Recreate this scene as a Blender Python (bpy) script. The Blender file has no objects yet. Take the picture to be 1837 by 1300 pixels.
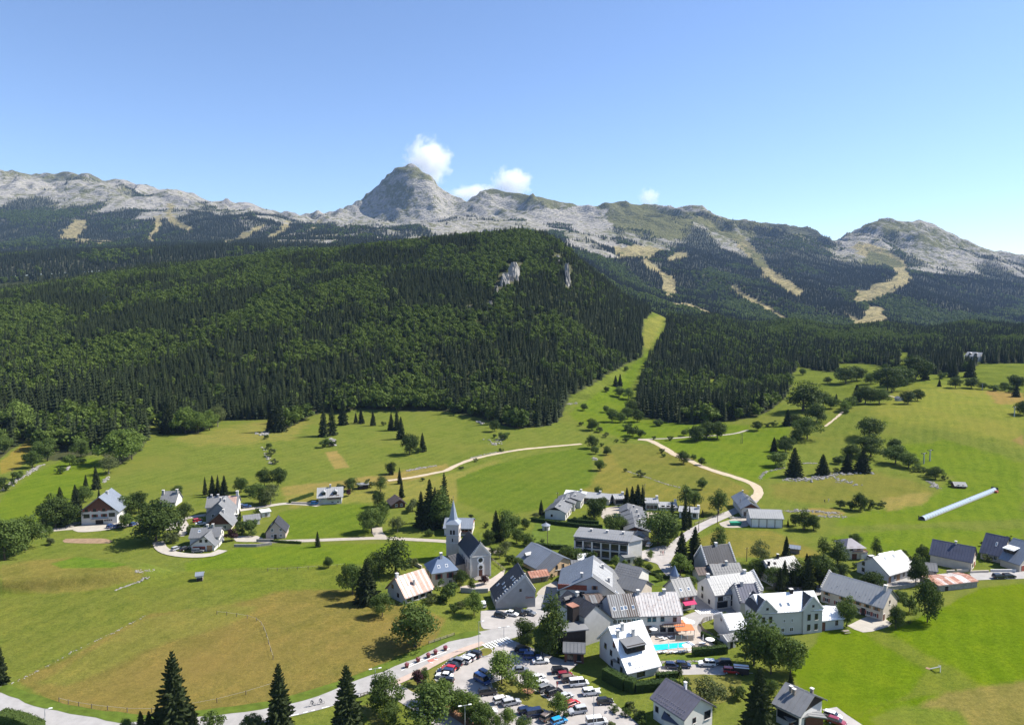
import bpy, bmesh, math, random
import numpy as np
from mathutils import Vector, Matrix
random.seed(7)
SC = bpy.context.scene
COL = SC.collection
# ------------------------------------------------------------------ camera, world, sun, exposure
FPX, CW, CH = 1300.0, 1837.0, 1300.0
CAMZ, HORIZ = 95.0, 540.0
PITCH = math.atan((CH / 2 - HORIZ) / FPX)
cam_d = bpy.data.cameras.new('camera')
cam_d.sensor_width = 36.0
cam_d.lens = FPX / CW * 36.0
cam_d.clip_start = 1.0
cam_d.clip_end = 40000.0
cam = bpy.data.objects.new('camera', cam_d)
COL.objects.link(cam)
cam.location = (0, 0, CAMZ)
cam.rotation_euler = (math.pi / 2 - PITCH, 0, 0)
SC.camera = cam
SUN_AZ, SUN_EL = math.radians(76), math.radians(47)     # azimuth clockwise from the view direction
world = bpy.data.worlds.new('World')
SC.world = world
world.use_nodes = True
wn = world.node_tree
bg = wn.nodes['Background']
sky = wn.nodes.new('ShaderNodeTexSky')
sky.sky_type = 'NISHITA'
sky.sun_disc = False
sky.sun_elevation = SUN_EL
sky.sun_rotation = SUN_AZ
sky.altitude = 1100.0
sky.air_density = 1.0
sky.dust_density = 0.25
sky.ozone_density = 2.2
tint = wn.nodes.new('ShaderNodeMix'); tint.data_type = 'RGBA'; tint.blend_type = 'MULTIPLY'; tint.inputs[0].default_value = 1.0
tint.inputs[7].default_value = (0.93, 0.965, 1.07, 1)          # the clear deep blue of the day
wn.links.new(sky.outputs[0], tint.inputs[6]); wn.links.new(tint.outputs[2], bg.inputs[0])
bg.inputs[1].default_value = 0.092
sun_d = bpy.data.lights.new('sun', 'SUN')
sun_d.energy = 5.0
sun_d.angle = math.radians(0.5)
sun_d.color = (1.0, 0.945, 0.85)
sun = bpy.data.objects.new('sun', sun_d)
COL.objects.link(sun)
SUNV = Vector((math.sin(SUN_AZ) * math.cos(SUN_EL), math.cos(SUN_AZ) * math.cos(SUN_EL), math.sin(SUN_EL)))
sun.rotation_euler = SUNV.to_track_quat('Z', 'Y').to_euler()
sun.location = (300, 200, 400)
SC.view_settings.view_transform = 'Standard'
SC.view_settings.look = 'None'
SC.view_settings.exposure = 1.02
SC.view_settings.gamma = 1.0
SC.view_settings.use_curve_mapping = False
cy = SC.cycles
cy.max_bounces = 8
cy.diffuse_bounces = 2
cy.glossy_bounces = 2
cy.transmission_bounces = 3
cy.transparent_max_bounces = 6
cy.volume_bounces = 5
cy.caustics_reflective = False
cy.caustics_refractive = False
try:
    cy.use_denoising = True
    cy.denoiser = 'OPENIMAGEDENOISE'
    cy.denoising_prefilter = 'ACCURATE'
    cy.volume_step_rate = 1.0
    cy.volume_max_steps = 256
except Exception:
    pass

# ------------------------------------------------------------------ projection helpers (metres; y = away from the viewpoint)
CP, SP = math.cos(PITCH), math.sin(PITCH)
def ray(px, py):
    a, b = (px - CW / 2) / FPX, (CH / 2 - py) / FPX
    return a, CP + b * SP, -SP + b * CP
def proj(x, y, z):
    z = z - CAMZ
    f = y * CP - z * SP
    u = y * SP + z * CP
    return CW / 2 + FPX * x / f, CH / 2 - FPX * u / f

# ------------------------------------------------------------------ noise
def _hash(ix, iy, s):
    n = (ix.astype(np.int64) * 374761393 + iy.astype(np.int64) * 668265263 + s * 2147483647 + 974711) & 0xffffffff
    n = ((n ^ (n >> 13)) * 1274126177) & 0xffffffff
    n = (n ^ (n >> 16)) & 0xffffffff
    return n.astype(np.float64) / 4294967295.0
def vnoise(x, y, s=0):
    x = np.asarray(x, float); y = np.asarray(y, float)
    ix, iy = np.floor(x), np.floor(y)
    fx, fy = x - ix, y - iy
    fx = fx * fx * (3 - 2 * fx); fy = fy * fy * (3 - 2 * fy)
    a, b = _hash(ix, iy, s), _hash(ix + 1, iy, s)
    c, d = _hash(ix, iy + 1, s), _hash(ix + 1, iy + 1, s)
    return (a + (b - a) * fx) * (1 - fy) + (c + (d - c) * fx) * fy
def fbm(x, y, o=4, s=0):
    r, a, t = 0.0, 1.0, 0.0
    for k in range(o):
        r = r + a * vnoise(x * 2 ** k + 17.3 * k, y * 2 ** k - 9.1 * k, s + k); t += a; a *= 0.5
    return r / t
def ridged(x, y, o=4, s=0):
    r, a, t = 0.0, 1.0, 0.0
    for k in range(o):
        n = 1 - abs(2 * vnoise(x * 2 ** k + 7.7 * k, y * 2 ** k + 3.3 * k, s + k) - 1)
        r = r + a * n * n; t += a; a *= 0.5
    return r / t
def sstep(a, b, x):
    t = np.clip((x - a) / (b - a), 0, 1)
    return t * t * (3 - 2 * t)
def inpoly(px, py, poly):
    px = np.asarray(px, float); py = np.asarray(py, float)
    r = np.zeros(px.shape, bool)
    n = len(poly)
    for i in range(n):
        x1, y1 = poly[i]; x2, y2 = poly[(i + 1) % n]
        if y1 == y2: continue
        c = ((y1 > py) != (y2 > py)) & (px < (x2 - x1) * (py - y1) / (y2 - y1) + x1)
        r ^= c
    return r
def dist_line(px, py, pts):
    d = np.full(np.shape(px), 1e9)
    for (x1, y1), (x2, y2) in zip(pts[:-1], pts[1:]):
        vx, vy = x2 - x1, y2 - y1
        t = np.clip(((px - x1) * vx + (py - y1) * vy) / (vx * vx + vy * vy + 1e-9), 0, 1)
        d = np.minimum(d, np.hypot(px - x1 - t * vx, py - y1 - t * vy))
    return d
# ------------------------------------------------------------------ terrain: survey rows (distance -> heights along the row)
def zof(px, ypx, Y):
    a, b, c = ray(px, ypx)
    return a / b, CAMZ + Y * c / b
ROWS = []
def row_z(Y, pts):            # (px, z)
    us, zs = [], []
    for px, z in pts:
        p = 540 + (CAMZ - z) / Y * 1300
        us.append(zof(px, p, Y)[0]); zs.append(z)
    ROWS.append((Y, np.array(us), np.array(zs)))
def row_p(Y, pts, drop=0.0):  # (px, ypx)
    us, zs = [], []
    for px, p in pts:
        u, z = zof(px, p, Y); us.append(u); zs.append(z - drop)
    ROWS.append((Y, np.array(us), np.array(zs)))
for Y in (40, 110, 170, 230, 290, 360, 430):
    row_z(Y, [(0, 0), (1837, 0)])
row_z(490, [(0, 4), (150, 3), (260, 0), (900, 0), (1300, 0), (1500, 3), (1837, 6)])
row_z(560, [(0, 16), (150, 14), (260, 8), (330, 0), (1000, 0), (1300, 0), (1500, 6), (1650, 10), (1837, 12)])
row_z(700, [(0, 40), (250, 38), (500, 33), (930, 30), (1010, 24), (1060, 16), (1120, 10), (1330, 5), (1500, 11), (1650, 20), (1837, 20)])
row_z(900, [(0, 76), (250, 86), (500, 92), (930, 88), (1000, 78), (1060, 50), (1120, 36), (1200, 30), (1330, 15), (1500, 17), (1650, 22), (1837, 25)])
row_z(1100, [(0, 97), (250, 122), (500, 138), (700, 146), (930, 158), (1000, 148), (1060, 105), (1120, 72), (1200, 52), (1330, 28), (1500, 20), (1650, 25), (1837, 28)])
row_z(1300, [(0, 108), (100, 122), (250, 147), (500, 172), (700, 190), (850, 206), (930, 213), (985, 205), (1015, 186), (1060, 145), (1120, 96), (1200, 62), (1290, 52), (1360, 36), (1430, 42), (1500, 28), (1560, 36), (1620, 24), (1690, 38), (1760, 27), (1837, 42)])
row_z(1560, [(0, 100), (250, 120), (500, 140), (930, 165), (1000, 150), (1060, 110), (1120, 70), (1200, 46), (1280, 58), (1350, 38), (1420, 50), (1510, 32), (1590, 44), (1660, 30), (1740, 46), (1837, 34)])
row_p(2000, [(0, 466), (120, 458), (250, 455), (420, 448), (600, 452), (800, 455), (1000, 460), (1060, 490), (1120, 535), (1200, 560), (1330, 585), (1420, 596), (1500, 603), (1580, 608), (1650, 616), (1750, 622), (1837, 625)])
row_p(2600, [(0, 464), (250, 456), (420, 450), (600, 448), (800, 450), (1000, 455), (1060, 480), (1120, 508), (1200, 530), (1330, 560), (1420, 572), (1500, 576), (1580, 577), (1650, 585), (1750, 596), (1837, 601)])
row_p(3500, [(0, 440), (130, 436), (300, 436), (450, 432), (600, 425), (735, 425), (870, 425), (1000, 430), (1130, 466), (1200, 480), (1330, 505), (1420, 512), (1500, 520), (1580, 522), (1650, 532), (1750, 545), (1837, 556)])
row_p(4500, [(0, 372), (130, 383), (300, 392), (450, 385), (520, 398), (600, 404), (735, 408), (870, 402), (1000, 408), (1130, 422), (1200, 434), (1330, 450), (1420, 455), (1500, 468), (1580, 472), (1650, 482), (1750, 492), (1837, 506)])
row_p(5200, [(0, 328), (130, 330), (250, 352), (330, 360), (390, 368), (450, 370), (520, 390), (600, 392), (660, 392), (735, 398), (800, 392), (870, 378), (960, 380), (1040, 392), (1090, 386), (1130, 384), (1200, 388), (1330, 412), (1420, 418), (1500, 443), (1580, 425), (1650, 422), (1750, 452), (1837, 475)])
CREST = [(-400, 330), (-100, 310), (0, 309), (60, 311), (125, 309), (150, 318), (185, 326), (230, 331), (300, 342), (350, 349), (372, 362), (400, 366), (450, 366), (490, 376), (520, 387), (560, 383), (600, 379), (630, 369), (655, 352), (680, 330), (700, 311), (715, 302), (735, 299), (750, 305), (770, 318), (790, 341), (812, 355), (838, 363), (855, 352), (872, 339), (890, 342), (915, 348), (945, 352), (990, 359), (1040, 370), (1075, 371), (1100, 364), (1130, 362), (1165, 370), (1190, 378), (1215, 373), (1240, 376), (1290, 390), (1330, 400), (1410, 402), (1450, 414), (1500, 437), (1530, 420), (1556, 402), (1578, 394), (1600, 397), (1625, 404), (1650, 401), (1672, 407), (1710, 425), (1745, 440), (1785, 455), (1837, 462), (2300, 470)]
_cx, _cy = zip(*CREST)
_b = ROWS[-1]
MID = []
for p_ in range(-400, 2301, 20):
    yc = float(np.interp(p_, _cx, _cy)); y5 = float(np.interp(p_, [0, 130, 250, 330, 390, 450, 520, 600, 660, 735, 800, 870, 960, 1040, 1090, 1130, 1200, 1330, 1420, 1500, 1580, 1650, 1750, 1837], [328, 330, 352, 360, 368, 370, 390, 392, 392, 398, 392, 378, 380, 392, 386, 384, 388, 412, 418, 443, 425, 422, 452, 475]))
    f = 0.55
    if 590 < p_ < 870: f = 0.34 + 0.46 * max(0.0, 1 - abs(p_ - 756) / 62.0)      # buttress below the summit
    if 1520 < p_ < 1660: f = 0.42 + 0.38 * max(0.0, 1 - abs(p_ - 1600) / 60.0)
    if 880 < p_ < 960: f = 0.46
    MID.append((p_, y5 + (yc - y5) * f))
row_p(5400, MID)
row_p(5600, CREST)
row_p(6300, [(p, y + 60) for p, y in CREST], 0)
row_p(8200, [(p, y + 120) for p, y in CREST], 0)
RY = np.array([r[0] for r in ROWS], float)
def mound(X, Y, x0, y0, rx, ry, h):
    return h * np.exp(-((X - x0) / rx) ** 2 - ((Y - y0) / ry) ** 2)
def T0(X, Y):
    X = np.asarray(X, float); Y = np.asarray(Y, float)
    shp = X.shape
    X = X.ravel(); Y = np.clip(Y.ravel(), 41, 8199)
    u = X / Y
    Z = np.stack([np.interp(u, r[1], r[2]) for r in ROWS])          # rows x n
    n = len(RY)
    i = np.clip(np.searchsorted(RY, Y, side='right') - 1, 0, n - 2)
    k = np.arange(len(Y))
    h = RY[i + 1] - RY[i]
    d = (Z[1:] - Z[:-1]) / (RY[1:] - RY[:-1])[:, None]
    def slope(j):
        dl = d[np.clip(j - 1, 0, n - 2), k]; dr = d[np.clip(j, 0, n - 2), k]
        same = (dl * dr) > 0
        return np.where(same, 2 * dl * dr / np.where(same, dl + dr, 1), 0)
    m0, m1 = slope(i), slope(i + 1)
    t = (Y - RY[i]) / h
    z = (2 * t ** 3 - 3 * t ** 2 + 1) * Z[i, k] + (t ** 3 - 2 * t ** 2 + t) * h * m0 + (-2 * t ** 3 + 3 * t ** 2) * Z[i + 1, k] + (t ** 3 - t ** 2) * h * m1
    # gentle relief of the valley floor
    z = z + mound(X, Y, -118, 228, 55, 20, 1.6) + mound(X, Y, -60, 200, 45, 20, 1.5)
    z = z + mound(X, Y, 210, 560, 90, 60, 5.0) + mound(X, Y, 330, 520, 110, 80, 6.0)
    rr = np.sqrt(((X + 166 + (Y - 240) * .3) / 46) ** 2 + ((Y - 241 - (X + 152) * .10) / 12.5) ** 2)
    z = z + 3.8 * sstep(1.12, 0.84, rr)          # flat-topped grassy terrace
    w = sstep(340, 520, Y)
    z = z + w * 3.0 * (fbm(X / 70, Y / 70, 3, 5) - 0.5) * sstep(2.0, 0.0, np.abs(u))
    # forest hill: gullies and knolls
    wh = sstep(620, 900, Y) * sstep(2400, 1500, Y)
    z = z + wh * (16 * (fbm(X / 170, Y / 170, 3, 9) - 0.5) * sstep(1290, 1100, Y) + 6 * (fbm(X / 60, Y / 60, 2, 3) - 0.5))
    # mountains: ravines and ledges
    wm = sstep(2000, 3200, Y)
    fade = 1 - 0.62 * np.exp(-((Y - 5600) / 260) ** 2)
    rg = ridged(X / 620 + 0.3, Y / 900, 4, 21)
    z = z + wm * fade * (rg - 0.42) * 88 + wm * (fbm(X / 140, Y / 140, 4, 31) - 0.5) * 24
    wr = sstep(4700, 5100, Y)
    z = z + wr * (ridged(X / 120 + 0.5 * np.sin(Y / 90), Y / 170, 3, 41) - 0.4) * 26
    z = z + wr * 8.0 * np.sin((z + 0.32 * X + 70 * fbm(X / 260, Y / 260, 2, 63)) / 11.0)
    wp = sstep(4900, 5150, Y) * sstep(5620, 5420, Y)
    z = z + wp * (ridged(X / 330 + 0.2 * np.sin(Y / 140), Y / 900 + X / 1500, 3, 47) - 0.45) * 120
    return z.reshape(shp)
# a sampled copy of the near terrain for quick look-ups
_gx, _gy, _gs = -900.0, 40.0, 2.5
_GT = T0(*np.meshgrid(np.arange(_gx, 900.1, _gs), np.arange(_gy, 1290.1, _gs)))
_GN = _GT.tolist()
def T(x, y):
    fx, fy = (x - _gx) / _gs, (y - _gy) / _gs
    i, j = int(fx), int(fy)
    if 0 <= i < len(_GN[0]) - 1 and 0 <= j < len(_GN) - 1:
        fx -= i; fy -= j; a, b = _GN[j], _GN[j + 1]
        return (a[i] * (1 - fx) + a[i + 1] * fx) * (1 - fy) + (b[i] * (1 - fx) + b[i + 1] * fx) * fy
    return float(T0(np.array([x]), np.array([y]))[0])
def hit(px, py):
    """first point of the terrain seen along a line of sight"""
    a, b, c = ray(px, py)
    u, s = a / b, c / b
    y1 = 60.0
    while y1 < 6000:
        y0 = y1; y1 += max(1.0, y1 * .006)
        if CAMZ + s * y1 < T(u * y1, y1): break
    for _ in range(14):
        m = (y0 + y1) / 2
        if CAMZ + c / b * m < T(a / b * m, m): y1 = m
        else: y0 = m
    return a / b * y1, y1
def at_z(px, py, z):
    a, b, c = ray(px, py)
    t = (z - CAMZ) / c
    return a * t, b * t
# ------------------------------------------------------------------ materials
MATS = {}
def nt(name):
    m = bpy.data.materials.new(name); m.use_nodes = True
    t = m.node_tree
    return m, t, t.nodes['Principled BSDF']
def nd(t, typ, **kw):
    n = t.nodes.new(typ)
    for k, v in kw.items():
        if k in n.inputs.keys() if isinstance(k, str) else False: n.inputs[k].default_value = v
        else: setattr(n, k, v)
    return n
def ramp(t, fac, stops):
    r = t.nodes.new('ShaderNodeValToRGB')
    e = r.color_ramp.elements
    while len(e) < len(stops): e.new(0.5)
    for k, (p, c) in enumerate(stops):
        e[k].position = p; e[k].color = (c[0], c[1], c[2], 1) if len(c) == 3 else c
    t.links.new(fac, r.inputs[0])
    return r
def mixc(t, fac, a, b, mode='MIX'):
    n = t.nodes.new('ShaderNodeMix'); n.data_type = 'RGBA'; n.blend_type = mode
    for s, v in ((0, fac), (6, a), (7, b)):
        if hasattr(v, 'is_output'): t.links.new(v, n.inputs[s])
        elif isinstance(v, (int, float)): n.inputs[s].default_value = v
        else: n.inputs[s].default_value = (v[0], v[1], v[2], 1)
    return n.outputs[2]
def noise(t, scale, detail=4, rough=0.6, vec=None, dist=0.0):
    n = t.nodes.new('ShaderNodeTexNoise')
    n.inputs['Scale'].default_value = scale; n.inputs['Detail'].default_value = detail
    n.inputs['Roughness'].default_value = rough; n.inputs['Distortion'].default_value = dist
    if vec is not None: t.links.new(vec, n.inputs['Vector'])
    return n.outputs[0]
def pos(t, scale=None):
    g = t.nodes.new('ShaderNodeNewGeometry')
    if scale is None: return g.outputs['Position']
    m = t.nodes.new('ShaderNodeMapping'); m.inputs['Scale'].default_value = scale
    t.links.new(g.outputs['Position'], m.inputs['Vector'])
    return m.outputs[0]
def objc(t, scale=None):
    g = t.nodes.new('ShaderNodeTexCoord')
    if scale is None: return g.outputs['Object']
    m = t.nodes.new('ShaderNodeMapping'); m.inputs['Scale'].default_value = scale
    t.links.new(g.outputs['Object'], m.inputs['Vector'])
    return m.outputs[0]
def bump(t, b, h, strength, dist):
    n = t.nodes.new('ShaderNodeBump'); n.inputs['Strength'].default_value = strength; n.inputs['Distance'].default_value = dist
    t.links.new(h, n.inputs['Height']); t.links.new(n.outputs[0], b.inputs['Normal'])
def mottled(name, c, var=0.18, scale=1.2, rough=0.85, spec=0.3, bmp=0.0, metal=0.0, stain=None, fine=14.0):
    """plain painted / plastered / stone colour with broad and fine unevenness and a few stains"""
    if name in MATS: return MATS[name]
    m, t, b = nt(name)
    v = pos(t)
    n1 = noise(t, scale, 4, 0.6, v); n2 = noise(t, fine, 3, 0.6, v)
    lo = tuple(x * (1 - var) for x in c); hi = tuple(min(0.92, x * (1 + var)) for x in c)
    r = ramp(t, n1, [(0.3, lo), (0.7, hi)])
    col = mixc(t, 0.25, r.outputs[0], ramp(t, n2, [(0.3, lo), (0.7, hi)]).outputs[0])
    if stain:
        st = noise(t, stain[1], 5, 0.7, pos(t, (1, 1, 0.35)))
        f = ramp(t, st, [(stain[2], (0, 0, 0)), (stain[2] + 0.13, (1, 1, 1))])
        col = mixc(t, f.outputs[0], col, stain[0])
    t.links.new(col, b.inputs['Base Color'])
    b.inputs['Roughness'].default_value = rough
    b.inputs['Specular IOR Level'].default_value = spec
    b.inputs['Metallic'].default_value = metal
    if bmp: bump(t, b, n2, bmp, 0.05)
    MATS[name] = m
    return m
def leafmat(name, dark, light, trans=0.25, yellow=None):
    m, t, b = nt(name)
    oi = t.nodes.new('ShaderNodeObjectInfo')
    n = noise(t, 0.55, 2, 0.5, pos(t))
    n2 = noise(t, 3.5, 2, 0.5, pos(t))
    f = t.nodes.new('ShaderNodeMath'); f.operation = 'MULTIPLY_ADD'
    t.links.new(oi.outputs['Random'], f.inputs[0]); f.inputs[1].default_value = 0.55
    ad = t.nodes.new('ShaderNodeMath'); ad.operation = 'MULTIPLY_ADD'
    t.links.new(n, ad.inputs[0]); ad.inputs[1].default_value = 0.75; ad.inputs[2].default_value = -0.25
    t.links.new(ad.outputs[0], f.inputs[2])
    r = ramp(t, f.outputs[0], [(0.05, dark), (0.95, light)])
    col = mixc(t, 0.35, r.outputs[0], ramp(t, n2, [(0.3, dark), (0.7, light)]).outputs[0])
    t.links.new(col, b.inputs['Base Color'])
    b.inputs['Roughness'].default_value = 0.7
    b.inputs['Specular IOR Level'].default_value = 0.10
    tr = t.nodes.new('ShaderNodeBsdfTranslucent')
    br = mixc(t, 1.0, col, (1.15, 1.2, 0.7), 'MULTIPLY')
    t.links.new(br, tr.inputs[0])
    mx = t.nodes.new('ShaderNodeMixShader'); mx.inputs[0].default_value = trans
    t.links.new(b.outputs[0], mx.inputs[1]); t.links.new(tr.outputs[0], mx.inputs[2])
    t.links.new(mx.outputs[0], t.nodes['Material Output'].inputs[0])
    MATS[name] = m
    return m
leafmat('needles', (0.014, 0.022, 0.009), (0.050, 0.066, 0.021), 0.12)
leafmat('needles_far', (0.010, 0.016, 0.009), (0.030, 0.040, 0.018), 0.08)
leafmat('leaf_mid', (0.045, 0.074, 0.018), (0.115, 0.160, 0.038), 0.3)
leafmat('leaf_dark', (0.026, 0.046, 0.012), (0.080, 0.112, 0.026), 0.28)
leafmat('leaf_light', (0.080, 0.125, 0.024), (0.165, 0.220, 0.050), 0.32)
leafmat('leaf_olive', (0.065, 0.084, 0.030), (0.135, 0.155, 0.058), 0.28)
leafmat('leaf_purple', (0.035, 0.016, 0.020), (0.080, 0.035, 0.040), 0.2)
leafmat('leaf_forest', (0.030, 0.054, 0.011), (0.140, 0.188, 0.034), 0.28)
leafmat('hedge_leaf', (0.020, 0.040, 0.010), (0.060, 0.095, 0.022), 0.15)
mottled('bark', (0.085, 0.068, 0.052), 0.35, 3.0, 0.95, 0.1)
mottled('bark_pale', (0.20, 0.18, 0.15), 0.35, 3.0, 0.95, 0.1)

def ground_material(name, kind):
    m, t, b = nt(name)
    a = t.nodes.new('ShaderNodeAttribute'); a.attribute_name = 'zone'
    p = pos(t)
    if kind == 'meadow':
        n0 = noise(t, 0.02, 5, 0.6, p)
        n1 = noise(t, 0.11, 6, 0.62, p, 0.5)
        n2 = noise(t, 0.75, 6, 0.72, p)
        n3 = noise(t, 3.1, 4, 0.7, pos(t, (1, 0.6, 1)))
        c = mixc(t, 1.0, a.outputs['Color'], ramp(t, n1, [(0.28, (0.78, 0.84, 0.76)), (0.5, (1, 1, 1)), (0.74, (1.22, 1.10, 1.10))]).outputs[0], 'MULTIPLY')
        c = mixc(t, 1.0, c, ramp(t, n2, [(0.25, (0.62, 0.67, 0.6)), (0.5, (1, 1, 1)), (0.76, (1.32, 1.25, 1.2))]).outputs[0], 'MULTIPLY')
        c = mixc(t, 1.0, c, ramp(t, n3, [(0.25, (0.58, 0.65, 0.56)), (0.5, (1, 1, 1)), (0.75, (1.34, 1.26, 1.2))]).outputs[0], 'MULTIPLY')
        # faint swathes left by mowing
        wv = t.nodes.new('ShaderNodeTexWave'); wv.inputs["Scale"].default_value = 0.05; wv.inputs["Distortion"].default_value = 9.0; wv.inputs['Detail'].default_value = 2.0; wv.inputs['Detail Scale'].default_value = 0.25
        mw_ = t.nodes.new('ShaderNodeMapping'); mw_.inputs['Rotation'].default_value = (0, 0, 0.5); t.links.new(p, mw_.inputs[0]); t.links.new(mw_.outputs[0], wv.inputs[0])
        c = mixc(t, 1.0, c, ramp(t, wv.outputs[0], [(0.2, (0.95, 0.965, 0.95)), (0.8, (1.05, 1.035, 1.03))]).outputs[0], 'MULTIPLY')
        # patches of dry straw-coloured grass
        f = ramp(t, n0, [(0.46, (0, 0, 0)), (0.70, (0.55, 0.55, 0.55))])
        dry = mixc(t, 1.0, a.outputs['Color'], (1.30, 1.05, 1.25), 'MULTIPLY')
        c = mixc(t, f.outputs[0], c, dry)
        bump(t, b, n2, 0.5, 0.35)
    elif kind == 'floor':
        n1 = noise(t, 0.04, 5, 0.65, p); n2 = noise(t, 0.4, 4, 0.7, p)
        c = mixc(t, 1.0, a.outputs['Color'], ramp(t, n1, [(0.3, (0.7, 0.75, 0.7)), (0.7, (1.25, 1.2, 1.15))]).outputs[0], 'MULTIPLY')
        c = mixc(t, 1.0, c, ramp(t, n2, [(0.3, (0.65, 0.7, 0.65)), (0.7, (1.25, 1.2, 1.15))]).outputs[0], 'MULTIPLY')
        bump(t, b, n2, 0.5, 1.0)
    else:
        # limestone mountain: rock with tilted beds, scree, alpine turf
        n1 = noise(t, 0.004, 6, 0.65, p); n2 = noise(t, 0.022, 6, 0.7, p); n3 = noise(t, 0.09, 4, 0.7, p)
        w = t.nodes.new('ShaderNodeTexWave'); w.wave_type = 'BANDS'; w.bands_direction = 'Z'
        w.inputs['Scale'].default_value = 0.012; w.inputs['Distortion'].default_value = 16.0; w.inputs['Detail'].default_value = 4; w.inputs['Detail Scale'].default_value = 0.9
        mp = t.nodes.new('ShaderNodeMapping'); mp.inputs['Rotation'].default_value = (0.45, 0.5, 0.3)
        t.links.new(p, mp.inputs[0]); t.links.new(mp.outputs[0], w.inputs[0])
        bed = ramp(t, w.outputs[0], [(0.2, (0.78, 0.79, 0.81)), (0.5, (1, 1, 1)), (0.8, (1.06, 1.05, 1.03))])
        rock = mixc(t, 1.0, a.outputs['Color'], bed.outputs[0], 'MULTIPLY')
        rock = mixc(t, 1.0, rock, ramp(t, n2, [(0.30, (0.74, 0.75, 0.77)), (0.5, (1, 1, 1)), (0.75, (1.18, 1.16, 1.12))]).outputs[0], 'MULTIPLY')
        turf = ramp(t, n3, [(0.3, (0.060, 0.066, 0.026)), (0.7, (0.150, 0.145, 0.066))])
        g = t.nodes.new('ShaderNodeMath'); g.operation = 'MULTIPLY_ADD'; t.links.new(n2, g.inputs[0]); g.inputs[1].default_value = 1.6
        al = t.nodes.new('ShaderNodeMath'); al.operation = 'ADD'; t.links.new(a.outputs['Alpha'], al.inputs[0]); al.inputs[1].default_value = -1.3
        t.links.new(al.outputs[0], g.inputs[2])
        gf = ramp(t, g.outputs[0], [(0.0, (0, 0, 0)), (0.22, (1, 1, 1))])
        c = mixc(t, gf.outputs[0], rock, turf.outputs[0])
        h = t.nodes.new('ShaderNodeMath'); h.operation = 'MULTIPLY_ADD'; t.links.new(w.outputs[0], h.inputs[0]); h.inputs[1].default_value = 0.12; t.links.new(n2, h.inputs[2])
        bump(t, b, h.outputs[0], 0.8, 30.0)
    t.links.new(c, b.inputs['Base Color'])
    b.inputs['Roughness'].default_value = 0.95
    b.inputs['Specular IOR Level'].default_value = 0.0
    MATS[name] = m
    return m
ground_material('meadow', 'meadow'); ground_material('forest_floor', 'floor'); ground_material('limestone', 'rock')
# ------------------------------------------------------------------ land cover (read off the photograph, laid on the real terrain)
EDGE1 = [(-400, 840), (-60, 835), (0, 822), (22, 806), (48, 790), (62, 786), (70, 822), (100, 826), (155, 818), (180, 815), (205, 838), (240, 818), (258, 800), (272, 760), (272, 750), (290, 772), (318, 776), (352, 778), (392, 756), (455, 753), (500, 750), (512, 770), (560, 746), (580, 740), (620, 742), (632, 735), (730, 738), (800, 739), (850, 748), (882, 758), (925, 768), (975, 766), (1000, 757), (1010, 740), (1022, 712), (1035, 705), (1062, 690), (1090, 672), (1112, 660), (1150, 640), (1155, 620), (1150, 600), (1156, 575), (1168, 561)]
F1 = EDGE1 + [(1180, 200), (-400, 200)]
EDGE2 = [(1202, 562), (1194, 590), (1180, 620), (1163, 650), (1150, 680), (1142, 720), (1144, 742), (1160, 750), (1200, 757), (1240, 762), (1300, 756), (1345, 750), (1385, 736), (1405, 716), (1420, 690), (1424, 672), (1430, 655), (1460, 664), (1500, 668), (1506, 652), (1560, 652), (1600, 660), (1632, 664), (1640, 668), (1662, 672), (1700, 672), (1745, 664), (1752, 652), (1837, 652), (2200, 655)]
F2 = EDGE2 + [(2200, 200), (1190, 200)]
GAPS = [[(1270, 680), (1285, 680), (1286, 696), (1274, 698)], [(1728, 634), (1760, 634), (1760, 652), (1728, 652)], [(1612, 630), (1630, 632), (1628, 662), (1614, 662)],
        [(42, 688), (66, 688), (64, 702), (44, 702)], [(272, 748), (288, 750), (288, 766), (274, 764)]]
PISTE_P = [[(1190, 495), (1208, 493), (1216, 520), (1205, 540), (1190, 535)], [(1512, 558), (1546, 576), (1558, 550), (1586, 552), (1596, 580), (1625, 650), (1572, 650), (1540, 596)],
           [(1100, 444), (1150, 439), (1196, 448), (1168, 464), (1109, 464)], [(1194, 462), (1230, 449), (1237, 461), (1200, 473)],
           [(101, 427), (132, 396), (154, 395), (157, 408), (142, 422), (147, 436), (122, 430)]]
PISTE_L = [(5, [(1202, 546), (1240, 551), (1275, 566)]), (5, [(1312, 515), (1340, 535), (1374, 553), (1400, 570), (1420, 582), (1460, 606)]), (9, [(1330, 432), (1345, 450), (1360, 467), (1378, 490), (1405, 508), (1428, 523)]),
           (12, [(1545, 446), (1580, 456), (1610, 474), (1622, 500), (1592, 516), (1542, 536)]), (3, [(143, 432), (200, 436), (236, 428)]), (5, [(285, 391), (280, 415), (268, 429)]),
           (6, [(307, 371), (304, 390), (324, 406), (341, 413)]), (5, [(469, 406), (439, 425), (405, 437)]), (5.5, [(516, 401), (506, 415), (483, 428)]), (3, [(577, 395), (553, 416)]), (6, [(1255, 390), (1295, 412), (1332, 434)]), (5, [(1160, 470), (1180, 485), (1196, 500)])]
TREELINE = [(-400, 338), (0, 340), (60, 332), (130, 342), (200, 340), (280, 358), (330, 366), (380, 362), (450, 360), (520, 394), (600, 404), (735, 412), (850, 412), (1000, 412), (1040, 420), (1100, 432), (1190, 440), (1215, 404), (1260, 392), (1330, 412), (1400, 402), (1440, 406), (1500, 432), (1560, 446), (1600, 444), (1700, 474), (1760, 468), (1837, 470), (2300, 470)]
TLX, TLY = zip(*TREELINE)
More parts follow.
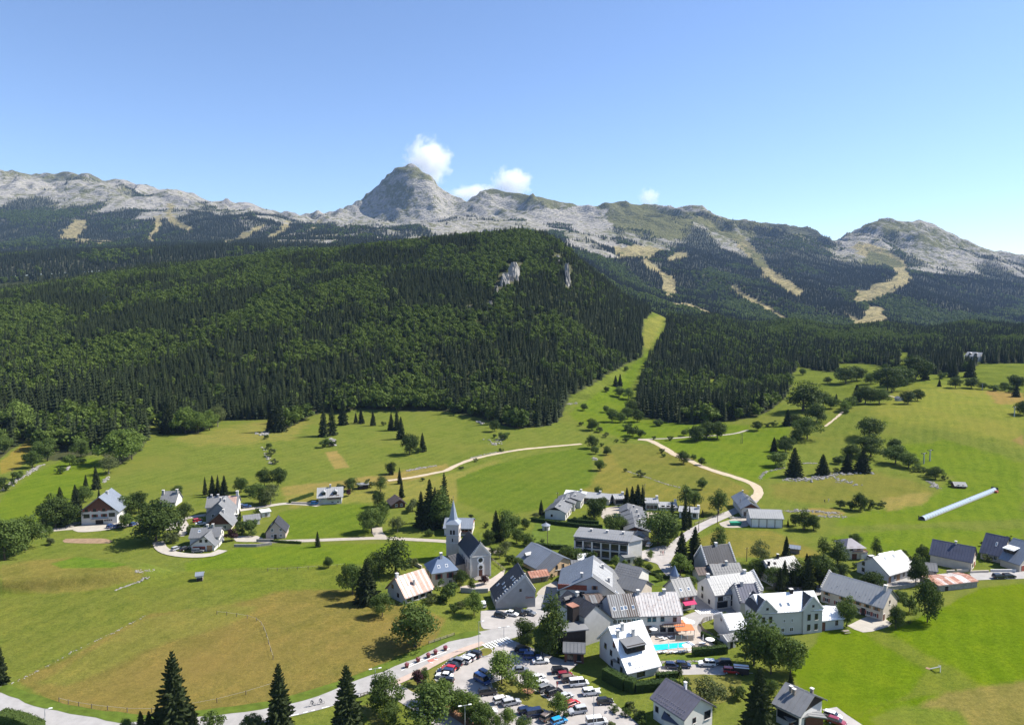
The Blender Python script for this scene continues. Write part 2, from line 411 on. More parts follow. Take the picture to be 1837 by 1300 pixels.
CLIFFS = [(922, 490, 22, 30), (906, 503, 22, 22), (1019, 497, 12, 36), (890, 518, 10, 12), (1134, 497, 12, 20), (880, 545, 10, 12), (842, 552, 8, 10), (1000, 462, 10, 10), (1065, 480, 8, 8)]
def piste(px, py):
    r = np.zeros(np.shape(px), bool)
    for q in PISTE_P: r |= inpoly(px, py, q)
    for w, l in PISTE_L: r |= dist_line(px, py, l) < w
    return r
def wooded(X, Y, px, py):
    """probability that a forest tree grows here"""
    j = (fbm(X / 25, Y / 25, 2, 77) - 0.5) * 8
    near = (inpoly(px, py + j * 0.5, F1) & (px < 1166 + j)) | inpoly(px + j, py, F2)
    for g in GAPS: near &= ~inpoly(px, py, g)
    p = near.astype(float)
    for cx, cy, w, h in CLIFFS:
        p *= ~((np.abs(px - cx) < w * 0.62) & (py > cy - h * 0.6) & (py < cy + h * 0.7) & (Y < 1500))
    far = Y > 1700
    tl = np.interp(px, TLX, TLY)
    n = fbm(X / 170, Y / 260, 4, 55)
    alt = np.clip((py - tl) / 34 + (n - 0.5) * 4.8, 0, 1)
    j2 = (fbm(X / 55, Y / 55, 3, 78) - 0.5) * 20
    pf = alt * ~piste(px + j2, py + j2 * .4)
    return np.where(far, pf, p)

# colour zones of the open ground; later entries lie over earlier ones
G_MEADOW, G_BRIGHT, G_RICH = (0.132, 0.164, 0.046), (0.116, 0.168, 0.026), (0.102, 0.148, 0.030)
G_DRY, G_TAN, G_OLIVE, G_SOIL = (0.174, 0.148, 0.060), (0.172, 0.166, 0.056), (0.146, 0.156, 0.050), (0.25, 0.18, 0.12)
ZONES = [
    (G_MEADOW, [(180, 905), (275, 780), (620, 745), (900, 765), (1060, 800), (830, 850), (640, 870), (500, 890), (380, 900)], 3),
    ((0.185, 0.185, 0.066), [(300, 790), (470, 752), (560, 755), (520, 790), (380, 800)], 6),
    (G_BRIGHT, [(0, 895), (60, 850), (120, 822), (180, 822), (190, 860), (120, 910), (60, 945), (0, 950)], 3),
    ((0.225, 0.185, 0.060), [(0, 828), (48, 792), (64, 790), (60, 815), (30, 842), (0, 850)], 2),
    ((0.225, 0.190, 0.085), [(500, 872), (640, 858), (760, 838), (800, 830), (812, 842), (740, 862), (610, 878), (515, 892)], 3),
    ((0.190, 0.190, 0.068), [(510, 888), (700, 866), (820, 850), (900, 820), (820, 900), (640, 900), (520, 912)], 4),
    ((0.245, 0.200, 0.095), [(582, 810), (604, 808), (628, 838), (600, 842)], 1.5),
    (G_RICH, [(818, 858), (870, 838), (960, 816), (1055, 800), (1064, 830), (1058, 868), (1010, 905), (900, 925), (820, 900)], 2),
    (G_TAN, [(1062, 868), (1090, 800), (1190, 796), (1290, 850), (1345, 880), (1345, 905), (1260, 925), (1180, 905), (1020, 900)], 2),
    (G_OLIVE, [(1075, 800), (1170, 796), (1230, 830), (1320, 870), (1230, 880), (1140, 855)], 3),
    (G_BRIGHT, [(1170, 795), (1340, 770), (1420, 760), (1390, 850), (1350, 868), (1290, 840)], 4),
    (G_BRIGHT, [(1020, 745), (1060, 712), (1100, 690), (1150, 640), (1170, 625), (1130, 700), (1130, 750), (1350, 762), (1320, 790), (1140, 790), (1060, 770)], 3),
    ((0.190, 0.195, 0.070), [(1155, 625), (1152, 600), (1156, 573), (1195, 563), (1180, 600), (1165, 628)], 3),
    ((0.175, 0.195, 0.055), [(1560, 735), (1640, 690), (1760, 690), (1837, 720), (1837, 800), (1700, 770), (1600, 760)], 8),
    (G_BRIGHT, [(1600, 800), (1700, 790), (1837, 830), (1837, 985), (1500, 970), (1500, 930), (1650, 900), (1720, 860), (1640, 830)], 6),
    ((0.235, 0.180, 0.085), [(1765, 700), (1837, 705), (1837, 722), (1790, 725)], 3), ((0.215, 0.175, 0.085), [(1815, 790), (1837, 780), (1837, 800)], 2),
    (G_OLIVE, [(1380, 872), (1480, 850), (1560, 845), (1690, 880), (1600, 900), (1480, 905), (1390, 895)], 5),
    ((0.225, 0.195, 0.085), [(1580, 895), (1670, 882), (1660, 905), (1590, 915)], 4), ((0.220, 0.180, 0.085), [(1450, 910), (1500, 912), (1520, 922), (1460, 924)], 2),
    (G_TAN, [(1255, 965), (1290, 948), (1470, 955), (1500, 980), (1480, 1000), (1250, 1000)], 2),
    (G_MEADOW, [(1385, 950), (1837, 930), (1837, 1000), (1480, 1000)], 3), (G_BRIGHT, [(1475, 965), (1620, 950), (1837, 950), (1837, 1010), (1640, 1000), (1560, 985)], 5),
    # village lawns and the long pasture left of the church
    (G_BRIGHT, [(330, 1010), (420, 985), (560, 976), (800, 972), (805, 1000), (640, 1010), (560, 1030), (430, 1042), (330, 1035)], 3),
    ((0.110, 0.160, 0.028), [(500, 920), (560, 905), (660, 905), (660, 960), (510, 968)], 3),
    ((0.128, 0.155, 0.038), [(0, 1035), (300, 1025), (640, 1010), (620, 1065), (420, 1110), (260, 1110), (0, 1150)], 4),
    ((0.175, 0.160, 0.060), [(0, 1012), (120, 1000), (260, 1020), (255, 1040), (110, 1068), (0, 1060)], 4),
    ((0.105, 0.170, 0.030), [(90, 1010), (140, 998), (230, 1012), (200, 1018), (110, 1018)], 1.5),
    ((0.135, 0.155, 0.044), [(0, 1075), (260, 1050), (400, 1060), (460, 1080), (270, 1100), (30, 1215), (0, 1215)], 4),
    (G_DRY, [(30, 1222), (270, 1100), (400, 1090), (500, 1058), (640, 1060), (760, 1090), (800, 1110), (770, 1160), (640, 1215), (540, 1245), (420, 1278), (250, 1290), (100, 1262)], 4),
    ((0.165, 0.164, 0.056), [(260, 1110), (400, 1085), (470, 1090), (400, 1120), (300, 1150), (120, 1230), (60, 1225)], 5),
    ((0.085, 0.125, 0.026), [(0, 1228), (120, 1275), (260, 1287), (420, 1276), (560, 1238), (660, 1202), (740, 1165), (800, 1142), (870, 1132), (872, 1142), (760, 1182), (620, 1232), (430, 1290), (240, 1297), (90, 1285), (0, 1245)], 1.5),
    # right-hand field
    ((0.106, 0.164, 0.012), [(1420, 1200), (1480, 1130), (1600, 1130), (1760, 1055), (1837, 1045), (2000, 1050), (2000, 1400), (1500, 1400)], 3),
    ((0.132, 0.162, 0.034), [(1545, 1135), (1590, 1130), (1700, 1195), (1760, 1230), (1600, 1260), (1500, 1300), (1640, 1240), (1660, 1200)], 5),
    ((0.190, 0.168, 0.072), [(1640, 1270), (1700, 1240), (1837, 1220), (2000, 1220), (2000, 1400), (1660, 1400)], 6),
    ((0.130, 0.170, 0.036), [(1560, 1290), (1620, 1265), (1720, 1275), (1740, 1300), (1600, 1330)], 5),
    (G_SOIL, [(100, 1262), (112, 1258), (116, 1264)], 1),
]
def zone_colours(X, Y, px, py):
    n = len(px)
    c = np.tile(np.array(G_MEADOW), (n, 1))
    jx = (fbm(X / 9, Y / 9, 3, 61) - 0.5); jy = (fbm(X / 9, Y / 9, 3, 67) - 0.5)
    for col, poly, soft in ZONES:
        q = np.array(poly, float)
        sel = np.where((px > q[:, 0].min() - 30) & (px < q[:, 0].max() + 30) & (py > q[:, 1].min() - 12) & (py < q[:, 1].max() + 12))[0]
        if len(sel) == 0: continue
        acc = np.zeros(len(sel))
        for k in range(5):
            ox, oy = ((0, 0), (1, 0), (-1, 0), (0, .6), (0, -.6))[k]
            acc += inpoly(px[sel] + jx[sel] * soft * 4 + ox * soft, py[sel] + jy[sel] * soft * 2 + oy * soft, poly)
        w = (acc / 5)[:, None]
        c[sel] = c[sel] * (1 - w) + np.array(col) * w
    return c * np.array((0.77, 0.765, 0.50))
def grid_mesh(name, us, ys, mat):
    U, Yg = np.meshgrid(us, ys)
    X = U * Yg
    Z = T0(X, Yg)
    nu, ny = len(us), len(ys)
    V = np.stack([X.ravel(), Yg.ravel(), Z.ravel()], 1)
    i = np.arange((ny - 1) * (nu - 1)); r, c = i // (nu - 1), i % (nu - 1)
    a = r * nu + c
    F = np.stack([a, a + 1, a + nu + 1, a + nu], 1)
    me = bpy.data.meshes.new(name)
    me.vertices.add(len(V)); me.vertices.foreach_set('co', V.ravel())
    me.loops.add(F.size); me.loops.foreach_set('vertex_index', F.ravel())
    me.polygons.add(len(F)); me.polygons.foreach_set('loop_start', np.arange(0, F.size, 4)); me.polygons.foreach_set('loop_total', np.full(len(F), 4))
    me.polygons.foreach_set('use_smooth', np.ones(len(F), bool))
    me.update(calc_edges=True)
    px, py = proj(V[:, 0], V[:, 1], V[:, 2])
    me.materials.append(mat)
    o = bpy.data.objects.new(name, me); COL.objects.link(o)
    o['kind'] = 'structure'
    return o, V, px, py
def set_zone(o, c):
    at = o.data.attributes.new('zone', 'FLOAT_COLOR', 'POINT')
    at.data.foreach_set('color', c.astype(np.float32).ravel())
def ulist(step):
    return np.concatenate([np.arange(-1.3, -0.76, 0.02), np.arange(-0.76, 0.7601, step), np.arange(0.78, 1.31, 0.02)])
_u1 = ulist(0.0026)
GROUND, gV, gpx, gpy = grid_mesh('ground', _u1, np.concatenate([np.arange(45, 130, 5.0), np.arange(130, 300, 1.1), np.arange(300, 640.1, 1.9)]), MATS['meadow'])
gc = zone_colours(gV[:, 0], gV[:, 1], gpx, gpy)
gw = wooded(gV[:, 0], gV[:, 1], gpx, gpy)[:, None]
gc = gc * (1 - gw) + np.array((0.050, 0.056, 0.026)) * gw
set_zone(GROUND, np.concatenate([gc, np.ones((len(gc), 1))], 1))
HILL, hV, hpx, hpy = grid_mesh('hillside_terrain', _u1[::2], np.concatenate([np.arange(639.8, 1100, 4.0), np.arange(1100, 1801, 9.0)]), MATS['forest_floor'])
hc = zone_colours(hV[:, 0], hV[:, 1], hpx, hpy)
hw = wooded(hV[:, 0], hV[:, 1], hpx, hpy)[:, None]
for cx_, cy_, w_, h_ in CLIFFS:
    hc[(np.abs(hpx - cx_) < w_ * 0.8) & (np.abs(hpy - cy_) < h_ * 0.9)] = (0.085, 0.085, 0.055)
hc = hc * (1 - hw) + np.array((0.045, 0.052, 0.024)) * hw
set_zone(HILL, np.concatenate([hc, np.ones((len(hc), 1))], 1))
MOUNT, mV, mpx, mpy = grid_mesh('mountain_terrain', ulist(0.0036), np.concatenate([np.arange(1796, 4600, 26.0), np.arange(4600, 5800, 11.0), np.arange(5800, 7400, 80.0)]), MATS['limestone'])
mx, my = mV[:, 0], mV[:, 1]
mw = wooded(mx, my, mpx, mpy)
tl = np.interp(mpx, TLX, TLY)
rock = np.tile(np.array((0.290, 0.274, 0.245)), (len(mx), 1))
_j2 = (fbm(mx / 55, my / 55, 3, 78) - 0.5) * 20
lowp = piste(mpx + _j2, mpy + _j2 * .4)
rock[lowp] = (0.270, 0.230, 0.118)
below = sstep(0, 30, mpy - tl)
grey = np.array((0.085, 0.090, 0.062))
fw = np.clip(mw * 1.2, 0, 1)[:, None]
rock = rock * (1 - fw) + grey * fw
green = [([(1075, 365), (1130, 358), (1190, 376), (1240, 395), (1230, 430), (1150, 425), (1090, 400)], 0.9), ([(860, 340), (890, 338), (1000, 356), (1040, 366), (1000, 376), (930, 362)], 0.8), ([(1190, 372), (1330, 396), (1420, 400), (1500, 440), (1400, 440), (1300, 425)], 0.75),
         ([(690, 330), (735, 330), (745, 372), (700, 375)], 0.7), ([(700, 300), (760, 300), (790, 330), (740, 318)], 0.75), ([(0, 300), (120, 306), (180, 322), (0, 322)], 0.66), ([(1545, 405), (1580, 394), (1650, 402), (1800, 455), (1700, 450), (1600, 425)], 0.66), ([(1560, 450), (1620, 470), (1630, 510), (1540, 540), (1540, 500)], 0.9), ([(1340, 440), (1430, 520), (1400, 520), (1340, 470)], 0.8)]
alp = np.full(len(mx), 0.52) + (fbm(mx / 300, my / 300, 3, 91) - 0.5) * 0.35
for poly, v in green:
    k = inpoly(mpx + (fbm(mx / 90, my / 90, 2, 3) - .5) * 30, mpy, poly); alp[k] = v + (fbm(mx[k] / 120, my[k] / 120, 3, 92) - 0.5) * 0.4
alp = np.maximum(alp, 0.0); alp[(lowp) & (mpy > 480)] = 0.45
alp = np.where(mw > 0.75, 0.3, alp)
set_zone(MOUNT, np.concatenate([rock, alp[:, None]], 1))
# ------------------------------------------------------------------ tree shapes
def mesh_from(name, V, F, mat, smooth=False):
    me = bpy.data.meshes.new(name)
    me.from_pydata([tuple(v) for v in V], [], F)
    me.materials.append(mat if not isinstance(mat, str) else MATS[mat])
    if smooth: me.polygons.foreach_set('use_smooth', np.ones(len(me.polygons), bool))
    me.update()
    return me
def tube(V, F, p, q, r0, r1, n=6):
    p, q = Vector(p), Vector(q); d = (q - p).normalized()
    a = d.orthogonal().normalized(); b = d.cross(a)
    s = len(V)
    for c, r in ((p, r0), (q, r1)):
        for k in range(n):
            t = 2 * math.pi * k / n
            V.append(c + a * (math.cos(t) * r) + b * (math.sin(t) * r))
    for k in range(n):
        F.append((s + k, s + (k + 1) % n, s + n + (k + 1) % n, s + n + k))
    F.append(tuple(range(s + n, s + 2 * n)))
def conifer(seed, whorls, per, fine, spread=0.21, bare=0.05):
    """a unit-height spruce crown: whorls of drooping, ragged branches round a tapering core"""
    R = random.Random(seed); V, F = [], []
    def env(t): return spread * (1 - t) ** 0.86 * (0.80 + 0.34 * R.random()) + 0.006
    for i in range(whorls):
        t = bare + (1 - bare) * (i / whorls) ** 1.06
        n = max(4, int(per * (1 - 0.45 * t)))
        ph = R.random() * 6.28
        for k in range(n):
            a = ph + 6.283 * k / n + R.uniform(-.3, .3)
            L = env(t) * R.choice((1, 1, 1, 0.78, 1.12))
            droop = L * R.uniform(0.18, 0.55) * (1 - 0.9 * t)
            lift = L * 0.75 * t
            c, s = math.cos(a), math.sin(a)
            zb = t + R.uniform(-.006, .006)
            w = L * R.uniform(0.20, 0.34)
            def P(f, side, dz): return (c * L * f - s * side, s * L * f + c * side, zb + lift * f - droop * f * f + dz)
            if fine:
                m = 4; b0 = len(V)
                for j in range(m + 1):
                    f = j / m
                    ww = w * (0.30, 1.0, 0.80, 0.5, 0.0)[j]
                    V.extend([P(f, 0, 0.006), P(max(0, f - 0.10), ww, -0.012 - R.random() * .012), P(max(0, f - 0.10), -ww, -0.012 - R.random() * .012)])
                for j in range(m):
                    q = b0 + 3 * j
                    F.extend([(q, q + 3, q + 4), (q, q + 4, q + 1)] if R.random() > .06 else [(q, q + 3, q + 4)])
                    F.extend([(q, q + 2, q + 5), (q, q + 5, q + 3)] if R.random() > .06 else [(q, q + 5, q + 3)])
                for j in (1, 2, 3):
                    f = j / m; q = len(V)
                    V.extend([P(f, w * .4, 0.0), P(f + .15, w * .1, 0), P(f, w * .2, -L * .22)]); F.append((q, q + 1, q + 2))
                    q = len(V)
                    V.extend([P(f, -w * .4, 0.0), P(f + .15, -w * .1, 0), P(f, -w * .2, -L * .22)]); F.append((q, q + 1, q + 2))
            else:
                b0 = len(V)
                V.extend([P(0, 0, 0.01), P(0.55, w * 1.25, -0.012), P(1, 0, -0.004), P(0.55, -w * 1.25, -0.012), P(0.55, 0, 0.016)])
                F.extend([(b0, b0 + 4, b0 + 1), (b0 + 4, b0 + 2, b0 + 1), (b0, b0 + 3, b0 + 4), (b0 + 4, b0 + 3, b0 + 2)])
    # inner core so that the crown is not see-through
    n = 7; s = len(V)
    for j, (z, r) in enumerate(((bare, spread * .50), (0.35, spread * .36), (0.7, spread * .17))):
        for k in range(n):
            rr = r * R.uniform(.75, 1.1); a = 6.283 * k / n
            V.append((math.cos(a) * rr, math.sin(a) * rr, z))
    V.append((0, 0, 0.985))
    for j in range(2):
        for k in range(n):
            F.append((s + j * n + k, s + j * n + (k + 1) % n, s + (j + 1) * n + (k + 1) % n, s + (j + 1) * n + k))
    for k in range(n): F.append((s + 2 * n + k, s + 2 * n + (k + 1) % n, s + 3 * n))
    return V, F
def broadleaf(seed, leaves, size, lobes=14, shape=(0.36, 0.36, 0.40), base=0.18, top_bias=0.0, holes=0.12):
    """a unit-height leafy crown: leaf clumps spread through a handful of boughs of unequal size, with gaps"""
    R = random.Random(seed); V, F = [], []
    L = []
    for k in range(lobes):
        for _ in range(30):
            v = Vector((R.gauss(0, 1), R.gauss(0, 1), R.gauss(0, 1))).normalized() * (R.random() ** 0.45)
            zc = base + (1 - base) / 2
            tz = v.z * 0.5 + 0.5
            wid = (0.62 + 0.5 * math.sin(math.pi * min(1, tz + 0.12))) * (1 - top_bias * tz)
            c = Vector((v.x * shape[0] * 0.80 * wid, v.y * shape[1] * 0.80 * wid, zc + v.z * shape[2] * 0.80))
            if all((c - l[0]).length > 0.10 for l in L): break
        L.append((c, R.uniform(0.10, 0.19) * (shape[0] / 0.36) ** 0.6))
    per = leaves // lobes
    for c, r in L:
        sq = R.uniform(.7, .95)
        for k in range(int(per * (r / 0.145) ** 2)):
            d = Vector((R.gauss(0, 1), R.gauss(0, 1), R.gauss(0, 1))).normalized()
            if d.z < -0.5 and R.random() < .55: continue
            rr = r * (1 - 0.55 * R.random() ** 2.2) * R.uniform(0.86, 1.16)
            p = c + Vector((d.x * rr, d.y * rr, d.z * rr * sq))
            if vn3(p * 9 + Vector((seed, 0, 0))) < holes: continue
            nrm = (d + Vector((R.gauss(0, .5), R.gauss(0, .5), R.gauss(0, .5) + 0.25))).normalized()
            a = nrm.orthogonal().normalized(); a.rotate(Matrix.Rotation(R.random() * 6.28, 3, nrm)); b = nrm.cross(a)
            s1, s2 = size * R.uniform(.7, 1.3), size * R.uniform(.45, .8)
            q = len(V)
            V.extend([p - a * s1, p + b * s2 + a * s1 * .1, p + a * s1, p - b * s2 + a * s1 * .1])
            F.append((q, q + 1, q + 2, q + 3))
    return V, F, L
def vn3(p):
    i = Vector((math.floor(p.x), math.floor(p.y), math.floor(p.z)))
    return random.Random(hash((int(i.x), int(i.y), int(i.z)))).random()
def limbs(L, seed, r=0.022, base=0.18):
    R = random.Random(seed); V, F = [], []
    fork = Vector((R.uniform(-.01, .01), R.uniform(-.01, .01), max(base + 0.08, 0.2)))
    tube(V, F, (0, 0, -0.03), (0, 0, 0.03), r * 1.6, r * 1.1, 7)
    tube(V, F, (0, 0, 0.03), fork, r * 1.1, r * .8, 7)
    tube(V, F, fork, fork + Vector((0.01, 0, 0.35)), r * .8, r * .25, 6)
    for c, rad in L[:9]:
        s = fork + Vector((0, 0, R.uniform(-0.05, 0.2)))
        m = (s + c) / 2 + Vector((0, 0, -0.02))
        tube(V, F, s, m, r * .45, r * .3, 5); tube(V, F, m, c, r * .3, r * .1, 5)
    return V, F
TREES = {}          # kind -> list of (crown mesh, trunk mesh)
def add_conifer(kind, seeds, whorls, per, fine, mat, spread, bare=0.05, bark='bark', tr=0.014):
    out = []
    for s in seeds:
        V, F = conifer(s, whorls, per, fine, spread, bare)
        tv, tf = [], []
        tube(tv, tf, (0, 0, -0.03), (0, 0, 0.06), tr * 1.3, tr, 7); tube(tv, tf, (0, 0, 0.06), (0, 0, 0.9), tr, tr * .2, 6)
        out.append((mesh_from(kind + '_crown', V, F, mat), mesh_from(kind + '_trunk', tv, tf, bark)))
    TREES[kind] = out
def add_leafy(kind, seeds, leaves, size, mat, shape, base, lobes=14, bark='bark', r=0.022, top_bias=0.0, holes=0.12):
    out = []
    for s in seeds:
        V, F, L = broadleaf(s, leaves, size, lobes, shape, base, top_bias, holes)
        tv, tf = limbs(L, s, r, base)
        out.append((mesh_from(kind + '_crown', V, F, mat), mesh_from(kind + '_trunk', tv, tf, bark)))
    TREES[kind] = out
add_conifer('spruce', (1, 2, 3, 7), 26, 14, True, 'needles', 0.26)
add_conifer('narrow_spruce', (4, 5, 6), 24, 11, True, 'needles', 0.185)
add_conifer('edge_spruce', (11, 12, 13, 14), 13, 9, False, 'needles', 0.165, 0.03)
add_leafy('tree', (21, 22, 23), 3600, 0.027, 'leaf_mid', (0.50, 0.50, 0.46), 0.05, 26)
add_leafy('dark_tree', (24, 25, 26), 3600, 0.027, 'leaf_dark', (0.48, 0.48, 0.46), 0.04, 26, holes=0.08)
add_leafy('light_tree', (27, 28), 2800, 0.028, 'leaf_light', (0.50, 0.50, 0.42), 0.12, 22)
add_leafy('tall_tree', (29, 30, 31), 3600, 0.023, 'leaf_mid', (0.30, 0.30, 0.48), 0.02, 28, top_bias=0.35)
add_leafy('dark_tall_tree', (32, 33), 3600, 0.023, 'leaf_dark', (0.29, 0.29, 0.48), 0.02, 28, top_bias=0.35)
add_leafy('olive_tree', (34, 35), 2400, 0.027, 'leaf_olive', (0.48, 0.48, 0.44), 0.10, 22, holes=0.2, bark='bark_pale')
add_leafy('bush', (36, 37, 38), 1100, 0.045, 'leaf_mid', (0.62, 0.62, 0.48), -0.02, 12, r=0.03)
add_leafy('dark_bush', (39, 40), 1100, 0.045, 'leaf_dark', (0.62, 0.62, 0.48), -0.02, 12, r=0.03)
add_leafy('purple_bush', (41,), 1000, 0.045, 'leaf_purple', (0.52, 0.52, 0.46), 0.02, 12, r=0.03)
add_leafy('olive_bush', (42, 43), 900, 0.05, 'leaf_olive', (0.62, 0.62, 0.46), 0.0, 11, r=0.03)

# ---- forest masses (kind = stuff) through instances
PROTO = bpy.data.collections.new('forest_shapes')
def proto(mesh):
    o = bpy.data.objects.new(mesh.name, mesh); PROTO.objects.link(o); return o
for s in range(4):
    V, F = conifer(50 + s, 9, 8, False, 0.20, 0.0)
    proto(mesh_from('a%d_forest_spruce' % s, V, F, 'needles'))
for s in range(3):
    V, F, L = broadleaf(60 + s, 330, 0.075, 12, (0.40, 0.40, 0.42), 0.0, 0.0, 0.05)
    proto(mesh_from('b%d_forest_broadleaf' % s, V, F, 'leaf_forest'))
for s in range(3):
    V, F = conifer(70 + s, 4, 6, False, 0.19, 0.0)
    proto(mesh_from('c%d_distant_spruce' % s, V, F, 'needles_far'))
for s in range(2):
    V, F, L = broadleaf(80 + s, 60, 0.15, 6, (0.42, 0.42, 0.42), 0.0, 0.0, 0.0)
    proto(mesh_from('d%d_distant_broadleaf' % s, V, F, 'leaf_forest'))
def scatter_object(name, P, rot, scl, idx, label):
    me = bpy.data.meshes.new(name)
    me.vertices.add(len(P)); me.vertices.foreach_set('co', P.astype(np.float32).ravel())
    for nm, ty, arr in (('rot', 'FLOAT_VECTOR', rot), ('scl', 'FLOAT_VECTOR', scl), ('idx', 'INT', idx)):
        at = me.attributes.new(nm, ty, 'POINT')
        at.data.foreach_set('vector' if ty == 'FLOAT_VECTOR' else 'value', arr.ravel())
    o = bpy.data.objects.new(name, me); COL.objects.link(o)
    g = bpy.data.node_groups.new(name + '_scatter', 'GeometryNodeTree')
    g.interface.new_socket('Geometry', in_out='INPUT', socket_type='NodeSocketGeometry')
    g.interface.new_socket('Geometry', in_out='OUTPUT', socket_type='NodeSocketGeometry')
    gi, go = g.nodes.new('NodeGroupInput'), g.nodes.new('NodeGroupOutput')
    ci = g.nodes.new('GeometryNodeCollectionInfo'); ci.inputs[0].default_value = PROTO
    ci.inputs['Separate Children'].default_value = True; ci.inputs['Reset Children'].default_value = True
    ip = g.nodes.new('GeometryNodeInstanceOnPoints')
    def attr(nm, ty):
        a = g.nodes.new('GeometryNodeInputNamedAttribute'); a.data_type = ty; a.inputs[0].default_value = nm
        return a.outputs[0]
    g.links.new(gi.outputs[0], ip.inputs['Points']); g.links.new(ci.outputs[0], ip.inputs['Instance'])
    ip.inputs['Pick Instance'].default_value = True
    g.links.new(attr('idx', 'INT'), ip.inputs['Instance Index'])
    e2r = g.nodes.new('FunctionNodeEulerToRotation'); g.links.new(attr('rot', 'FLOAT_VECTOR'), e2r.inputs[0])
    g.links.new(e2r.outputs[0], ip.inputs['Rotation']); g.links.new(attr('scl', 'FLOAT_VECTOR'), ip.inputs['Scale'])
    g.links.new(ip.outputs[0], go.inputs[0])
    md = o.modifiers.new('scatter', 'NODES'); md.node_group = g
    o['kind'] = 'stuff'; o['label'] = label; o['category'] = 'forest'
    return o
def jitter_points(u0, u1, y0, y1, s, seed):
    R = np.random.RandomState(seed)
    xs = np.arange(u0 * y1, u1 * y1, s); ys = np.arange(y0, y1, s)
    X, Yg = np.meshgrid(xs, ys)
    X = X.ravel() + R.uniform(-.5, .5, X.size) * s; Yg = Yg.ravel() + R.uniform(-.5, .5, Yg.size) * s
    k = (X / Yg > u0) & (X / Yg < u1)
    return X[k], Yg[k], R
def visible(X, Y, Z, margin):
    """drop what the hills in front hide completely"""
    ok = np.ones(len(X), bool)
    for f in np.linspace(0.15, 0.97, 34):
        yy = Y * f; xx = X * f
        zr = CAMZ + (Z + margin - CAMZ) * f
        far = yy > 450
        b = np.zeros(len(X), bool)
        if far.any(): b[far] = T0(xx[far], yy[far]) + 6 > zr[far]
        ok &= ~b
    return ok
def beech_share(X, Y, px, py):
    n = fbm(X / 95, Y / 120, 4, 111); n2 = fbm(X / 26, Y / 26, 2, 113)
    up = sstep(690, 540, py) * sstep(1020, 880, px) + 0.35 * sstep(250, 60, px)
    return np.clip((n - 0.50) * 5.5 * (0.45 + up) + 0.42 * up + 0.03 + (n2 - .5) * 1.2, 0.015, 0.88) + np.clip(0.55 * sstep(830, 1000, Y) * sstep(1180, 1260, px) * (0.2 + 1.6 * (n - .3)), 0, .6)
# forest on the hill and the wood beside the grass strip
X, Y, R = jitter_points(-0.86, 0.86, 455, 1765, 5.7, 5)
Z = T0(X, Y); px, py = proj(X, Y, Z)
k = (R.rand(len(X)) < wooded(X, Y, px, py)) & ~((Y > 1380) & (px < 1120))
X, Y, Z, px, py = X[k], Y[k], Z[k], px[k], py[k]
v = visible(X, Y, Z, 26); X, Y, Z, px, py = X[v], Y[v], Z[v], px[v], py[v]
bs = R.rand(len(X)) < beech_share(X, Y, px, py)
H = np.where(bs, R.uniform(8, 13, len(X)), R.uniform(7.5, 16.5, len(X)))
H *= 1 + 0.42 * sstep(690, 560, Y)
W = H * np.where(bs, R.uniform(.8, 1.2, len(X)), R.uniform(1.05, 1.5, len(X)))
IDX = np.where(bs, 4 + R.randint(0, 3, len(X)), R.randint(0, 4, len(X)))
# the front row of conifers is built tree by tree
d1 = np.minimum(dist_line(px, py, EDGE1[12:]), dist_line(px, py, EDGE2[:18]))
front = np.where((~bs) & (d1 < 13) & (Y < 720) & (np.abs(X / Y) < 0.70))[0]
front = front[np.argsort(Y[front] * (1 + d1[front] * .02))][:150]
FRONT = [(X[i], Y[i], Z[i], H[i], px[i], py[i]) for i in front]
keep = np.ones(len(X), bool); keep[front] = False
rot = np.stack([np.zeros(len(X)), np.zeros(len(X)), R.uniform(0, 6.28, len(X))], 1)
scatter_object('hill_forest', np.stack([X, Y, Z - .3], 1)[keep], rot[keep].astype(np.float32), np.stack([W, W, H], 1)[keep].astype(np.float32), IDX[keep].astype(np.int32), 'dense mixed forest of dark spruce and beech covering the hill')
N1 = int(keep.sum())
# far woods on the mountain slopes
X, Y, R = jitter_points(-0.80, 0.80, 1750, 5350, 10.5, 6)
k0 = R.rand(len(X)) < 0.96; X, Y = X[k0], Y[k0]
Z = T0(X, Y); px, py = proj(X, Y, Z)
pw = wooded(X, Y, px, py) * np.where(Y > 4600, 0.85, 1.0)
k = R.rand(len(X)) < pw
X, Y, Z, px, py = X[k], Y[k], Z[k], px[k], py[k]
v = visible(X, Y, Z, 30); X, Y, Z, px, py = X[v], Y[v], Z[v], px[v], py[v]
bs = R.rand(len(X)) < np.clip((fbm(X / 210, Y / 240, 3, 211) - 0.5) * 3 + 0.55 * sstep(505, 600, py) * sstep(1000, 1200, px) - .1, 0, .8)
H = np.where(bs, R.uniform(12, 18, len(X)), R.uniform(13, 24, len(X))) * np.where(Y > 4300, 0.8, 1.0)
W = H * R.uniform(1.1, 1.6, len(X))
IDX = np.where(bs, 10 + R.randint(0, 2, len(X)), 7 + R.randint(0, 3, len(X)))
rot = np.stack([np.zeros(len(X)), np.zeros(len(X)), R.uniform(0, 6.28, len(X))], 1)
scatter_object('mountain_forest', np.stack([X, Y, Z - .5], 1), rot.astype(np.float32), np.stack([W, W, H], 1).astype(np.float32), IDX.astype(np.int32), 'distant blue green spruce woods on the mountain slopes')
print('FOREST', N1, len(X), len(FRONT))
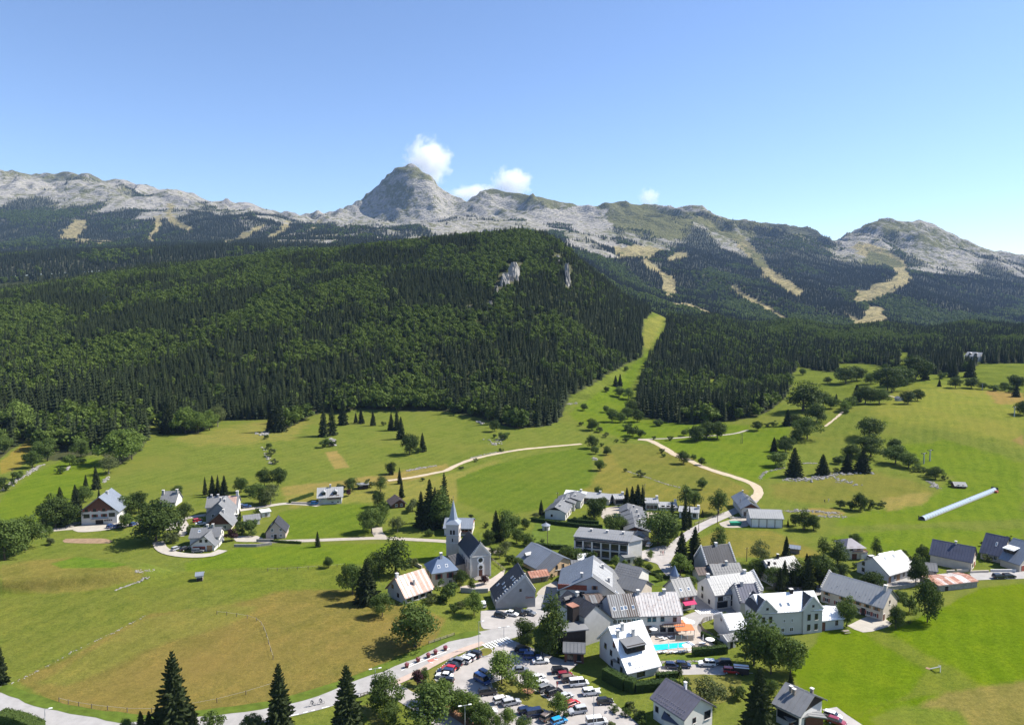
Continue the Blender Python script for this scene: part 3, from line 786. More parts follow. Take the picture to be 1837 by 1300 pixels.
# ------------------------------------------------------------------ air between the viewpoint and the mountains
def box_mesh(name, lo, hi, mat):
    V = [(x, y, z) for z in (lo[2], hi[2]) for y in (lo[1], hi[1]) for x in (lo[0], hi[0])]
    F = [(0, 2, 3, 1), (4, 5, 7, 6), (0, 1, 5, 4), (2, 6, 7, 3), (0, 4, 6, 2), (1, 3, 7, 5)]
    return mesh_from(name, V, F, mat)
hm = bpy.data.materials.new('haze_air'); hm.use_nodes = True
ht = hm.node_tree; ht.nodes.remove(ht.nodes['Principled BSDF'])
pv = ht.nodes.new('ShaderNodeVolumePrincipled')
pv.inputs['Color'].default_value = (0.42, 0.62, 1.0, 1)
pv.inputs['Density'].default_value = 0.000026
pv.inputs['Anisotropy'].default_value = 0.0
ht.links.new(pv.outputs[0], ht.nodes['Material Output'].inputs['Volume'])
haze = bpy.data.objects.new('haze', box_mesh('haze', (-9800, -600, float(min(gV[:, 2].min(), hV[:, 2].min(), mV[:, 2].min())) - 3.5), (9800, 7600, 1330), hm))
COL.objects.link(haze); haze['kind'] = 'stuff'
haze['label'] = 'thin blue summer haze over the valley'; haze['category'] = 'haze'
# ------------------------------------------------------------------ building kit
REG = {'A1': (0, 820, 3.9935), 'A2': (340, 820, 3.9935), 'A3': (600, 860, 4.5925), 'A4': (900, 840, 4.5925), 'A5': (1200, 840, 4.5925), 'A6': (1437, 840, 4.5925), 'A7': (860, 1000, 4.5925), 'A8': (1200, 1000, 3.674),
       'B1': (0, 1100, 3.674), 'B2': (440, 1080, 4.374), 'B3': (740, 1080, 4.374), 'B4': (1060, 1080, 4.175), 'B5': (1400, 1050, 4.2037), 'C1': (0, 640, 3.9935), 'C2': (400, 640, 3.9935), 'C3': (800, 640, 3.9935), 'C4': (1100, 540, 3.9935),
       'C5': (1377, 600, 3.9935), 'C6': (1340, 720, 3.6962), 'C7': (560, 900, 5.2), 'C8': (1200, 860, 6.1233), 'D3': (1180, 1080, 13.0), 'D4': (960, 1040, 8.127), 'D5': (780, 1150, 8.667), 'D6': (940, 1180, 10.206), 'D7': (690, 1220, 11.48), 'D8': (1240, 1150, 8.669), 'P': (0, 0, 1.0)}
def P(reg, x, y):
    ox, oy, s = REG[reg]
    return ox + x / s, oy + y / s
def empty(name, loc, rz=0.0):
    o = bpy.data.objects.new(name, None); COL.objects.link(o)
    o.location = loc; o.rotation_euler = (0, 0, rz); o.empty_display_size = 0.5
    return o
def tag(o, label, cat, group=None):
    o['label'] = label; o['category'] = cat
    if group: o['group'] = group
    return o
def part(name, me, parent, loc=(0, 0, 0), rz=0.0, rx=0.0, ry=0.0):
    o = bpy.data.objects.new(name, me); COL.objects.link(o)
    o.parent = parent; o.location = loc; o.rotation_euler = (rx, ry, rz)
    return o
MC = {}
def bxm(sx, sy, sz, mat, base=False, bev=0.0):
    """shared box mesh, centred (or standing on its base), edges slightly bevelled when asked"""
    key = ('b', round(sx, 3), round(sy, 3), round(sz, 3), mat, base, bev)
    if key not in MC:
        bm = bmesh.new(); bmesh.ops.create_cube(bm, size=1.0)
        bmesh.ops.scale(bm, vec=(sx, sy, sz), verts=bm.verts)
        if base: bmesh.ops.translate(bm, vec=(0, 0, sz / 2), verts=bm.verts)
        if bev: bmesh.ops.bevel(bm, geom=list(bm.edges), offset=bev, segments=1, affect='EDGES')
        me = bpy.data.meshes.new(mat + '_block'); bm.to_mesh(me); bm.free()
        me.materials.append(MATS[mat]); MC[key] = me
    return MC[key]
def cylm(r0, r1, h, mat, n=10, z0=0.0):
    key = ('c', round(r0, 3), round(r1, 3), round(h, 3), mat, n, z0)
    if key not in MC:
        bm = bmesh.new(); bmesh.ops.create_cone(bm, cap_ends=True, segments=n, radius1=r0, radius2=r1, depth=h)
        bmesh.ops.translate(bm, vec=(0, 0, h / 2 + z0), verts=bm.verts)
        me = bpy.data.meshes.new(mat + '_round'); bm.to_mesh(me); bm.free()
        me.materials.append(MATS[mat]); MC[key] = me
    return MC[key]
def shape(name, V, F, mat):
    return mesh_from(name, V, F, mat)
# building materials: plaster, boards, sheet metal, slate
mottled('white_plaster', (0.57, 0.55, 0.52), 0.10, 0.5, 0.9, 0.2, stain=((0.50, 0.48, 0.45), 0.35, 0.62))
mottled('cream_plaster', (0.50, 0.44, 0.365), 0.12, 0.5, 0.9, 0.2, stain=((0.42, 0.36, 0.30), 0.35, 0.6))
mottled('pink_plaster', (0.46, 0.37, 0.31), 0.12, 0.5, 0.9, 0.2, stain=((0.40, 0.33, 0.28), 0.4, 0.58))
mottled('grey_plaster', (0.34, 0.335, 0.33), 0.14, 0.4, 0.9, 0.2, stain=((0.30, 0.29, 0.29), 0.3, 0.58))
mottled('pale_grey_plaster', (0.45, 0.44, 0.425), 0.10, 0.4, 0.9, 0.2, stain=((0.38, 0.37, 0.36), 0.3, 0.6))
mottled('church_plaster', (0.50, 0.45, 0.41), 0.12, 0.5, 0.9, 0.2, stain=((0.46, 0.41, 0.39), 0.4, 0.58))
mottled('stone', (0.28, 0.26, 0.24), 0.3, 1.4, 0.95, 0.2, 0.4)
mottled('rubble', (0.24, 0.225, 0.205), 0.3, 1.1, 0.95, 0.2, 0.4)
mottled('coping', (0.55, 0.53, 0.50), 0.2, 1.6, 0.9, 0.2)
mottled('timber_brown', (0.13, 0.055, 0.035), 0.3, 2.2, 0.8, 0.2)
mottled('timber_red', (0.30, 0.085, 0.050), 0.25, 2.2, 0.8, 0.2)
mottled('timber_pale', (0.56, 0.40, 0.25), 0.18, 1.6, 0.8, 0.2)
mottled('timber_dark', (0.035, 0.028, 0.025), 0.3, 2.0, 0.85, 0.2)
mottled('timber_grey', (0.23, 0.20, 0.17), 0.3, 2.0, 0.9, 0.2)
mottled('shutter_red', (0.24, 0.07, 0.05), 0.2, 3.0, 0.7, 0.3)
mottled('shutter_wood', (0.34, 0.19, 0.10), 0.2, 3.0, 0.7, 0.3)
mottled('frame_white', (0.74, 0.73, 0.71), 0.08, 2.0, 0.6, 0.4)
mottled('frame_dark', (0.09, 0.055, 0.045), 0.2, 2.0, 0.7, 0.3)
m_, t_, b_ = nt('glass'); b_.inputs['Base Color'].default_value = (0.018, 0.021, 0.026, 1); b_.inputs['Roughness'].default_value = 0.12; b_.inputs['Specular IOR Level'].default_value = 0.6; MATS['glass'] = m_
m_, t_, b_ = nt('skylight_glass'); b_.inputs['Base Color'].default_value = (0.10, 0.14, 0.20, 1); b_.inputs['Roughness'].default_value = 0.1; b_.inputs['Specular IOR Level'].default_value = 0.8; MATS['skylight_glass'] = m_
def sheet_roof(name, c, var=0.12, rough=0.5, metal=0.0, spec=0.4, stain=None, seam=None):
    m, t, b = nt(name)
    v = objc(t)
    n1 = noise(t, 0.35, 4, 0.6, pos(t)); n2 = noise(t, 5.0, 3, 0.6, pos(t))
    col = ramp(t, n1, [(0.3, tuple(x * (1 - var) for x in c)), (0.7, tuple(min(.9, x * (1 + var)) for x in c))]).outputs[0]
    col = mixc(t, 0.2, col, ramp(t, n2, [(0.35, tuple(x * (1 - 2 * var) for x in c)), (0.65, tuple(min(.9, x * (1 + var)) for x in c))]).outputs[0])
    if stain:
        st = noise(t, stain[1], 5, 0.72, pos(t))
        col = mixc(t, ramp(t, st, [(stain[2], (0, 0, 0)), (stain[2] + 0.10, (1, 1, 1))]).outputs[0], col, stain[0])
    t.links.new(col, b.inputs['Base Color'])
    b.inputs['Roughness'].default_value = rough; b.inputs['Metallic'].default_value = metal; b.inputs['Specular IOR Level'].default_value = spec
    bump(t, b, n2, 0.15, 0.03)
    MATS[name] = m
sheet_roof('roof_white', (0.74, 0.75, 0.76), 0.05, 0.45)
sheet_roof('roof_pale', (0.30, 0.303, 0.303), 0.10)
sheet_roof('roof_grey', (0.150, 0.153, 0.158), 0.12)
sheet_roof('roof_mid', (0.185, 0.187, 0.190), 0.12)
sheet_roof('roof_bluegrey', (0.19, 0.213, 0.25), 0.12, 0.4)
sheet_roof('roof_blue', (0.105, 0.145, 0.22), 0.15, 0.4)
sheet_roof('roof_slate', (0.036, 0.037, 0.044), 0.25, 0.6)
sheet_roof('roof_navy', (0.055, 0.062, 0.10), 0.2, 0.5)
sheet_roof('roof_brown', (0.10, 0.075, 0.065), 0.25, 0.7)
sheet_roof('roof_purple', (0.145, 0.135, 0.16), 0.15, 0.5)
sheet_roof('roof_rust', (0.30, 0.135, 0.090), 0.3, 0.8, stain=((0.42, 0.30, 0.25), 0.7, 0.55))
sheet_roof('roof_rustpale', (0.45, 0.30, 0.24), 0.2, 0.7, stain=((0.33, 0.17, 0.12), 0.8, 0.56))
sheet_roof('roof_whiterust', (0.48, 0.455, 0.44), 0.14, 0.6, stain=((0.33, 0.27, 0.25), 0.9, 0.53))
sheet_roof('spire_metal', (0.25, 0.285, 0.335), 0.12, 0.4)
mottled('gutter_zinc', (0.20, 0.20, 0.21), 0.2, 1.0, 0.5, 0.4)
sheet_roof('snow_guard', (0.12, 0.12, 0.13), 0.1)

def wpt(p, z=None):
    """ground point of a pixel, or the point at height p[2] above the valley floor"""
    if len(p) == 3: return Vector(at_z(p[0], p[1], p[2] + GZ))
    return Vector(hit(p[0], p[1]))
GZ = 0.0
def plane_hit(p, o, d):
    """line of sight through pixel p meets the upright plane through o along d -> (distance along d, height)"""
    a, b, c = ray(p[0], p[1])
    M = Matrix(((a, -d.x), (b, -d.y)))
    t, s = M.inverted() @ Vector((o.x, o.y))
    return s, CAMZ + c * t
LOG = []
class House:
    def __init__(s, reg, A, B, label=None, cat='house', name='house', front='e', D=9.0, he=None, hr=None, he2=None, rf=0.5, ye=None, yr=None, R=None, C=None, side='A', parent=None, pre='',
                 wall='white_plaster', roof='roof_grey', roof2=None, oe=0.5, og=0.4, th=0.22, hip=0.0, group=None, flat=False, depth=2.0, rot=0.0):
        global GZ
        q = lambda p: P(reg, *p[:2]) + tuple(p[2:])
        A, B = q(A), q(B)
        a = wpt(A); b = wpt(B)
        ex = (b - a); W = ex.length; ex.normalize(); ex.rotate(Matrix.Rotation(math.radians(rot), 2)); ey = Vector((-ex.y, ex.x))
        gz = T((a.x + b.x) / 2, (a.y + b.y) / 2)
        if len(A) == 3 and ye is None and he is None: he = A[2]
        if ye is not None: he = plane_hit(P(reg, *ye), a, ex)[1] - gz
        S = D
        if front == 'e':
            o = a if side == 'A' else b
            if C is not None:
                S, h2 = plane_hit(P(reg, *C), o, ey); D = S
                if he2 is None: he2 = h2 - gz
            if R is not None:
                s_, h_ = plane_hit(P(reg, *R), o, ey); rf = s_ / D; hr = h_ - gz
            elif yr is not None:
                m = a + ey * (D * rf); hr = plane_hit(P(reg, *yr), m, ex)[1] - gz
        else:
            if R is not None:
                s_, h_ = plane_hit(P(reg, *R), a, ex); rf = s_ / W; hr = h_ - gz
            elif yr is not None: hr = plane_hit(P(reg, *yr), a, ex)[1] - gz
            if C is not None:
                xw = Vector(at_z(*P(reg, *C), gz + he)); D = (xw - a).dot(ey)
        if he2 is None: he2 = he
        LOG.append('%-34s W%.1f D%.1f he%.1f he2 %.1f hr%.1f rf%.2f Y%.0f' % ((label or name)[:34], W, D, he, he2, hr, rf, a.y))
        s.W, s.D, s.he, s.he2, s.hr, s.rf, s.front, s.gz = W, D, he, he2, hr, rf, front, gz
        s.oe, s.og, s.th, s.hip = oe, og, th, hip
        c = a + ex * (W / 2) + ey * (D / 2)
        ang = math.atan2(ex.y, ex.x)
        s.e = empty(name, (c.x, c.y, gz), ang)
        if parent is not None:
            s.e.name = pre + 'block'; s.e.parent = parent.e
            s.e.matrix_parent_inverse = Matrix.Identity(4)
            mw = Matrix.Translation((parent.e.location)) @ Matrix.Rotation(parent.e.rotation_euler.z, 4, 'Z')
            mm = mw.inverted() @ (Matrix.Translation((c.x, c.y, gz)) @ Matrix.Rotation(ang, 4, 'Z'))
            bpy.data.objects.remove(s.e); s.e = parent.e; s.M = mm
        else:
            s.M = Matrix.Identity(4); tag(s.e, label, cat, group)
        s.pre = pre
        s.cap = {}
        # walls: a five-sided prism
        prof = [(0, -depth), (0, he), (rf, hr), (1, he2), (1, -depth)]
        if hip or flat: prof = [(0, -depth), (0, he), (1, he2), (1, -depth)]
        V, F = [], []
        n = len(prof)
        for end in (0, 1):
            for f, z in prof: V.append(s.loc(f, end, z))
        F += [tuple(range(n)), tuple(range(2 * n - 1, n - 1, -1))]
        for k in range(n): F.append(((k + 1) % n, k, n + k, n + (k + 1) % n))
        s.wall = part(pre + 'wall', shape('wall', V, F, wall), s.e)
        s.place(s.wall)
        s.roofmat = roof
        if flat: s.flat_roof(roof)
        elif hip: s.hip_roof(roof)
        else: s.gable_roof(roof, roof2)
    def place(s, o):
        if s.M != Matrix.Identity(4): o.matrix_basis = s.M @ o.matrix_basis
        return o
    def loc(s, f, end, z):
        """f across the ridge (0..1), end along the ridge (0..1)"""
        if s.front == 'e': return (-s.W / 2 + end * s.W, -s.D / 2 + f * s.D, z)
        return (-s.W / 2 + f * s.W, -s.D / 2 + end * s.D, z)
    def spans(s):
        return (s.D, s.W) if s.front == 'e' else (s.W, s.D)
    def roof_line(s, k):
        S, L = s.spans()
        run = s.rf * S if k == 1 else (1 - s.rf) * S
        h = s.he if k == 1 else s.he2
        sl = (s.hr - h) / max(run, .1)
        fo = -s.oe / S if k == 1 else 1 + s.oe / S
        return fo, h - sl * s.oe
    def slope_mesh(s, k, e0, e1, mat, lift=0.0, th=None, q0=0.0, q1=1.0):
        S, L = s.spans(); th = th or s.th
        fo, ho = s.roof_line(k)
        def pt(q, e, d): return s.loc(s.rf + (fo - s.rf) * q, e, s.hr + (ho - s.hr) * q + 0.02 + lift + d)
        V = [pt(q, e, d) for d in (0, th) for e in (e0, e1) for q in (q0, q1)]
        F = [(0, 1, 3, 2), (4, 6, 7, 5), (0, 4, 5, 1), (2, 3, 7, 6), (0, 2, 6, 4), (1, 5, 7, 3)]
        return shape('roof', V, F, mat)
    def gable_roof(s, m1, m2):
        S, L = s.spans(); g = s.og / L
        s.roof = []
        for k, m in ((1, m1), (2, m2 or m1)):
            o = part(s.pre + 'roof', s.slope_mesh(k, -g, 1 + g, m), s.e); s.place(o); s.roof.append(o)
        # gutters under the eaves and standing seams down the slopes
        for k in (1, 2):
            fo, ho = s.roof_line(k)
            a_, b_ = s.loc(fo, -g, ho + .05), s.loc(fo, 1 + g, ho + .05); d_ = (.16 if s.front == 'e' else L + 2 * s.og, L + 2 * s.og if s.front == 'e' else .16)
            o = part('gutter', bxm(d_[1], d_[0], .14, 'gutter_zinc') if s.front == 'e' else bxm(.16, L + 2 * s.og, .14, 'gutter_zinc'), s.roof[k - 1], tuple((u + v) / 2 for u, v in zip(a_, b_)))
            n = max(4, int(L / .85)); V, F = [], []
            for i in range(n + 1):
                e0 = -g + (1 + 2 * g) * i / n
                for dd in (-.05, .05):
                    for q in (0.01, .995):
                        for z in (.0, .10): V.append(s.loc(s.rf + (fo - s.rf) * q, e0 + dd / L, s.hr + (ho - s.hr) * q + s.th + z))
                b = 8 * i; F += [(b, b + 2, b + 3, b + 1), (b + 4, b + 5, b + 7, b + 6), (b + 1, b + 3, b + 7, b + 5), (b + 2, b + 6, b + 7, b + 3)]
            o = part('roof_seams', shape('seams', V, F, m1 if k == 1 else (m2 or m1)), s.roof[k - 1]); o['kind'] = 'stuff'
        # ridge cap
        V = [s.loc(s.rf + d / S, e, s.hr + s.th + z) for e in (-g, 1 + g) for d, z in ((-.22, -.10), (0, .07), (.22, -.10), (0, -.12))]
        F = [(0, 1, 5, 4), (1, 2, 6, 5), (2, 3, 7, 6), (3, 0, 4, 7), (0, 3, 2, 1), (4, 5, 6, 7)]
        s.place(part(s.pre + 'ridge_cap', shape('ridge', V, F, m1), s.e))
    def flat_roof(s, m):
        V = [(x, y, z) for z in (s.he + .02, s.he + .3) for y in (-s.D / 2 - s.oe, s.D / 2 + s.oe) for x in (-s.W / 2 - s.oe, s.W / 2 + s.oe)]
        F = [(0, 2, 3, 1), (4, 5, 7, 6), (0, 1, 5, 4), (2, 6, 7, 3), (0, 4, 6, 2), (1, 3, 7, 5)]
        s.roof = [s.place(part(s.pre + 'roof', shape('roof', V, F, m), s.e))] * 2
    def hip_roof(s, m):
        o = s.oe; S, L = s.spans(); h = s.he - .1
        r0, r1 = min(.49, s.hip / L), 1 - min(.49, s.hip / L)
        b = [s.loc(-o / S, -o / L, h), s.loc(-o / S, 1 + o / L, h), s.loc(1 + o / S, 1 + o / L, h), s.loc(1 + o / S, -o / L, h)]
        t = [s.loc(.5, r0, s.hr), s.loc(.5, r1, s.hr)]
        V = b + t; F = [(0, 1, 5, 4), (2, 3, 4, 5), (3, 0, 4), (1, 2, 5), (3, 2, 1, 0)]
        s.roof = [s.place(part(s.pre + 'roof', shape('roof', V, F, m), s.e))] * 2
        s.rf = .5
    def face(s, f, t, z, out=0.0):
        if f == 'f': return (-s.W / 2 + t * s.W, -s.D / 2 - out, z), 0.0
        if f == 'r': return (s.W / 2 + out, -s.D / 2 + t * s.D, z), math.pi / 2
        if f == 'l': return (-s.W / 2 - out, s.D / 2 - t * s.D, z), -math.pi / 2
        return (s.W / 2 - t * s.W, s.D / 2 + out, z), math.pi
    def win(s, f, pts, w=1.0, h=1.25, frame='frame_white', shut=None, name='window', glass='glass'):
        for t, z in pts:
            p, r = s.face(f, t, z)
            o = part(name, bxm(w + .22, .14, h + .22, frame), s.e, p, r); s.place(o)
            part('pane', bxm(w, .19, h, glass), o)
            if frame == 'frame_white' and w < 1.7: part('glazing_bar', bxm(.07, .22, h, frame), o)
            part('sill', bxm(w + .4, .30, .09, 'coping'), o, (0, -.06, -h / 2 - .16))
            if shut:
                for sg in (-1, 1): part('shutter', bxm(w * .5, .09, h + .1, shut), o, (sg * (w * .77 + .08), -.06, 0))
        return s
    def door(s, f, t, w=1.1, h=2.1, mat='shutter_wood', z0=0.0, name='door'):
        p, r = s.face(f, t, z0 + h / 2)
        o = part(name, bxm(w, .16, h, mat), s.e, p, r); s.place(o)
        part('door_frame', bxm(w + .26, .12, .16, 'frame_white' if mat != 'frame_white' else 'timber_grey'), o, (0, 0, h / 2 + .08))
        part('door_handle', bxm(.06, .24, .18, 'snow_guard'), o, (w * .36, 0, -.05))
        return s
    def rpt(s, k, t, q):
        fo, ho = s.roof_line(k)
        return s.loc(s.rf + (fo - s.rf) * q, t, s.hr + (ho - s.hr) * q + s.th)
    def slope_ang(s, k):
        S, L = s.spans(); fo, ho = s.roof_line(k)
        return math.atan2(s.hr - ho, abs(fo - s.rf) * S)
    def chim(s, pts, w=.7, h=1.3, mat='grey_plaster', cap='coping'):
        for k, t, q in pts:
            p = s.rpt(k, t, q)
            o = part('chimney', bxm(w, w, h + 1.2, mat, True), s.roof[k - 1], (p[0], p[1], p[2] - 1.2))
            part('chimney_cap', bxm(w + .22, w + .22, .14, cap), o, (0, 0, h + 1.28))
        return s
    def roofbox(s, k, t, q, w, l, th, mat, name, z=0.0):
        """a flat piece lying on a roof slope (w along the ridge, l down the slope)"""
        p = s.rpt(k, t, q); a = s.slope_ang(k)
        if s.front == 'e':
            o = part(name, bxm(w, l, th, mat), s.roof[k - 1], (p[0], p[1], p[2] + z), 0, a if k == 1 else -a)
        else:
            o = part(name, bxm(l, w, th, mat), s.roof[k - 1], (p[0], p[1], p[2] + z), 0, 0, -a if k == 1 else a)
        return o
    def sky(s, pts, w=.9, l=1.2):
        for k, t, q in pts:
            o = s.roofbox(k, t, q, w, l, .16, 'frame_white', 'skylight')
            part('pane', bxm(*((w * .76, l * .76) if s.front == 'e' else (l * .76, w * .76)), .2, 'skylight_glass'), o)
        return s
    def guards(s, k, rows, n, mat='snow_guard'):
        """rows of small snow guards fixed on a slope"""
        V, F = [], []
        for q in rows:
            for i in range(n):
                p = s.rpt(k, (i + .5 + (.5 if rows.index(q) % 2 else 0)) / (n + .5), q)
                b = len(V)
                for dz in (0, .10):
                    for dx, dy in ((-.09, -.09), (.09, -.09), (.09, .09), (-.09, .09)): V.append((p[0] + dx, p[1] + dy, p[2] + dz))
                F += [(b, b + 1, b + 5, b + 4), (b + 1, b + 2, b + 6, b + 5), (b + 2, b + 3, b + 7, b + 6), (b + 3, b, b + 4, b + 7), (b + 4, b + 5, b + 6, b + 7)]
        o = part('snow_guards', shape('guards', V, F, mat), s.e); s.place(o); o['kind'] = 'stuff'
        return s
    def ribs(s, k, n, mat='roof_pale', w=.16, h=.14, name='roof_seam'):
        for i in range(n):
            o = s.roofbox(k, (i + .5) / n, .5, w, s.slope_len(k), h, mat, name, .02)
        return s
    def slope_len(s, k):
        S, L = s.spans(); fo, ho = s.roof_line(k)
        return math.hypot(s.hr - ho, abs(fo - s.rf) * S)
    def panels(s, k, mats, t0=0.0, t1=1.0, q0=0.0, q1=1.0):
        """separate roof sheets side by side, each with its own colour"""
        S, L = s.spans(); g = s.og / L; n = len(mats)
        lo, hi = (-g if t0 == 0 else t0), (1 + g if t1 == 1 else t1)
        for i, m in enumerate(mats):
            a = lo + (hi - lo) * i / n + .03 / L; b = lo + (hi - lo) * (i + 1) / n - .03 / L
            o = part('roof_panel', s.slope_mesh(k, a, b, m, s.th + .01, .05, q0, q1), s.roof[k - 1])
        return s
    def stepped(s, ends, n=9, mat='coping', size=.55):
        """gable parapet topped with projecting step stones"""
        S, L = s.spans()
        for e in ends:
            for k in (1, 2):
                fo, ho = s.roof_line(k)
                f1 = 0.0 if k == 1 else 1.0
                he = s.he if k == 1 else s.he2
                for i in range(n + (1 if k == 1 else 0)):
                    u = i / n
                    p = s.loc(f1 + (s.rf - f1) * u, e, he + (s.hr - he) * u)
                    dx = abs(f1 - s.rf) * S / n
                    mesh = bxm(*((size, dx * .62, size * 1.15) if s.front == 'e' else (dx * .62, size, size * 1.15)), mat)
                    o = part('coping_stone', mesh, s.wall, (p[0], p[1], p[2] + .58))
                V = []
                for d in (-.26, .26):
                    for u in (0, 1):
                        for z in (-.5, .38):
                            q = s.loc(f1 + (s.rf - f1) * u, e + d / L, he + (s.hr - he) * u + z); V.append(q)
                F = [(0, 1, 3, 2), (4, 6, 7, 5), (0, 4, 5, 1), (2, 3, 7, 6), (0, 2, 6, 4), (1, 5, 7, 3)]
                part('parapet', shape('parapet', V, F, 'pale_grey_plaster'), s.wall)
        return s
    def gable_board(s, end, mat, z0=None, name='gable_boarding', th=.08):
        """boarded triangle in a gable"""
        S, L = s.spans(); he = z0 if z0 is not None else min(s.he, s.he2) + .3
        ea = (he - s.he) / max(.1, s.hr - s.he) * s.rf
        eb = 1 - (he - s.he2) / max(.1, s.hr - s.he2) * (1 - s.rf)
        V = []
        for d in (-.03, .06):
            e = -d / L if end == 0 else 1 + d / L
            V += [s.loc(ea + .01, e, he), s.loc(eb - .01, e, he), s.loc(s.rf, e, s.hr - .1)]
        F = [(0, 1, 2), (3, 5, 4), (0, 3, 4, 1), (1, 4, 5, 2), (2, 5, 3, 0)]
        o = part(name, shape('boarding', V, F, mat), s.e); s.place(o)
        return s
    def box(s, f, t, z, w, h, d, mat, name):
        """a block standing out of a wall face (balcony, awning, porch slab)"""
        p, r = s.face(f, t, z, d / 2)
        return s.place(part(name, bxm(w, d, h, mat), s.e, p, r))
    def balcony(s, f, t, z, w, d=1.2, mat='shutter_wood'):
        o = s.box(f, t, z, w, .16, d, 'timber_grey', 'balcony')
        part('railing', bxm(w, .08, .12, mat), o, (0, -d / 2 + .05, 1.0))
        n = max(3, int(w / .45))
        for i in range(n): part('baluster', bxm(.09, .06, .95, mat), o, (-w / 2 + .05 + (w - .1) * i / (n - 1), -d / 2 + .05, .5))
        return s
    def dormer(s, k, t, q, w=1.6, h=1.4, roof=None, mat='timber_dark', flatroof=False, l=2.2):
        p = s.rpt(k, t, q); sg = -1 if k == 1 else 1
        rz = (0 if k == 1 else math.pi) if s.front == 'e' else (-math.pi / 2 if k == 1 else math.pi / 2)
        o = part('dormer', bxm(w, l, h, mat, True), s.roof[k - 1], (p[0], p[1], p[2] - .5), rz)
        n = max(1, int(w / 1.3))
        for i in range(n): part('pane', bxm(w / n * .62, .1, h * .5, 'glass'), o, ((i + .5) * w / n - w / 2, -l / 2 - .02, h * .62))
        rm = roof or s.roofmat
        if flatroof:
            part('dormer_roof', bxm(w + .5, l + .9, .16, rm), o, (0, .05, h + .12), 0, .16)
        else:
            hw, ll = w / 2 + .25, l / 2 + .3
            V = [(-hw, -ll, h - .1), (hw, -ll, h - .1), (0, -ll, h + w * .4), (-hw, ll, h - .1), (hw, ll, h - .1), (0, ll, h + w * .4)]
            part('dormer_roof', shape('dormer_roof', V, [(0, 1, 2), (5, 4, 3), (0, 2, 5, 3), (1, 4, 5, 2), (0, 3, 4, 1)], rm), o)
        return s
# ------------------------------------------------------------------ roads, lanes, squares
mottled('asphalt', (0.30, 0.288, 0.278), 0.16, 0.35, 0.9, 0.25, stain=((0.23, 0.225, 0.22), 0.25, 0.60))
mottled('asphalt_lot', (0.325, 0.302, 0.285), 0.20, 0.22, 0.9, 0.25, stain=((0.28, 0.265, 0.25), 0.18, 0.58))
mottled('gravel', (0.33, 0.295, 0.25), 0.16, 0.6, 0.95, 0.15)
mottled('pale_gravel', (0.36, 0.33, 0.287), 0.14, 0.6, 0.95, 0.15)
mottled('dirt', (0.40, 0.33, 0.235), 0.18, 0.5, 0.95, 0.15)
mottled('pink_paving', (0.40, 0.31, 0.26), 0.14, 0.7, 0.9, 0.2)
mottled('paving', (0.38, 0.33, 0.285), 0.16, 0.5, 0.9, 0.2)
mottled('kerb_stone', (0.42, 0.40, 0.38), 0.15, 1.5, 0.9, 0.2)
mottled('paint_white', (0.72, 0.72, 0.70), 0.10, 0.8, 0.7, 0.3, stain=((0.45, 0.44, 0.42), 0.9, 0.62))
mottled('paint_red', (0.36, 0.13, 0.10), 0.2, 0.8, 0.8, 0.3)
mottled('lawn', (0.078, 0.112, 0.014), 0.35, 0.45, 0.95, 0.1, 0.3, fine=5.0)
mottled('dry_lawn', (0.125, 0.122, 0.026), 0.30, 0.45, 0.95, 0.1, 0.3, fine=5.0)
mottled('bark_mulch', (0.27, 0.145, 0.085), 0.30, 0.9, 0.95, 0.1, 0.3, fine=6.0)
mottled('soil', (0.24, 0.165, 0.105), 0.30, 0.6, 0.95, 0.1, 0.3)
def smooth_path(pts, step=3.0):
    """even points along a smooth curve through pts"""
    P_ = [Vector(p) for p in pts]; out = []
    Q = [P_[0] * 2 - P_[1]] + P_ + [P_[-1] * 2 - P_[-2]]
    for i in range(1, len(Q) - 2):
        p0, p1, p2, p3 = Q[i - 1:i + 3]
        n = max(2, int((p2 - p1).length / step))
        for k in range(n):
            t = k / n
            out.append(0.5 * ((2 * p1) + (p2 - p0) * t + (2 * p0 - 5 * p1 + 4 * p2 - p3) * t * t + (3 * p1 - p0 - 3 * p2 + p3) * t ** 3))
    out.append(P_[-1])
    return out
def strip(name, pix, width, mat, dz=.07, parent=None, world=False, wob=0.0, nx=3):
    pts = smooth_path(pix if world else [hit(*p) for p in pix])
    V, F = [], []
    n = len(pts); R = random.Random(len(pix))
    for i, p in enumerate(pts):
        d = (pts[min(n - 1, i + 1)] - pts[max(0, i - 1)]).normalized(); nn = Vector((-d.y, d.x))
        w = width * (1 + R.uniform(-wob, wob))
        for k in range(nx):
            V.append(p + nn * (w * (0.5 - k / (nx - 1))))
    X = np.array([v.x for v in V]); Y = np.array([v.y for v in V]); Z = T0(X, Y) + dz
    V = [(v.x, v.y, z) for v, z in zip(V, Z)]
    for i in range(n - 1):
        for k in range(nx - 1):
            a = i * nx + k
            F.append((a + 1, a, a + nx, a + nx + 1))
    me = mesh_from(name, V, F, mat)
    me.flip_normals() if me.polygons[0].normal.z < 0 else None
    o = bpy.data.objects.new(name, me); COL.objects.link(o)
    if parent: o.parent = parent
    else: o['kind'] = 'structure'
    return o
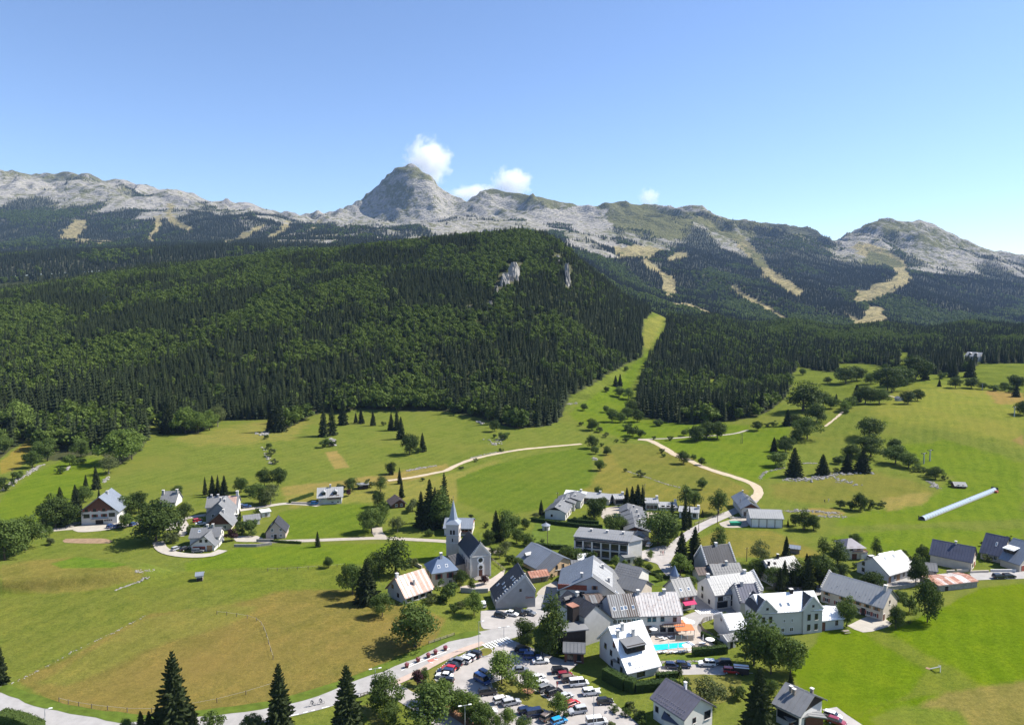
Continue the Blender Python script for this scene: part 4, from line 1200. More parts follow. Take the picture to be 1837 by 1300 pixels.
def area(name, pix, mat, dz=.06, rise=0.0, kerb=None, parent=None, soft=True):
    """a paved or planted patch; with rise it stands up behind a kerb"""
    from mathutils.geometry import tessellate_polygon
    pts = [Vector(hit(*p)) for p in pix]
    if soft: pts = smooth_path(pts + [pts[0]], 2.5)[:-1]
    n = len(pts)
    X = np.array([p.x for p in pts]); Y = np.array([p.y for p in pts]); Z = T0(X, Y) + dz + rise
    V = [(a, b, c) for a, b, c in zip(X, Y, Z)]
    F = [tuple(f) for f in tessellate_polygon([[Vector((p.x, p.y, 0)) for p in pts]])]
    me = mesh_from(name, V, F, mat)
    if sum(q.normal.z * q.area for q in me.polygons) < 0: me.flip_normals()
    o = bpy.data.objects.new(name, me); COL.objects.link(o)
    if parent: o.parent = parent
    else: o['kind'] = 'structure'
    if kerb:
        c = Vector((X.mean(), Y.mean())); KV, KF = [], []
        for i, p in enumerate(pts):
            d = (p - c).normalized()
            for q, z in ((p + d * .02, -.3), (p + d * .28, -.3), (p + d * .28, rise + .05), (p + d * .02, rise + .05)):
                KV.append((q.x, q.y, Z[i] - rise - dz + z + .03))
        for i in range(n):
            j = (i + 1) % n
            for k in range(4): KF.append((4 * i + k, 4 * j + k, 4 * j + (k + 1) % 4, 4 * i + (k + 1) % 4))
        k = bpy.data.objects.new('kerb', mesh_from('kerb', KV, KF, 'kerb_stone')); COL.objects.link(k); k.parent = o
    return o
MAIN = [(-90, 1215), (0, 1252), (80, 1283), (160, 1300), (240, 1306), (340, 1303), (440, 1286), (543, 1264), (595, 1250), (646, 1232), (692, 1214), (740, 1192), (809, 1161), (859, 1145), (914, 1133), (950, 1112), (976, 1082), (992, 1060)]
road = strip('main_road', MAIN, 7.6, 'asphalt', .08)
strip('village_street', [(1213, 1122), (1240, 1112), (1270, 1101), (1310, 1090), (1400, 1074), (1480, 1056), (1560, 1050), (1625, 1043), (1740, 1034), (1837, 1031), (1960, 1028)], 6.5, 'asphalt', .08)
lane = strip('estate_lane', [(1268, 1102), (1250, 1072), (1212, 1036), (1192, 1012), (1200, 992), (1225, 966), (1262, 942), (1312, 919), (1345, 903), (1358, 888)], 4.8, 'asphalt_lot', .09)
strip('dirt_road', [(1352, 897), (1361, 883), (1352, 869), (1322, 857), (1283, 845), (1258, 836), (1235, 825), (1210, 815), (1186, 800), (1165, 790), (1145, 788)], 4.6, 'dirt', .10, wob=.12)
strip('farm_track', [(1145, 788), (1180, 787), (1220, 785), (1308, 779), (1342, 771)], 2.4, 'gravel', .10, wob=.2)
strip('field_road', [(696, 862), (740, 856), (786, 847), (800, 844), (820, 834), (850, 823), (900, 812), (955, 804), (1043, 796)], 3.6, 'dirt', .10, wob=.15)
strip('white_lane', [(455, 969), (490, 971), (560, 969), (640, 966), (690, 965), (750, 968), (800, 971), (850, 979), (900, 992)], 3.4, 'gravel', .08)
strip('side_lane', [(676, 946), (677, 955), (686, 966)], 4.5, 'gravel', .09)
strip('hamlet_lane', [(305, 950), (320, 934), (345, 927), (400, 919), (430, 915), (465, 910), (513, 903), (560, 905), (572, 907)], 3.6, 'pale_gravel', .08)
strip('chalet_drive', [(-20, 962), (27, 957), (70, 953), (120, 948), (170, 945), (220, 943), (250, 938)], 4.4, 'pale_gravel', .08)
area('chalet_yard', [(128, 948), (150, 941), (214, 937), (222, 944), (180, 952), (140, 954)], 'pale_gravel', .10)
strip('forecourt_lane', [(284, 972), (288, 982), (300, 990), (322, 995), (350, 997), (380, 995), (400, 987)], 4.2, 'pale_gravel', .22)
strip('hamlet_path', [(325, 932), (332, 948), (322, 962)], 3.5, 'pale_gravel', .09)
area('stone_house_yard', [(420, 962), (462, 961), (470, 970), (424, 971)], 'pale_gravel', .09)
area('farm_yard', [(1560, 1052), (1600, 1046), (1660, 1040), (1680, 1036), (1690, 1044), (1640, 1050), (1600, 1058)], 'gravel', .10)
strip('meadow_path', [(1480, 765), (1505, 745), (1512, 738)], 2.0, 'dirt', .12, wob=.3)
strip('far_track', [(1585, 708), (1600, 711), (1612, 715)], 1.8, 'dirt', .12, wob=.3)
area('school_yard', [(1520, 1122), (1566, 1103), (1600, 1118), (1580, 1128), (1548, 1134)], 'pale_gravel', .08)
strip('driveway', [(1488, 1270), (1506, 1284), (1530, 1300), (1560, 1322)], 4.0, 'asphalt_lot', .08)
strip('grass_track', [(652, 1265), (672, 1288), (690, 1310)], 2.6, 'dry_lawn', .05)
lot = area('car_park', [(779, 1218), (806, 1187), (838, 1170), (862, 1178), (884, 1170), (893, 1152), (918, 1148), (950, 1160), (987, 1176), (1037, 1191), (1020, 1203), (1078, 1252), (1104, 1262), (1146, 1300), (1150, 1345), (930, 1345), (850, 1279), (811, 1249), (790, 1230)], 'asphalt_lot', .12, soft=False)
area('car_park_island', [(882, 1226), (912, 1216), (932, 1225), (960, 1240), (994, 1265), (996, 1278), (972, 1276), (930, 1261), (890, 1243)], 'dry_lawn', .12, .12, True)
area('mulch_bed', [(936, 1238), (950, 1234), (960, 1242), (946, 1246)], 'bark_mulch', .27)
area('traffic_island', [(857, 1170), (868, 1163), (880, 1164), (883, 1170), (874, 1176), (862, 1177)], 'dry_lawn', .12, .12, True)
area('barn_car_park', [(862, 1096), (890, 1094), (962, 1098), (964, 1116), (920, 1122), (868, 1128)], 'asphalt_lot', .10)
area('terrace', [(1160, 1146), (1180, 1126), (1216, 1112), (1246, 1114), (1262, 1130), (1300, 1152), (1292, 1166), (1170, 1170)], 'paving', .07)
area('drive_behind', [(1178, 1196), (1230, 1190), (1284, 1192), (1312, 1198), (1300, 1210), (1262, 1209), (1226, 1210), (1186, 1206)], 'asphalt_lot', .07)
area('church_square', [(826, 1052), (852, 1046), (880, 1038), (905, 1022), (896, 1046), (876, 1060), (830, 1062)], 'paving', .08)
area('inn_track', [(962, 1066), (972, 1054), (998, 1042), (1010, 1052), (990, 1066)], 'gravel', .09)
area('apartment_yard', [(1152, 988), (1190, 978), (1204, 990), (1200, 1008), (1216, 1020), (1200, 1026), (1176, 1010), (1150, 1002)], 'asphalt_lot', .10)
area('estate_yard', [(1080, 912), (1112, 908), (1118, 922), (1090, 932), (1078, 926)], 'gravel', .08)
area('estate_court', [(1155, 918), (1180, 920), (1176, 930), (1150, 926)], 'gravel', .08)
area('workshop_yard', [(1290, 938), (1325, 928), (1345, 930), (1340, 944), (1300, 946)], 'gravel', .10)
area('centre_lawn', [(1142, 1030), (1165, 1024), (1195, 1038), (1192, 1050), (1144, 1048)], 'lawn', .06)
area('pool_bank', [(1176, 1184), (1240, 1174), (1290, 1176), (1282, 1188), (1180, 1194)], 'lawn', .08)
area('garden_lawn', [(1226, 1211), (1270, 1204), (1320, 1210), (1330, 1230), (1290, 1262), (1240, 1240)], 'dry_lawn', .06)
area('vegetable_plots', [(118, 966), (190, 966), (196, 974), (116, 973)], 'soil', .07)
area('kiosk_lawn', [(960, 938), (1090, 945), (1080, 985), (960, 975)], 'lawn', .05)
area('parking_verge', [(712, 1232), (760, 1208), (806, 1184), (840, 1168), (836, 1172), (806, 1190), (779, 1220), (790, 1233), (760, 1252), (730, 1250)], 'dry_lawn', .08, soft=False)
area('mulch_strip', [(795, 1254), (812, 1250), (850, 1282), (880, 1304), (840, 1312), (800, 1284)], 'bark_mulch', .08)
strip('side_road', [(700, 1232), (722, 1246), (750, 1262), (790, 1290), (830, 1318)], 5.0, 'asphalt_lot', .09)
strip('footpath', [(700, 1228), (740, 1211), (790, 1184), (830, 1166), (868, 1153)], 2.2, 'pink_paving', .13)
strip('verge_bank', [(0, 1232), (90, 1264), (200, 1284), (260, 1288), (440, 1270), (540, 1250), (640, 1215), (740, 1176), (800, 1148), (860, 1134)], 3.0, 'lawn', .11, wob=.25)
# painted markings, children of the road
def mark(p, q, w, mat='paint_white', parent=road, dz=.13, name='road_marking'):
    a, b = Vector(p), Vector(q)
    d = (b - a).normalized(); nn = Vector((-d.y, d.x)) * (w / 2)
    V = [(v.x, v.y, T(v.x, v.y) + dz) for v in (a - nn, b - nn, b + nn, a + nn)]
    me = mesh_from(name, V, [(0, 1, 2, 3)], mat)
    o = bpy.data.objects.new(name, me); COL.objects.link(o); o.parent = parent
    return o
a, b = Vector(hit(872, 1160)), Vector(hit(914, 1147))
for i in range(9):
    c = a + (b - a) * (i / 8); d = Vector((0.62, -0.78))
    mark(c - d * 1.7, c + d * 1.7, .55, name='crossing_stripe', dz=.17)
a, b = Vector(hit(1252, 1098)), Vector(hit(1288, 1096))
for i in range(9):
    c = a + (b - a) * (i / 8); mark(c - Vector((-.5, 1.5)), c + Vector((-.5, 1.5)), .5, name='crossing_stripe', dz=.16)
isl = [hit(*P('B2', x, y)) for x, y in ((1240, 522), (1330, 480), (1420, 445), (1500, 410), (1592, 376))]
for off in (-.9, .9):
    for p, q in zip(isl[:-1], isl[1:]): mark((p[0] + off * .4, p[1] + off), (q[0] + off * .4, q[1] + off), .25)
mark(hit(*P('B2', 1440, 470)), hit(*P('B2', 1512, 448)), 2.0, 'paint_red', dz=.115)
for p, q in (((1445, 470), (1475, 478)), ((1480, 446), (1510, 452))): mark(hit(*P('B2', *p)), hit(*P('B2', *q)), .25, dz=.14)
ml = [hit(*P('B2', x, y)) for x, y in ((360, 890), (420, 878), (455, 868), (490, 860), (520, 853), (545, 846), (600, 832), (660, 818))]
for k in range(0, 7, 1): mark(ml[k], ml[k + 1], .3) if k % 2 == 0 else None
# ------------------------------------------------------------------ the village, house by house
def row(n, z, a=.08, b=.92): return [(a + (b - a) * i / max(1, n - 1), z) for i in range(n)]
H = House
# --- left hamlet
h = H('A1', (585, 485), (840, 472), 'large white chalet with red brown gable and blue grey roof, behind two parked cars', front='g', ye=(585, 384), R=(713, 283), D=13, roof='roof_bluegrey', oe=1.3, og=1.2)
h.gable_board(0, 'timber_brown', h.he - .2).win('f', [(.15, 6.2), (.38, 6.2), (.64, 6.2)], 1.2, 1.1, 'frame_dark', 'shutter_red').win('f', [(.86, 6.5)], .8, 1.0, 'frame_dark')
h.win('f', [(.15, 3.8), (.86, 3.9)], 2.2, 1.5, 'frame_dark').win('f', [(.38, 3.8), (.64, 3.8)], 1.1, 1.1, 'frame_dark', 'shutter_red').door('f', .50, 3.0, 1.9, 'timber_dark', .1, 'garage_door').box('f', .52, 2.5, 6.5, .3, 1.6, 'cream_plaster', 'balcony_slab')
h.win('f', row(4, 1.6, .66, .84), .4, .4, 'frame_dark'); h.chim([(2, .5, .1)])
h = H('A1', (1150, 352), (1258, 350), 'grey roofed cottage half hidden behind the broad dark tree', ye=(1205, 318), yr=(1187, 245), D=8, roof='roof_mid'); h.chim([(1, .05, .25), (1, .95, .2)], .9, 1.8).win('f', row(3, 1.6, .2, .85)); h.gable_board(0, 'timber_brown')
h = H('A2', (120, 358, 4.6), (341, 346, 4.6), 'long white farmhouse with half rusted roof and tall end chimney', yr=(118, 286), D=9, roof='roof_mid')
h.panels(1, ['roof_rustpale'] * 5, .66, .97).chim([(1, .96, .02)], 1.0, 2.0, 'white_plaster').chim([(1, .12, .05), (1, .33, .05)], .7, 1.0).win('f', row(5, 3.2, .55, .95)).door('f', .72).dormer(1, .62, .55, 1.8, 1.2)
h = H('A1', (1478, 490), (1650, 482), 'grey gabled house in the middle of the left hamlet row', front='g', ye=(1478, 412), R=(1568, 334), D=12, wall='grey_plaster', roof='roof_mid', oe=.8, og=.8); h.win('f', [(.3, 4.2), (.7, 4.2)]).chim([(2, .5, .2), (1, .7, .2)])
h = H('A1', (1478, 527), (1655, 520), 'dark timber gabled barn house between the hamlet houses', front='g', ye=(1478, 482), R=(1574, 398), D=8, wall='cream_plaster', roof='roof_mid', oe=.9, og=1.0); h.gable_board(0, 'timber_brown', 2.6).win('f', [(.25, 1.4), (.75, 1.4)]).chim([(2, .3, .15)])
h = H('A1', (1372, 674), (1535, 670), 'grey roofed house with garage doors at the white forecourt', front='g', ye=(1372, 628), R=(1468, 565), D=9, roof='roof_grey', oe=.7, og=.8)
h.win('f', [(.42, 4.0), (.66, 4.0)], .8, .9, 'frame_dark').door('f', .2, 2.4, 2.0, 'timber_red', 0, 'garage_door').door('f', .47, 2.4, 2.0, 'timber_red', 0, 'garage_door').door('f', .8, 2.0, 2.3, 'shutter_wood')
w = H('A1', (1362, 650), (1570, 640), parent=h, pre='wing_', ye=(1362, 576), yr=(1420, 508), D=8, roof='roof_grey'); w.sky([(1, .28, .35)], 1.0, 1.4).chim([(1, .72, .02), (2, .5, .2)]).win('r', [(.4, 4.0), (.7, 4.0)])
h = H('A2', (548, 586), (688, 579), 'beige stone house with dark roof beside the white lane', front='g', ye=(548, 540), R=(612, 464), C=(490, 497), wall='pink_plaster', roof='roof_slate', oe=.4)
h.win('f', [(.33, 3.6), (.76, 3.6), (.33, 1.2), (.76, 1.3)], .8, 1.0, 'frame_white').door('f', .48, 1.0, 1.9, 'timber_dark').sky([(1, .5, .5), (1, .25, .45)])
H('A2', (395, 492), (505, 478), 'low grey roofed garage in the hedged garden', name='garage', cat='garage', he=2.3, hr=3.6, D=6, roof='roof_mid').door('f', .5, 2.4, 1.9, 'timber_grey', 0, 'garage_door')
H('A2', (520, 432), (578, 424), 'small white flat roofed garden shed', name='garden_shed', cat='shed', he=2.3, hr=2.3, D=4, roof='roof_white', flat=True).door('f', .5, 1.0, 1.9, 'timber_grey')
h = H('A2', (925, 340), (1090, 331), 'white chalet with two dormers alone on the lawn', ye=(925, 284), yr=(1005, 217), D=9, roof='roof_pale', oe=.9, og=.8)
h.dormer(1, .22, .55, 1.8, 1.3).dormer(1, .72, .55, 1.8, 1.3).win('f', [(.2, 3.2)], .8, .9).win('f', [(.55, 3.4), (.82, 3.4)], 1.6, 1.5, 'shutter_wood').balcony('f', .68, 2.5, 6.2).chim([(1, .5, .02)]).win('f', [(.6, .9), (.85, .9)], 1.0, .7)
st = h.place(part('stairs', shape('stairs', [(-6.3, -4.6, 0), (-3.4, -4.6, 2.5), (-6.3, -5.6, 0), (-3.4, -5.6, 2.5), (-6.0, -4.6, 0), (-3.4, -4.6, 2.1), (-6.0, -5.6, 0), (-3.4, -5.6, 2.1)], [(0, 1, 3, 2), (4, 6, 7, 5), (0, 2, 6, 4), (0, 4, 5, 1), (2, 3, 7, 6), (1, 5, 7, 3)], 'cream_plaster'), h.e))
h = H('A2', (1205, 232), (1278, 228), 'dark open carport at the lawn edge', name='carport', cat='carport', he=2.2, hr=2.2, D=4, flat=True, wall='timber_dark', roof='roof_mid'); h.door('f', .3, 1.6, 1.7, 'timber_dark')
h = H('A2', (1455, 366), (1545, 356), 'little dark timber chalet among the firs', front='g', ye=(1455, 338), R=(1503, 302), D=8, wall='timber_brown', roof='roof_brown', oe=.9, og=.8); h.win('f', [(.3, 1.3), (.7, 1.3)], .9, .9)
h = H('A1', (1408, 890), (1452, 886), 'small pasture shelter with curved metal roof', name='animal_shelter', cat='shelter', he=1.9, hr=2.5, D=3, wall='timber_grey', roof='roof_bluegrey', oe=.35); h.door('f', .5, 1.8, 1.3, 'timber_dark', 0, 'opening')
# --- around the church
h = H('A3', (905, 458), (1130, 462), 'white and red boarded house right behind the church tower', ye=(905, 392), yr=(1030, 318), D=11, roof='roof_bluegrey', roof2='roof_blue', oe=.9); h.gable_board(1, 'timber_red', 3.0).win('f', row(4, 2.2, .55, .95), 1.2, 1.2, 'frame_dark').win('r', [(.3, 1.8), (.7, 1.8)]).balcony('f', .8, 1.3, 5.0, 1.2, 'timber_red')
h = H('A3', (580, 966, 2.9), (803, 890, 2.9), 'house with striped rust and white metal roof under the tall trees', hr=7.4, D=9.5, roof='roof_rustpale', wall='pale_grey_plaster', oe=.8, og=.5)
h.panels(1, ['roof_rustpale', 'roof_white', 'roof_rustpale', 'roof_white', 'roof_whiterust', 'roof_rustpale', 'roof_white', 'roof_rustpale', 'roof_rustpale', 'roof_whiterust', 'roof_rustpale', 'roof_white', 'roof_rustpale', 'roof_rustpale', 'roof_rustpale', 'roof_whiterust', 'roof_rustpale', 'roof_rustpale', 'roof_white', 'roof_rustpale'])
h.win('l', [(.30, 4.0), (.62, 2.0)], .9, 1.2, 'frame_dark').win('f', row(4, 1.2, .15, .9), 1.5, 1.2, 'frame_dark').chim([(1, .03, .02)], .8, 1.2, 'white_plaster').chim([(1, .45, .55)], .6, 1.6).sky([(1, .22, .62)])
h = H('A3', (808, 770, 5.2), (1016, 752, 5.2), 'presbytery with blue hipped roof in front of the church', name='presbytery', hr=9.0, D=8.5, rot=9, wall='cream_plaster', roof='roof_blue', hip=3.4, oe=.6)
h.win('f', [(.26, 3.6), (.72, 3.6)], 1.1, 1.6, 'frame_dark', 'shutter_red').win('f', [(.26, 1.2), (.72, 1.2)], 1.0, 1.5).win('l', [(.4, 3.4), (.4, 1.2), (.75, 3.4)], .9, 1.3, 'frame_dark', 'shutter_wood')
h.he_roof = 1; h.sky([(1, .30, .62), (1, .62, .62)], .9, 1.1).chim([(1, .48, .12)], .8, 1.5)
h = H('A3', (1332, 1070), (1662, 1068), 'grey gabled barn with stepped stones and dark roof by the car row', name='barn', cat='barn', front='g', ye=(1332, 1012), R=(1568, 792), he2=5.0, D=11, rot=9, wall='grey_plaster', roof='roof_slate', oe=.2, og=.1)
h.stepped([0], 12, 'coping', .5).win('f', [(.62, 5.6)], .5, .8, 'frame_dark').sky([(1, .12, .30), (1, .3, .3), (1, .5, .32), (1, .15, .62), (1, .35, .62), (1, .6, .6), (1, .8, .75)], .8, 1.1)
sg = h.box('f', .86, 3.2, 3.0, .75, .06, 'grey_plaster', 'sign')
for i, (dx, dz, ww, hh) in enumerate(((-1.25, .05, .16, .6), (-1.0, .28, .4, .12), (-1.0, -.2, .4, .12), (-.72, 0, .12, .45), (-.42, -.05, .3, .28), (-.05, -.05, .26, .26), (.2, .05, .1, .5), (.45, -.05, .26, .26), (.78, -.05, .26, .26), (1.1, 0, .12, .4))):
    part('lettering', bxm(ww, .1, hh, 'timber_red'), sg, (dx, -.02, dz))
h = H('A4', (372, 906), (562, 856), 'half finished pale timber house with vast blue grey roof', front='g', ye=(372, 866), R=(503, 734), he2=4.6, C=(112, 738), wall='timber_pale', roof='roof_bluegrey', oe=.5, og=.4)
h.panels(1, ['roof_grey'] * 3, 0, .32).win('f', [(.42, 3.1), (.70, 3.1)], .9, 1.5, 'timber_pale').door('f', .55, 1.6, 1.9, 'timber_dark', 0, 'opening').dormer(1, .80, .60, 1.6, .9, 'roof_pale', 'roof_pale')
h = H('A4', (245, 945), (385, 925), 'low shed with rust red sheet roof below the timber house', name='shed', cat='shed', he=2.0, hr=3.0, D=5, wall='timber_grey', roof='roof_rust'); h.door('f', .6, 1.2, 1.7, 'timber_brown')
for i in range(8): h.place(part('plank', bxm(.28, .08, 1.9, 'timber_grey'), h.e, h.face('f', .06 + .12 * i, .95, .05)[0]))
# --- terrace group above the apartments
U = [((357, 413), (525, 429), (438, 318), 'front white gabled unit of the stepped terrace by the hedge'), ((420, 372), (560, 380), (478, 292), 'second unit back in the stepped terrace by the hedge'), ((455, 345), (600, 352), (520, 262), 'third unit back in the stepped terrace by the hedge'), ((500, 318), (650, 330), (568, 240), 'rear unit of the stepped terrace by the hedge')]
for i, (a, b, r, lab) in enumerate(U):
    h = H('A4', a, b, lab, name='terrace_house', front='g', ye=(a[0], a[1] - 62), R=r, D=11, roof='roof_mid', oe=.5, og=.5, group='stepped terrace by the hedge'); h.win('f', [(.33, 1.7)], .7, .9, 'frame_dark').chim([(2, .3, .3)], .5, .9); h.gable_board(0, 'timber_dark', h.hr - 1.3)
    h.win('r', [(.2, 1.4), (.5, 1.4), (.8, 1.4)], 1.3, 1.3, 'frame_dark')
h = H('A4', (515, 268), (885, 303), 'long white roofed terrace at the top of the estate', ye=(515, 222), yr=(600, 186), D=9, roof='roof_pale', oe=.7); h.panels(1, ['roof_white'] * 6, 0, .47).win('f', row(7, 1.6, .1, .9), 1.6, 1.6, 'frame_dark').win('r', [(.5, 1.6)]).chim([(1, .33, .05), (1, .76, .05)], .8, 1.0).sky([(1, .22, .35), (1, .3, .35)])
for a, b, ye, yr, lab in (((935, 302), (1012, 300), 250, 217, 'small white house half behind the dark firs of the estate'), ((1186, 342), (1288, 344), 282, 247, 'white end house with tall white chimney right of the estate firs'), ((1300, 345), (1442, 348), 318, 278, 'low white house behind the spruces with white chimney'), ((1462, 404), (1620, 418), 352, 317, 'white house with twin chimney walls at the estate lane')):
    h = H('A4', a, b, lab, ye=(a[0], ye), yr=(a[0] + 30, yr), D=8, roof='roof_pale', oe=.6); h.win('f', row(3, 1.5, .2, .8), 1.3, 1.5, 'frame_dark').chim([(1, .97, .1)], 1.0, 1.3, 'white_plaster').win('r', [(.3, 1.4)], .6, 1.8, 'frame_dark')
V5 = [((1018, 566), (1212, 575), (1096, 480), 'nearest of the five staggered houses below the firs'), ((1006, 528), (1200, 536), (1090, 443), 'second nearest of the five staggered houses below the firs'), ((1000, 492), (1188, 498), (1084, 407), 'middle one of the five staggered houses below the firs'), ((990, 448), (1178, 458), (1060, 369), 'fourth back of the five staggered houses below the firs'), ((980, 412), (1150, 420), (1036, 334), 'farthest of the five staggered houses below the firs')]
for i, (a, b, r, lab) in enumerate(V5):
    h = H('A4', a, b, lab, name='terrace_house', front='g', ye=(a[0], a[1] - 55), R=r, D=8, roof='roof_mid', oe=.7, og=.7, group='staggered houses below the firs'); h.gable_board(0, 'timber_brown', h.hr - 1.6).win('f', [(.25, 1.4), (.7, 1.4)], 1.0, 1.2, 'frame_dark').chim([(2, .4, .4)], .6, 1.3)
h = H('A4', (1150, 632), (1222, 622), 'small dark gabled garage at the foot of the staggered houses', name='garage', cat='garage', front='g', he=2.2, hr=3.6, D=6, wall='pale_grey_plaster', roof='roof_grey'); h.door('f', .5, 2.3, 1.9, 'timber_grey', 0, 'garage_door')
# apartments
h = H('A4', (600, 722), (1045, 768), 'long white apartment block with two rows of dark balconies', name='apartment_building', cat='building', ye=(600, 560), yr=(830, 537), D=11, roof='roof_mid', oe=.5)
for z in (1.9, 4.9):
    for i in range(6):
        p, r = h.face('f', (i + .5) / 6, z)
        o = part('balcony', bxm(3.0, .12, 2.2, 'timber_dark'), h.e, p, r); part('pane', bxm(2.5, .18, 1.7, 'glass'), o, (0, 0, .1)); part('railing', bxm(3.0, .06, .10, 'timber_grey'), o, (0, -.75, -.25)); part('balcony_slab', bxm(3.1, 1.0, .2, 'white_plaster'), o, (0, -.5, -1.2))
for i in range(7): h.box('f', max(.012, min(.988, i / 6)), (h.he - .4) / 2, .5, h.he - .4, 1.1, 'white_plaster', 'pier')
h.box('f', .5, 6.9, h.W, .5, 1.3, 'roof_slate', 'eave_band'); h.chim([(2, .25, .2), (2, .55, .2), (2, .85, .2)], .8, .9)
w = H('A4', (1042, 770), (1155, 742), parent=h, pre='stair_', he=7.2, hr=7.2, D=7, flat=True, roof='roof_mid', wall='white_plaster', oe=.4); w.win('f', [(.3, 1.5)])
w = H('A4', (1015, 800), (1095, 790), parent=h, pre='porch_', he=2.8, hr=2.8, D=4, flat=True, roof='roof_mid', oe=.4); w.win('f', [(.4, 1.5)], .9, 1.1, 'frame_dark')
H('A4', (635, 800), (752, 792), 'low shed with bright white roof between the bushes', name='shed', cat='shed', he=2.1, hr=3.0, D=6, roof='roof_white').win('f', [(.3, 1.2), (.7, 1.2)], .9, .8)
# --- centre: the big inn
h = H('A7', (662, 262, 5.8), (1172, 262, 5.8), 'rambling white inn with several grey roofs in the village centre', name='inn', cat='inn', front='g', R=(928, 152), he2=4.2, D=17, rot=-8, roof='roof_bluegrey', roof2='roof_mid', oe=.9, og=1.0)
h.win('f', [(.56, 7.0), (.54, 4.6), (.60, 4.6), (.69, 4.0), (.76, 4.0)], .8, 1.0, 'frame_dark', 'shutter_wood').win('f', [(.33, 4.6)], 2.4, 1.6, 'frame_dark').box('f', .34, 3.0, 7, .25, 1.5, 'roof_blue', 'awning'); h.box('f', .20, h.he + 1.0, 9.0, 1.6, .12, 'timber_red', 'wood_cladding')
h.chim([(1, .12, .3), (2, .25, .5), (2, .7, .3)], .7, 1.4).panels(2, ['roof_pale'] * 5, .12, .85, 0, .62).sky([(2, .05, .75)])
w = H('A7', (1100, 150, 5), (1288, 195, 5), parent=h, pre='rear_', hr=7.8, D=10, roof='roof_grey'); w.guards(1, [.25, .4, .55, .7, .85], 14)
w = H('A7', (1130, 232, 4.6), (1322, 285, 4.6), parent=h, pre='side_', hr=7.0, D=8, roof='roof_grey', wall='cream_plaster')
w = H('A7', (770, 112, 5), (930, 112, 5), parent=h, pre='back_', hr=7.2, D=8, roof='roof_grey')
# --- cinema hall with the tall grey gable
GZ = 0.0
h = H('D4', (322, 326, 8.2), (720, 548, 8.2), 'tall house with blank grey gable and black stair tower', name='tall_house', side='B', hr=10.6, rf=.36, he2=4.6, D=11, wall='grey_plaster', roof='roof_slate', oe=.3, og=.25)
h.win('f', row(3, 5.8, .15, .6), .9, 1.2, 'frame_white').win('f', row(2, 5.2, .9, .96), .7, 1.3).win('f', [(.9, 2.4)], .7, 1.2)
h.box('f', .70, 5.4, 2.6, 10.4, 2.2, 'timber_dark', 'stair_tower'); h.box('f', .70, 10.7, 2.9, .18, 2.5, 'roof_rust', 'tower_roof'); h.box('f', .4, 4.2, 7.0, 7.0, .10, 'white_plaster', 'facade_panel'); h.dormer(1, .22, .55, 1.3, 1.2, 'roof_slate'); h.chim([(1, .35, .02)], .8, 1.0)
w = H('A7', (700, 862), (860, 870), parent=h, pre='porch_', front='e', he=3.4, hr=4.6, D=3.5, roof='roof_grey', wall='timber_brown', oe=.7); w.win('f', [(.3, 1.4)], 1.5, 1.8, 'frame_dark').win('f', [(.75, 1.5)], 1.0, 1.6, 'timber_brown')
w = H('A7', (690, 790), (875, 770), parent=h, pre='terrace_', he=6.2, hr=6.2, D=5, flat=True, roof='roof_mid', wall='timber_dark', oe=.7)
# --- hotel row: ribbed roof and rust-white roof
h = H('A7', (1095, 490, 5.6), (1320, 474, 5.6), 'hotel wing with ribbed dark roof and four skylights', name='hotel_wing', cat='hotel', yr=(1150, 306), D=11, roof='roof_brown', oe=.4, og=.1)
h.panels(1, ['roof_grey'] * 6, 0, .52).ribs(1, 12).sky([(1, .14, .62), (1, .42, .62), (1, .56, .60), (1, .84, .60)], 1.0, 1.3).win('f', row(6, 4.2, .1, .95), 1.0, 1.0)
h = H('A7', (1326, 474, 5.6), (1664, 462, 5.6), 'hotel with blotched white and rust roof above the orange awnings', name='hotel', cat='hotel', yr=(1400, 292), D=11, roof='roof_whiterust', oe=.5, og=.4)
h.win('f', [(.22, 4.3), (.34, 4.3), (.54, 4.3), (.84, 4.0)], .9, 1.2, 'frame_dark').win('f', [(.2, 1.4), (.55, 1.5), (.75, 1.4)], 1.6, 1.8, 'frame_dark').chim([(1, .7, .03), (1, .05, .03)], .8, 1.0).balcony('f', .78, 2.7, 6.0, 2.0, 'timber_brown').win('r', [(.4, 3.8)], .9, 1.2)
h = H('A7', (900, 380, 5.5), (1025, 372, 5.5), 'small gabled link with brown roof beside the ribbed roof', name='link_house', front='e', yr=(960, 312), D=7, roof='roof_brown', oe=.3); h.panels(1, ['roof_mid'] * 3, .2, .6).win('f', [(.6, 4.3)])
# --- big house with the white roof
h = H('A7', (1225, 938, 2.6), (1506, 905, 2.6), 'large house with steep dazzling white roof and dark dormer', hr=10.4, he2=5.2, rf=.62, D=14, rot=11, wall='white_plaster', roof='roof_white', oe=.5, og=.6, th=.25)
h.dormer(1, .42, .52, 5.4, 1.9, 'roof_grey', 'timber_dark', True, 3.2).chim([(1, .10, .24), (1, .32, .12), (1, .58, .28)], .7, 1.7, 'pale_grey_plaster').sky([(1, .12, .83)], 1.2, 1.4).guards(1, [.80, .93], 16, 'roof_mid')
h.win('f', [(.42, 1.2)], 2.2, 1.2, 'frame_dark').win('l', [(.22, 4.4), (.42, 3.8), (.52, 6.6), (.45, 1.2), (.78, 1.6), (.68, 3.4)], .9, 1.3, 'frame_dark'); h.box('l', .6, 3.0, 1.6, .14, 1.0, 'timber_grey', 'balcony')
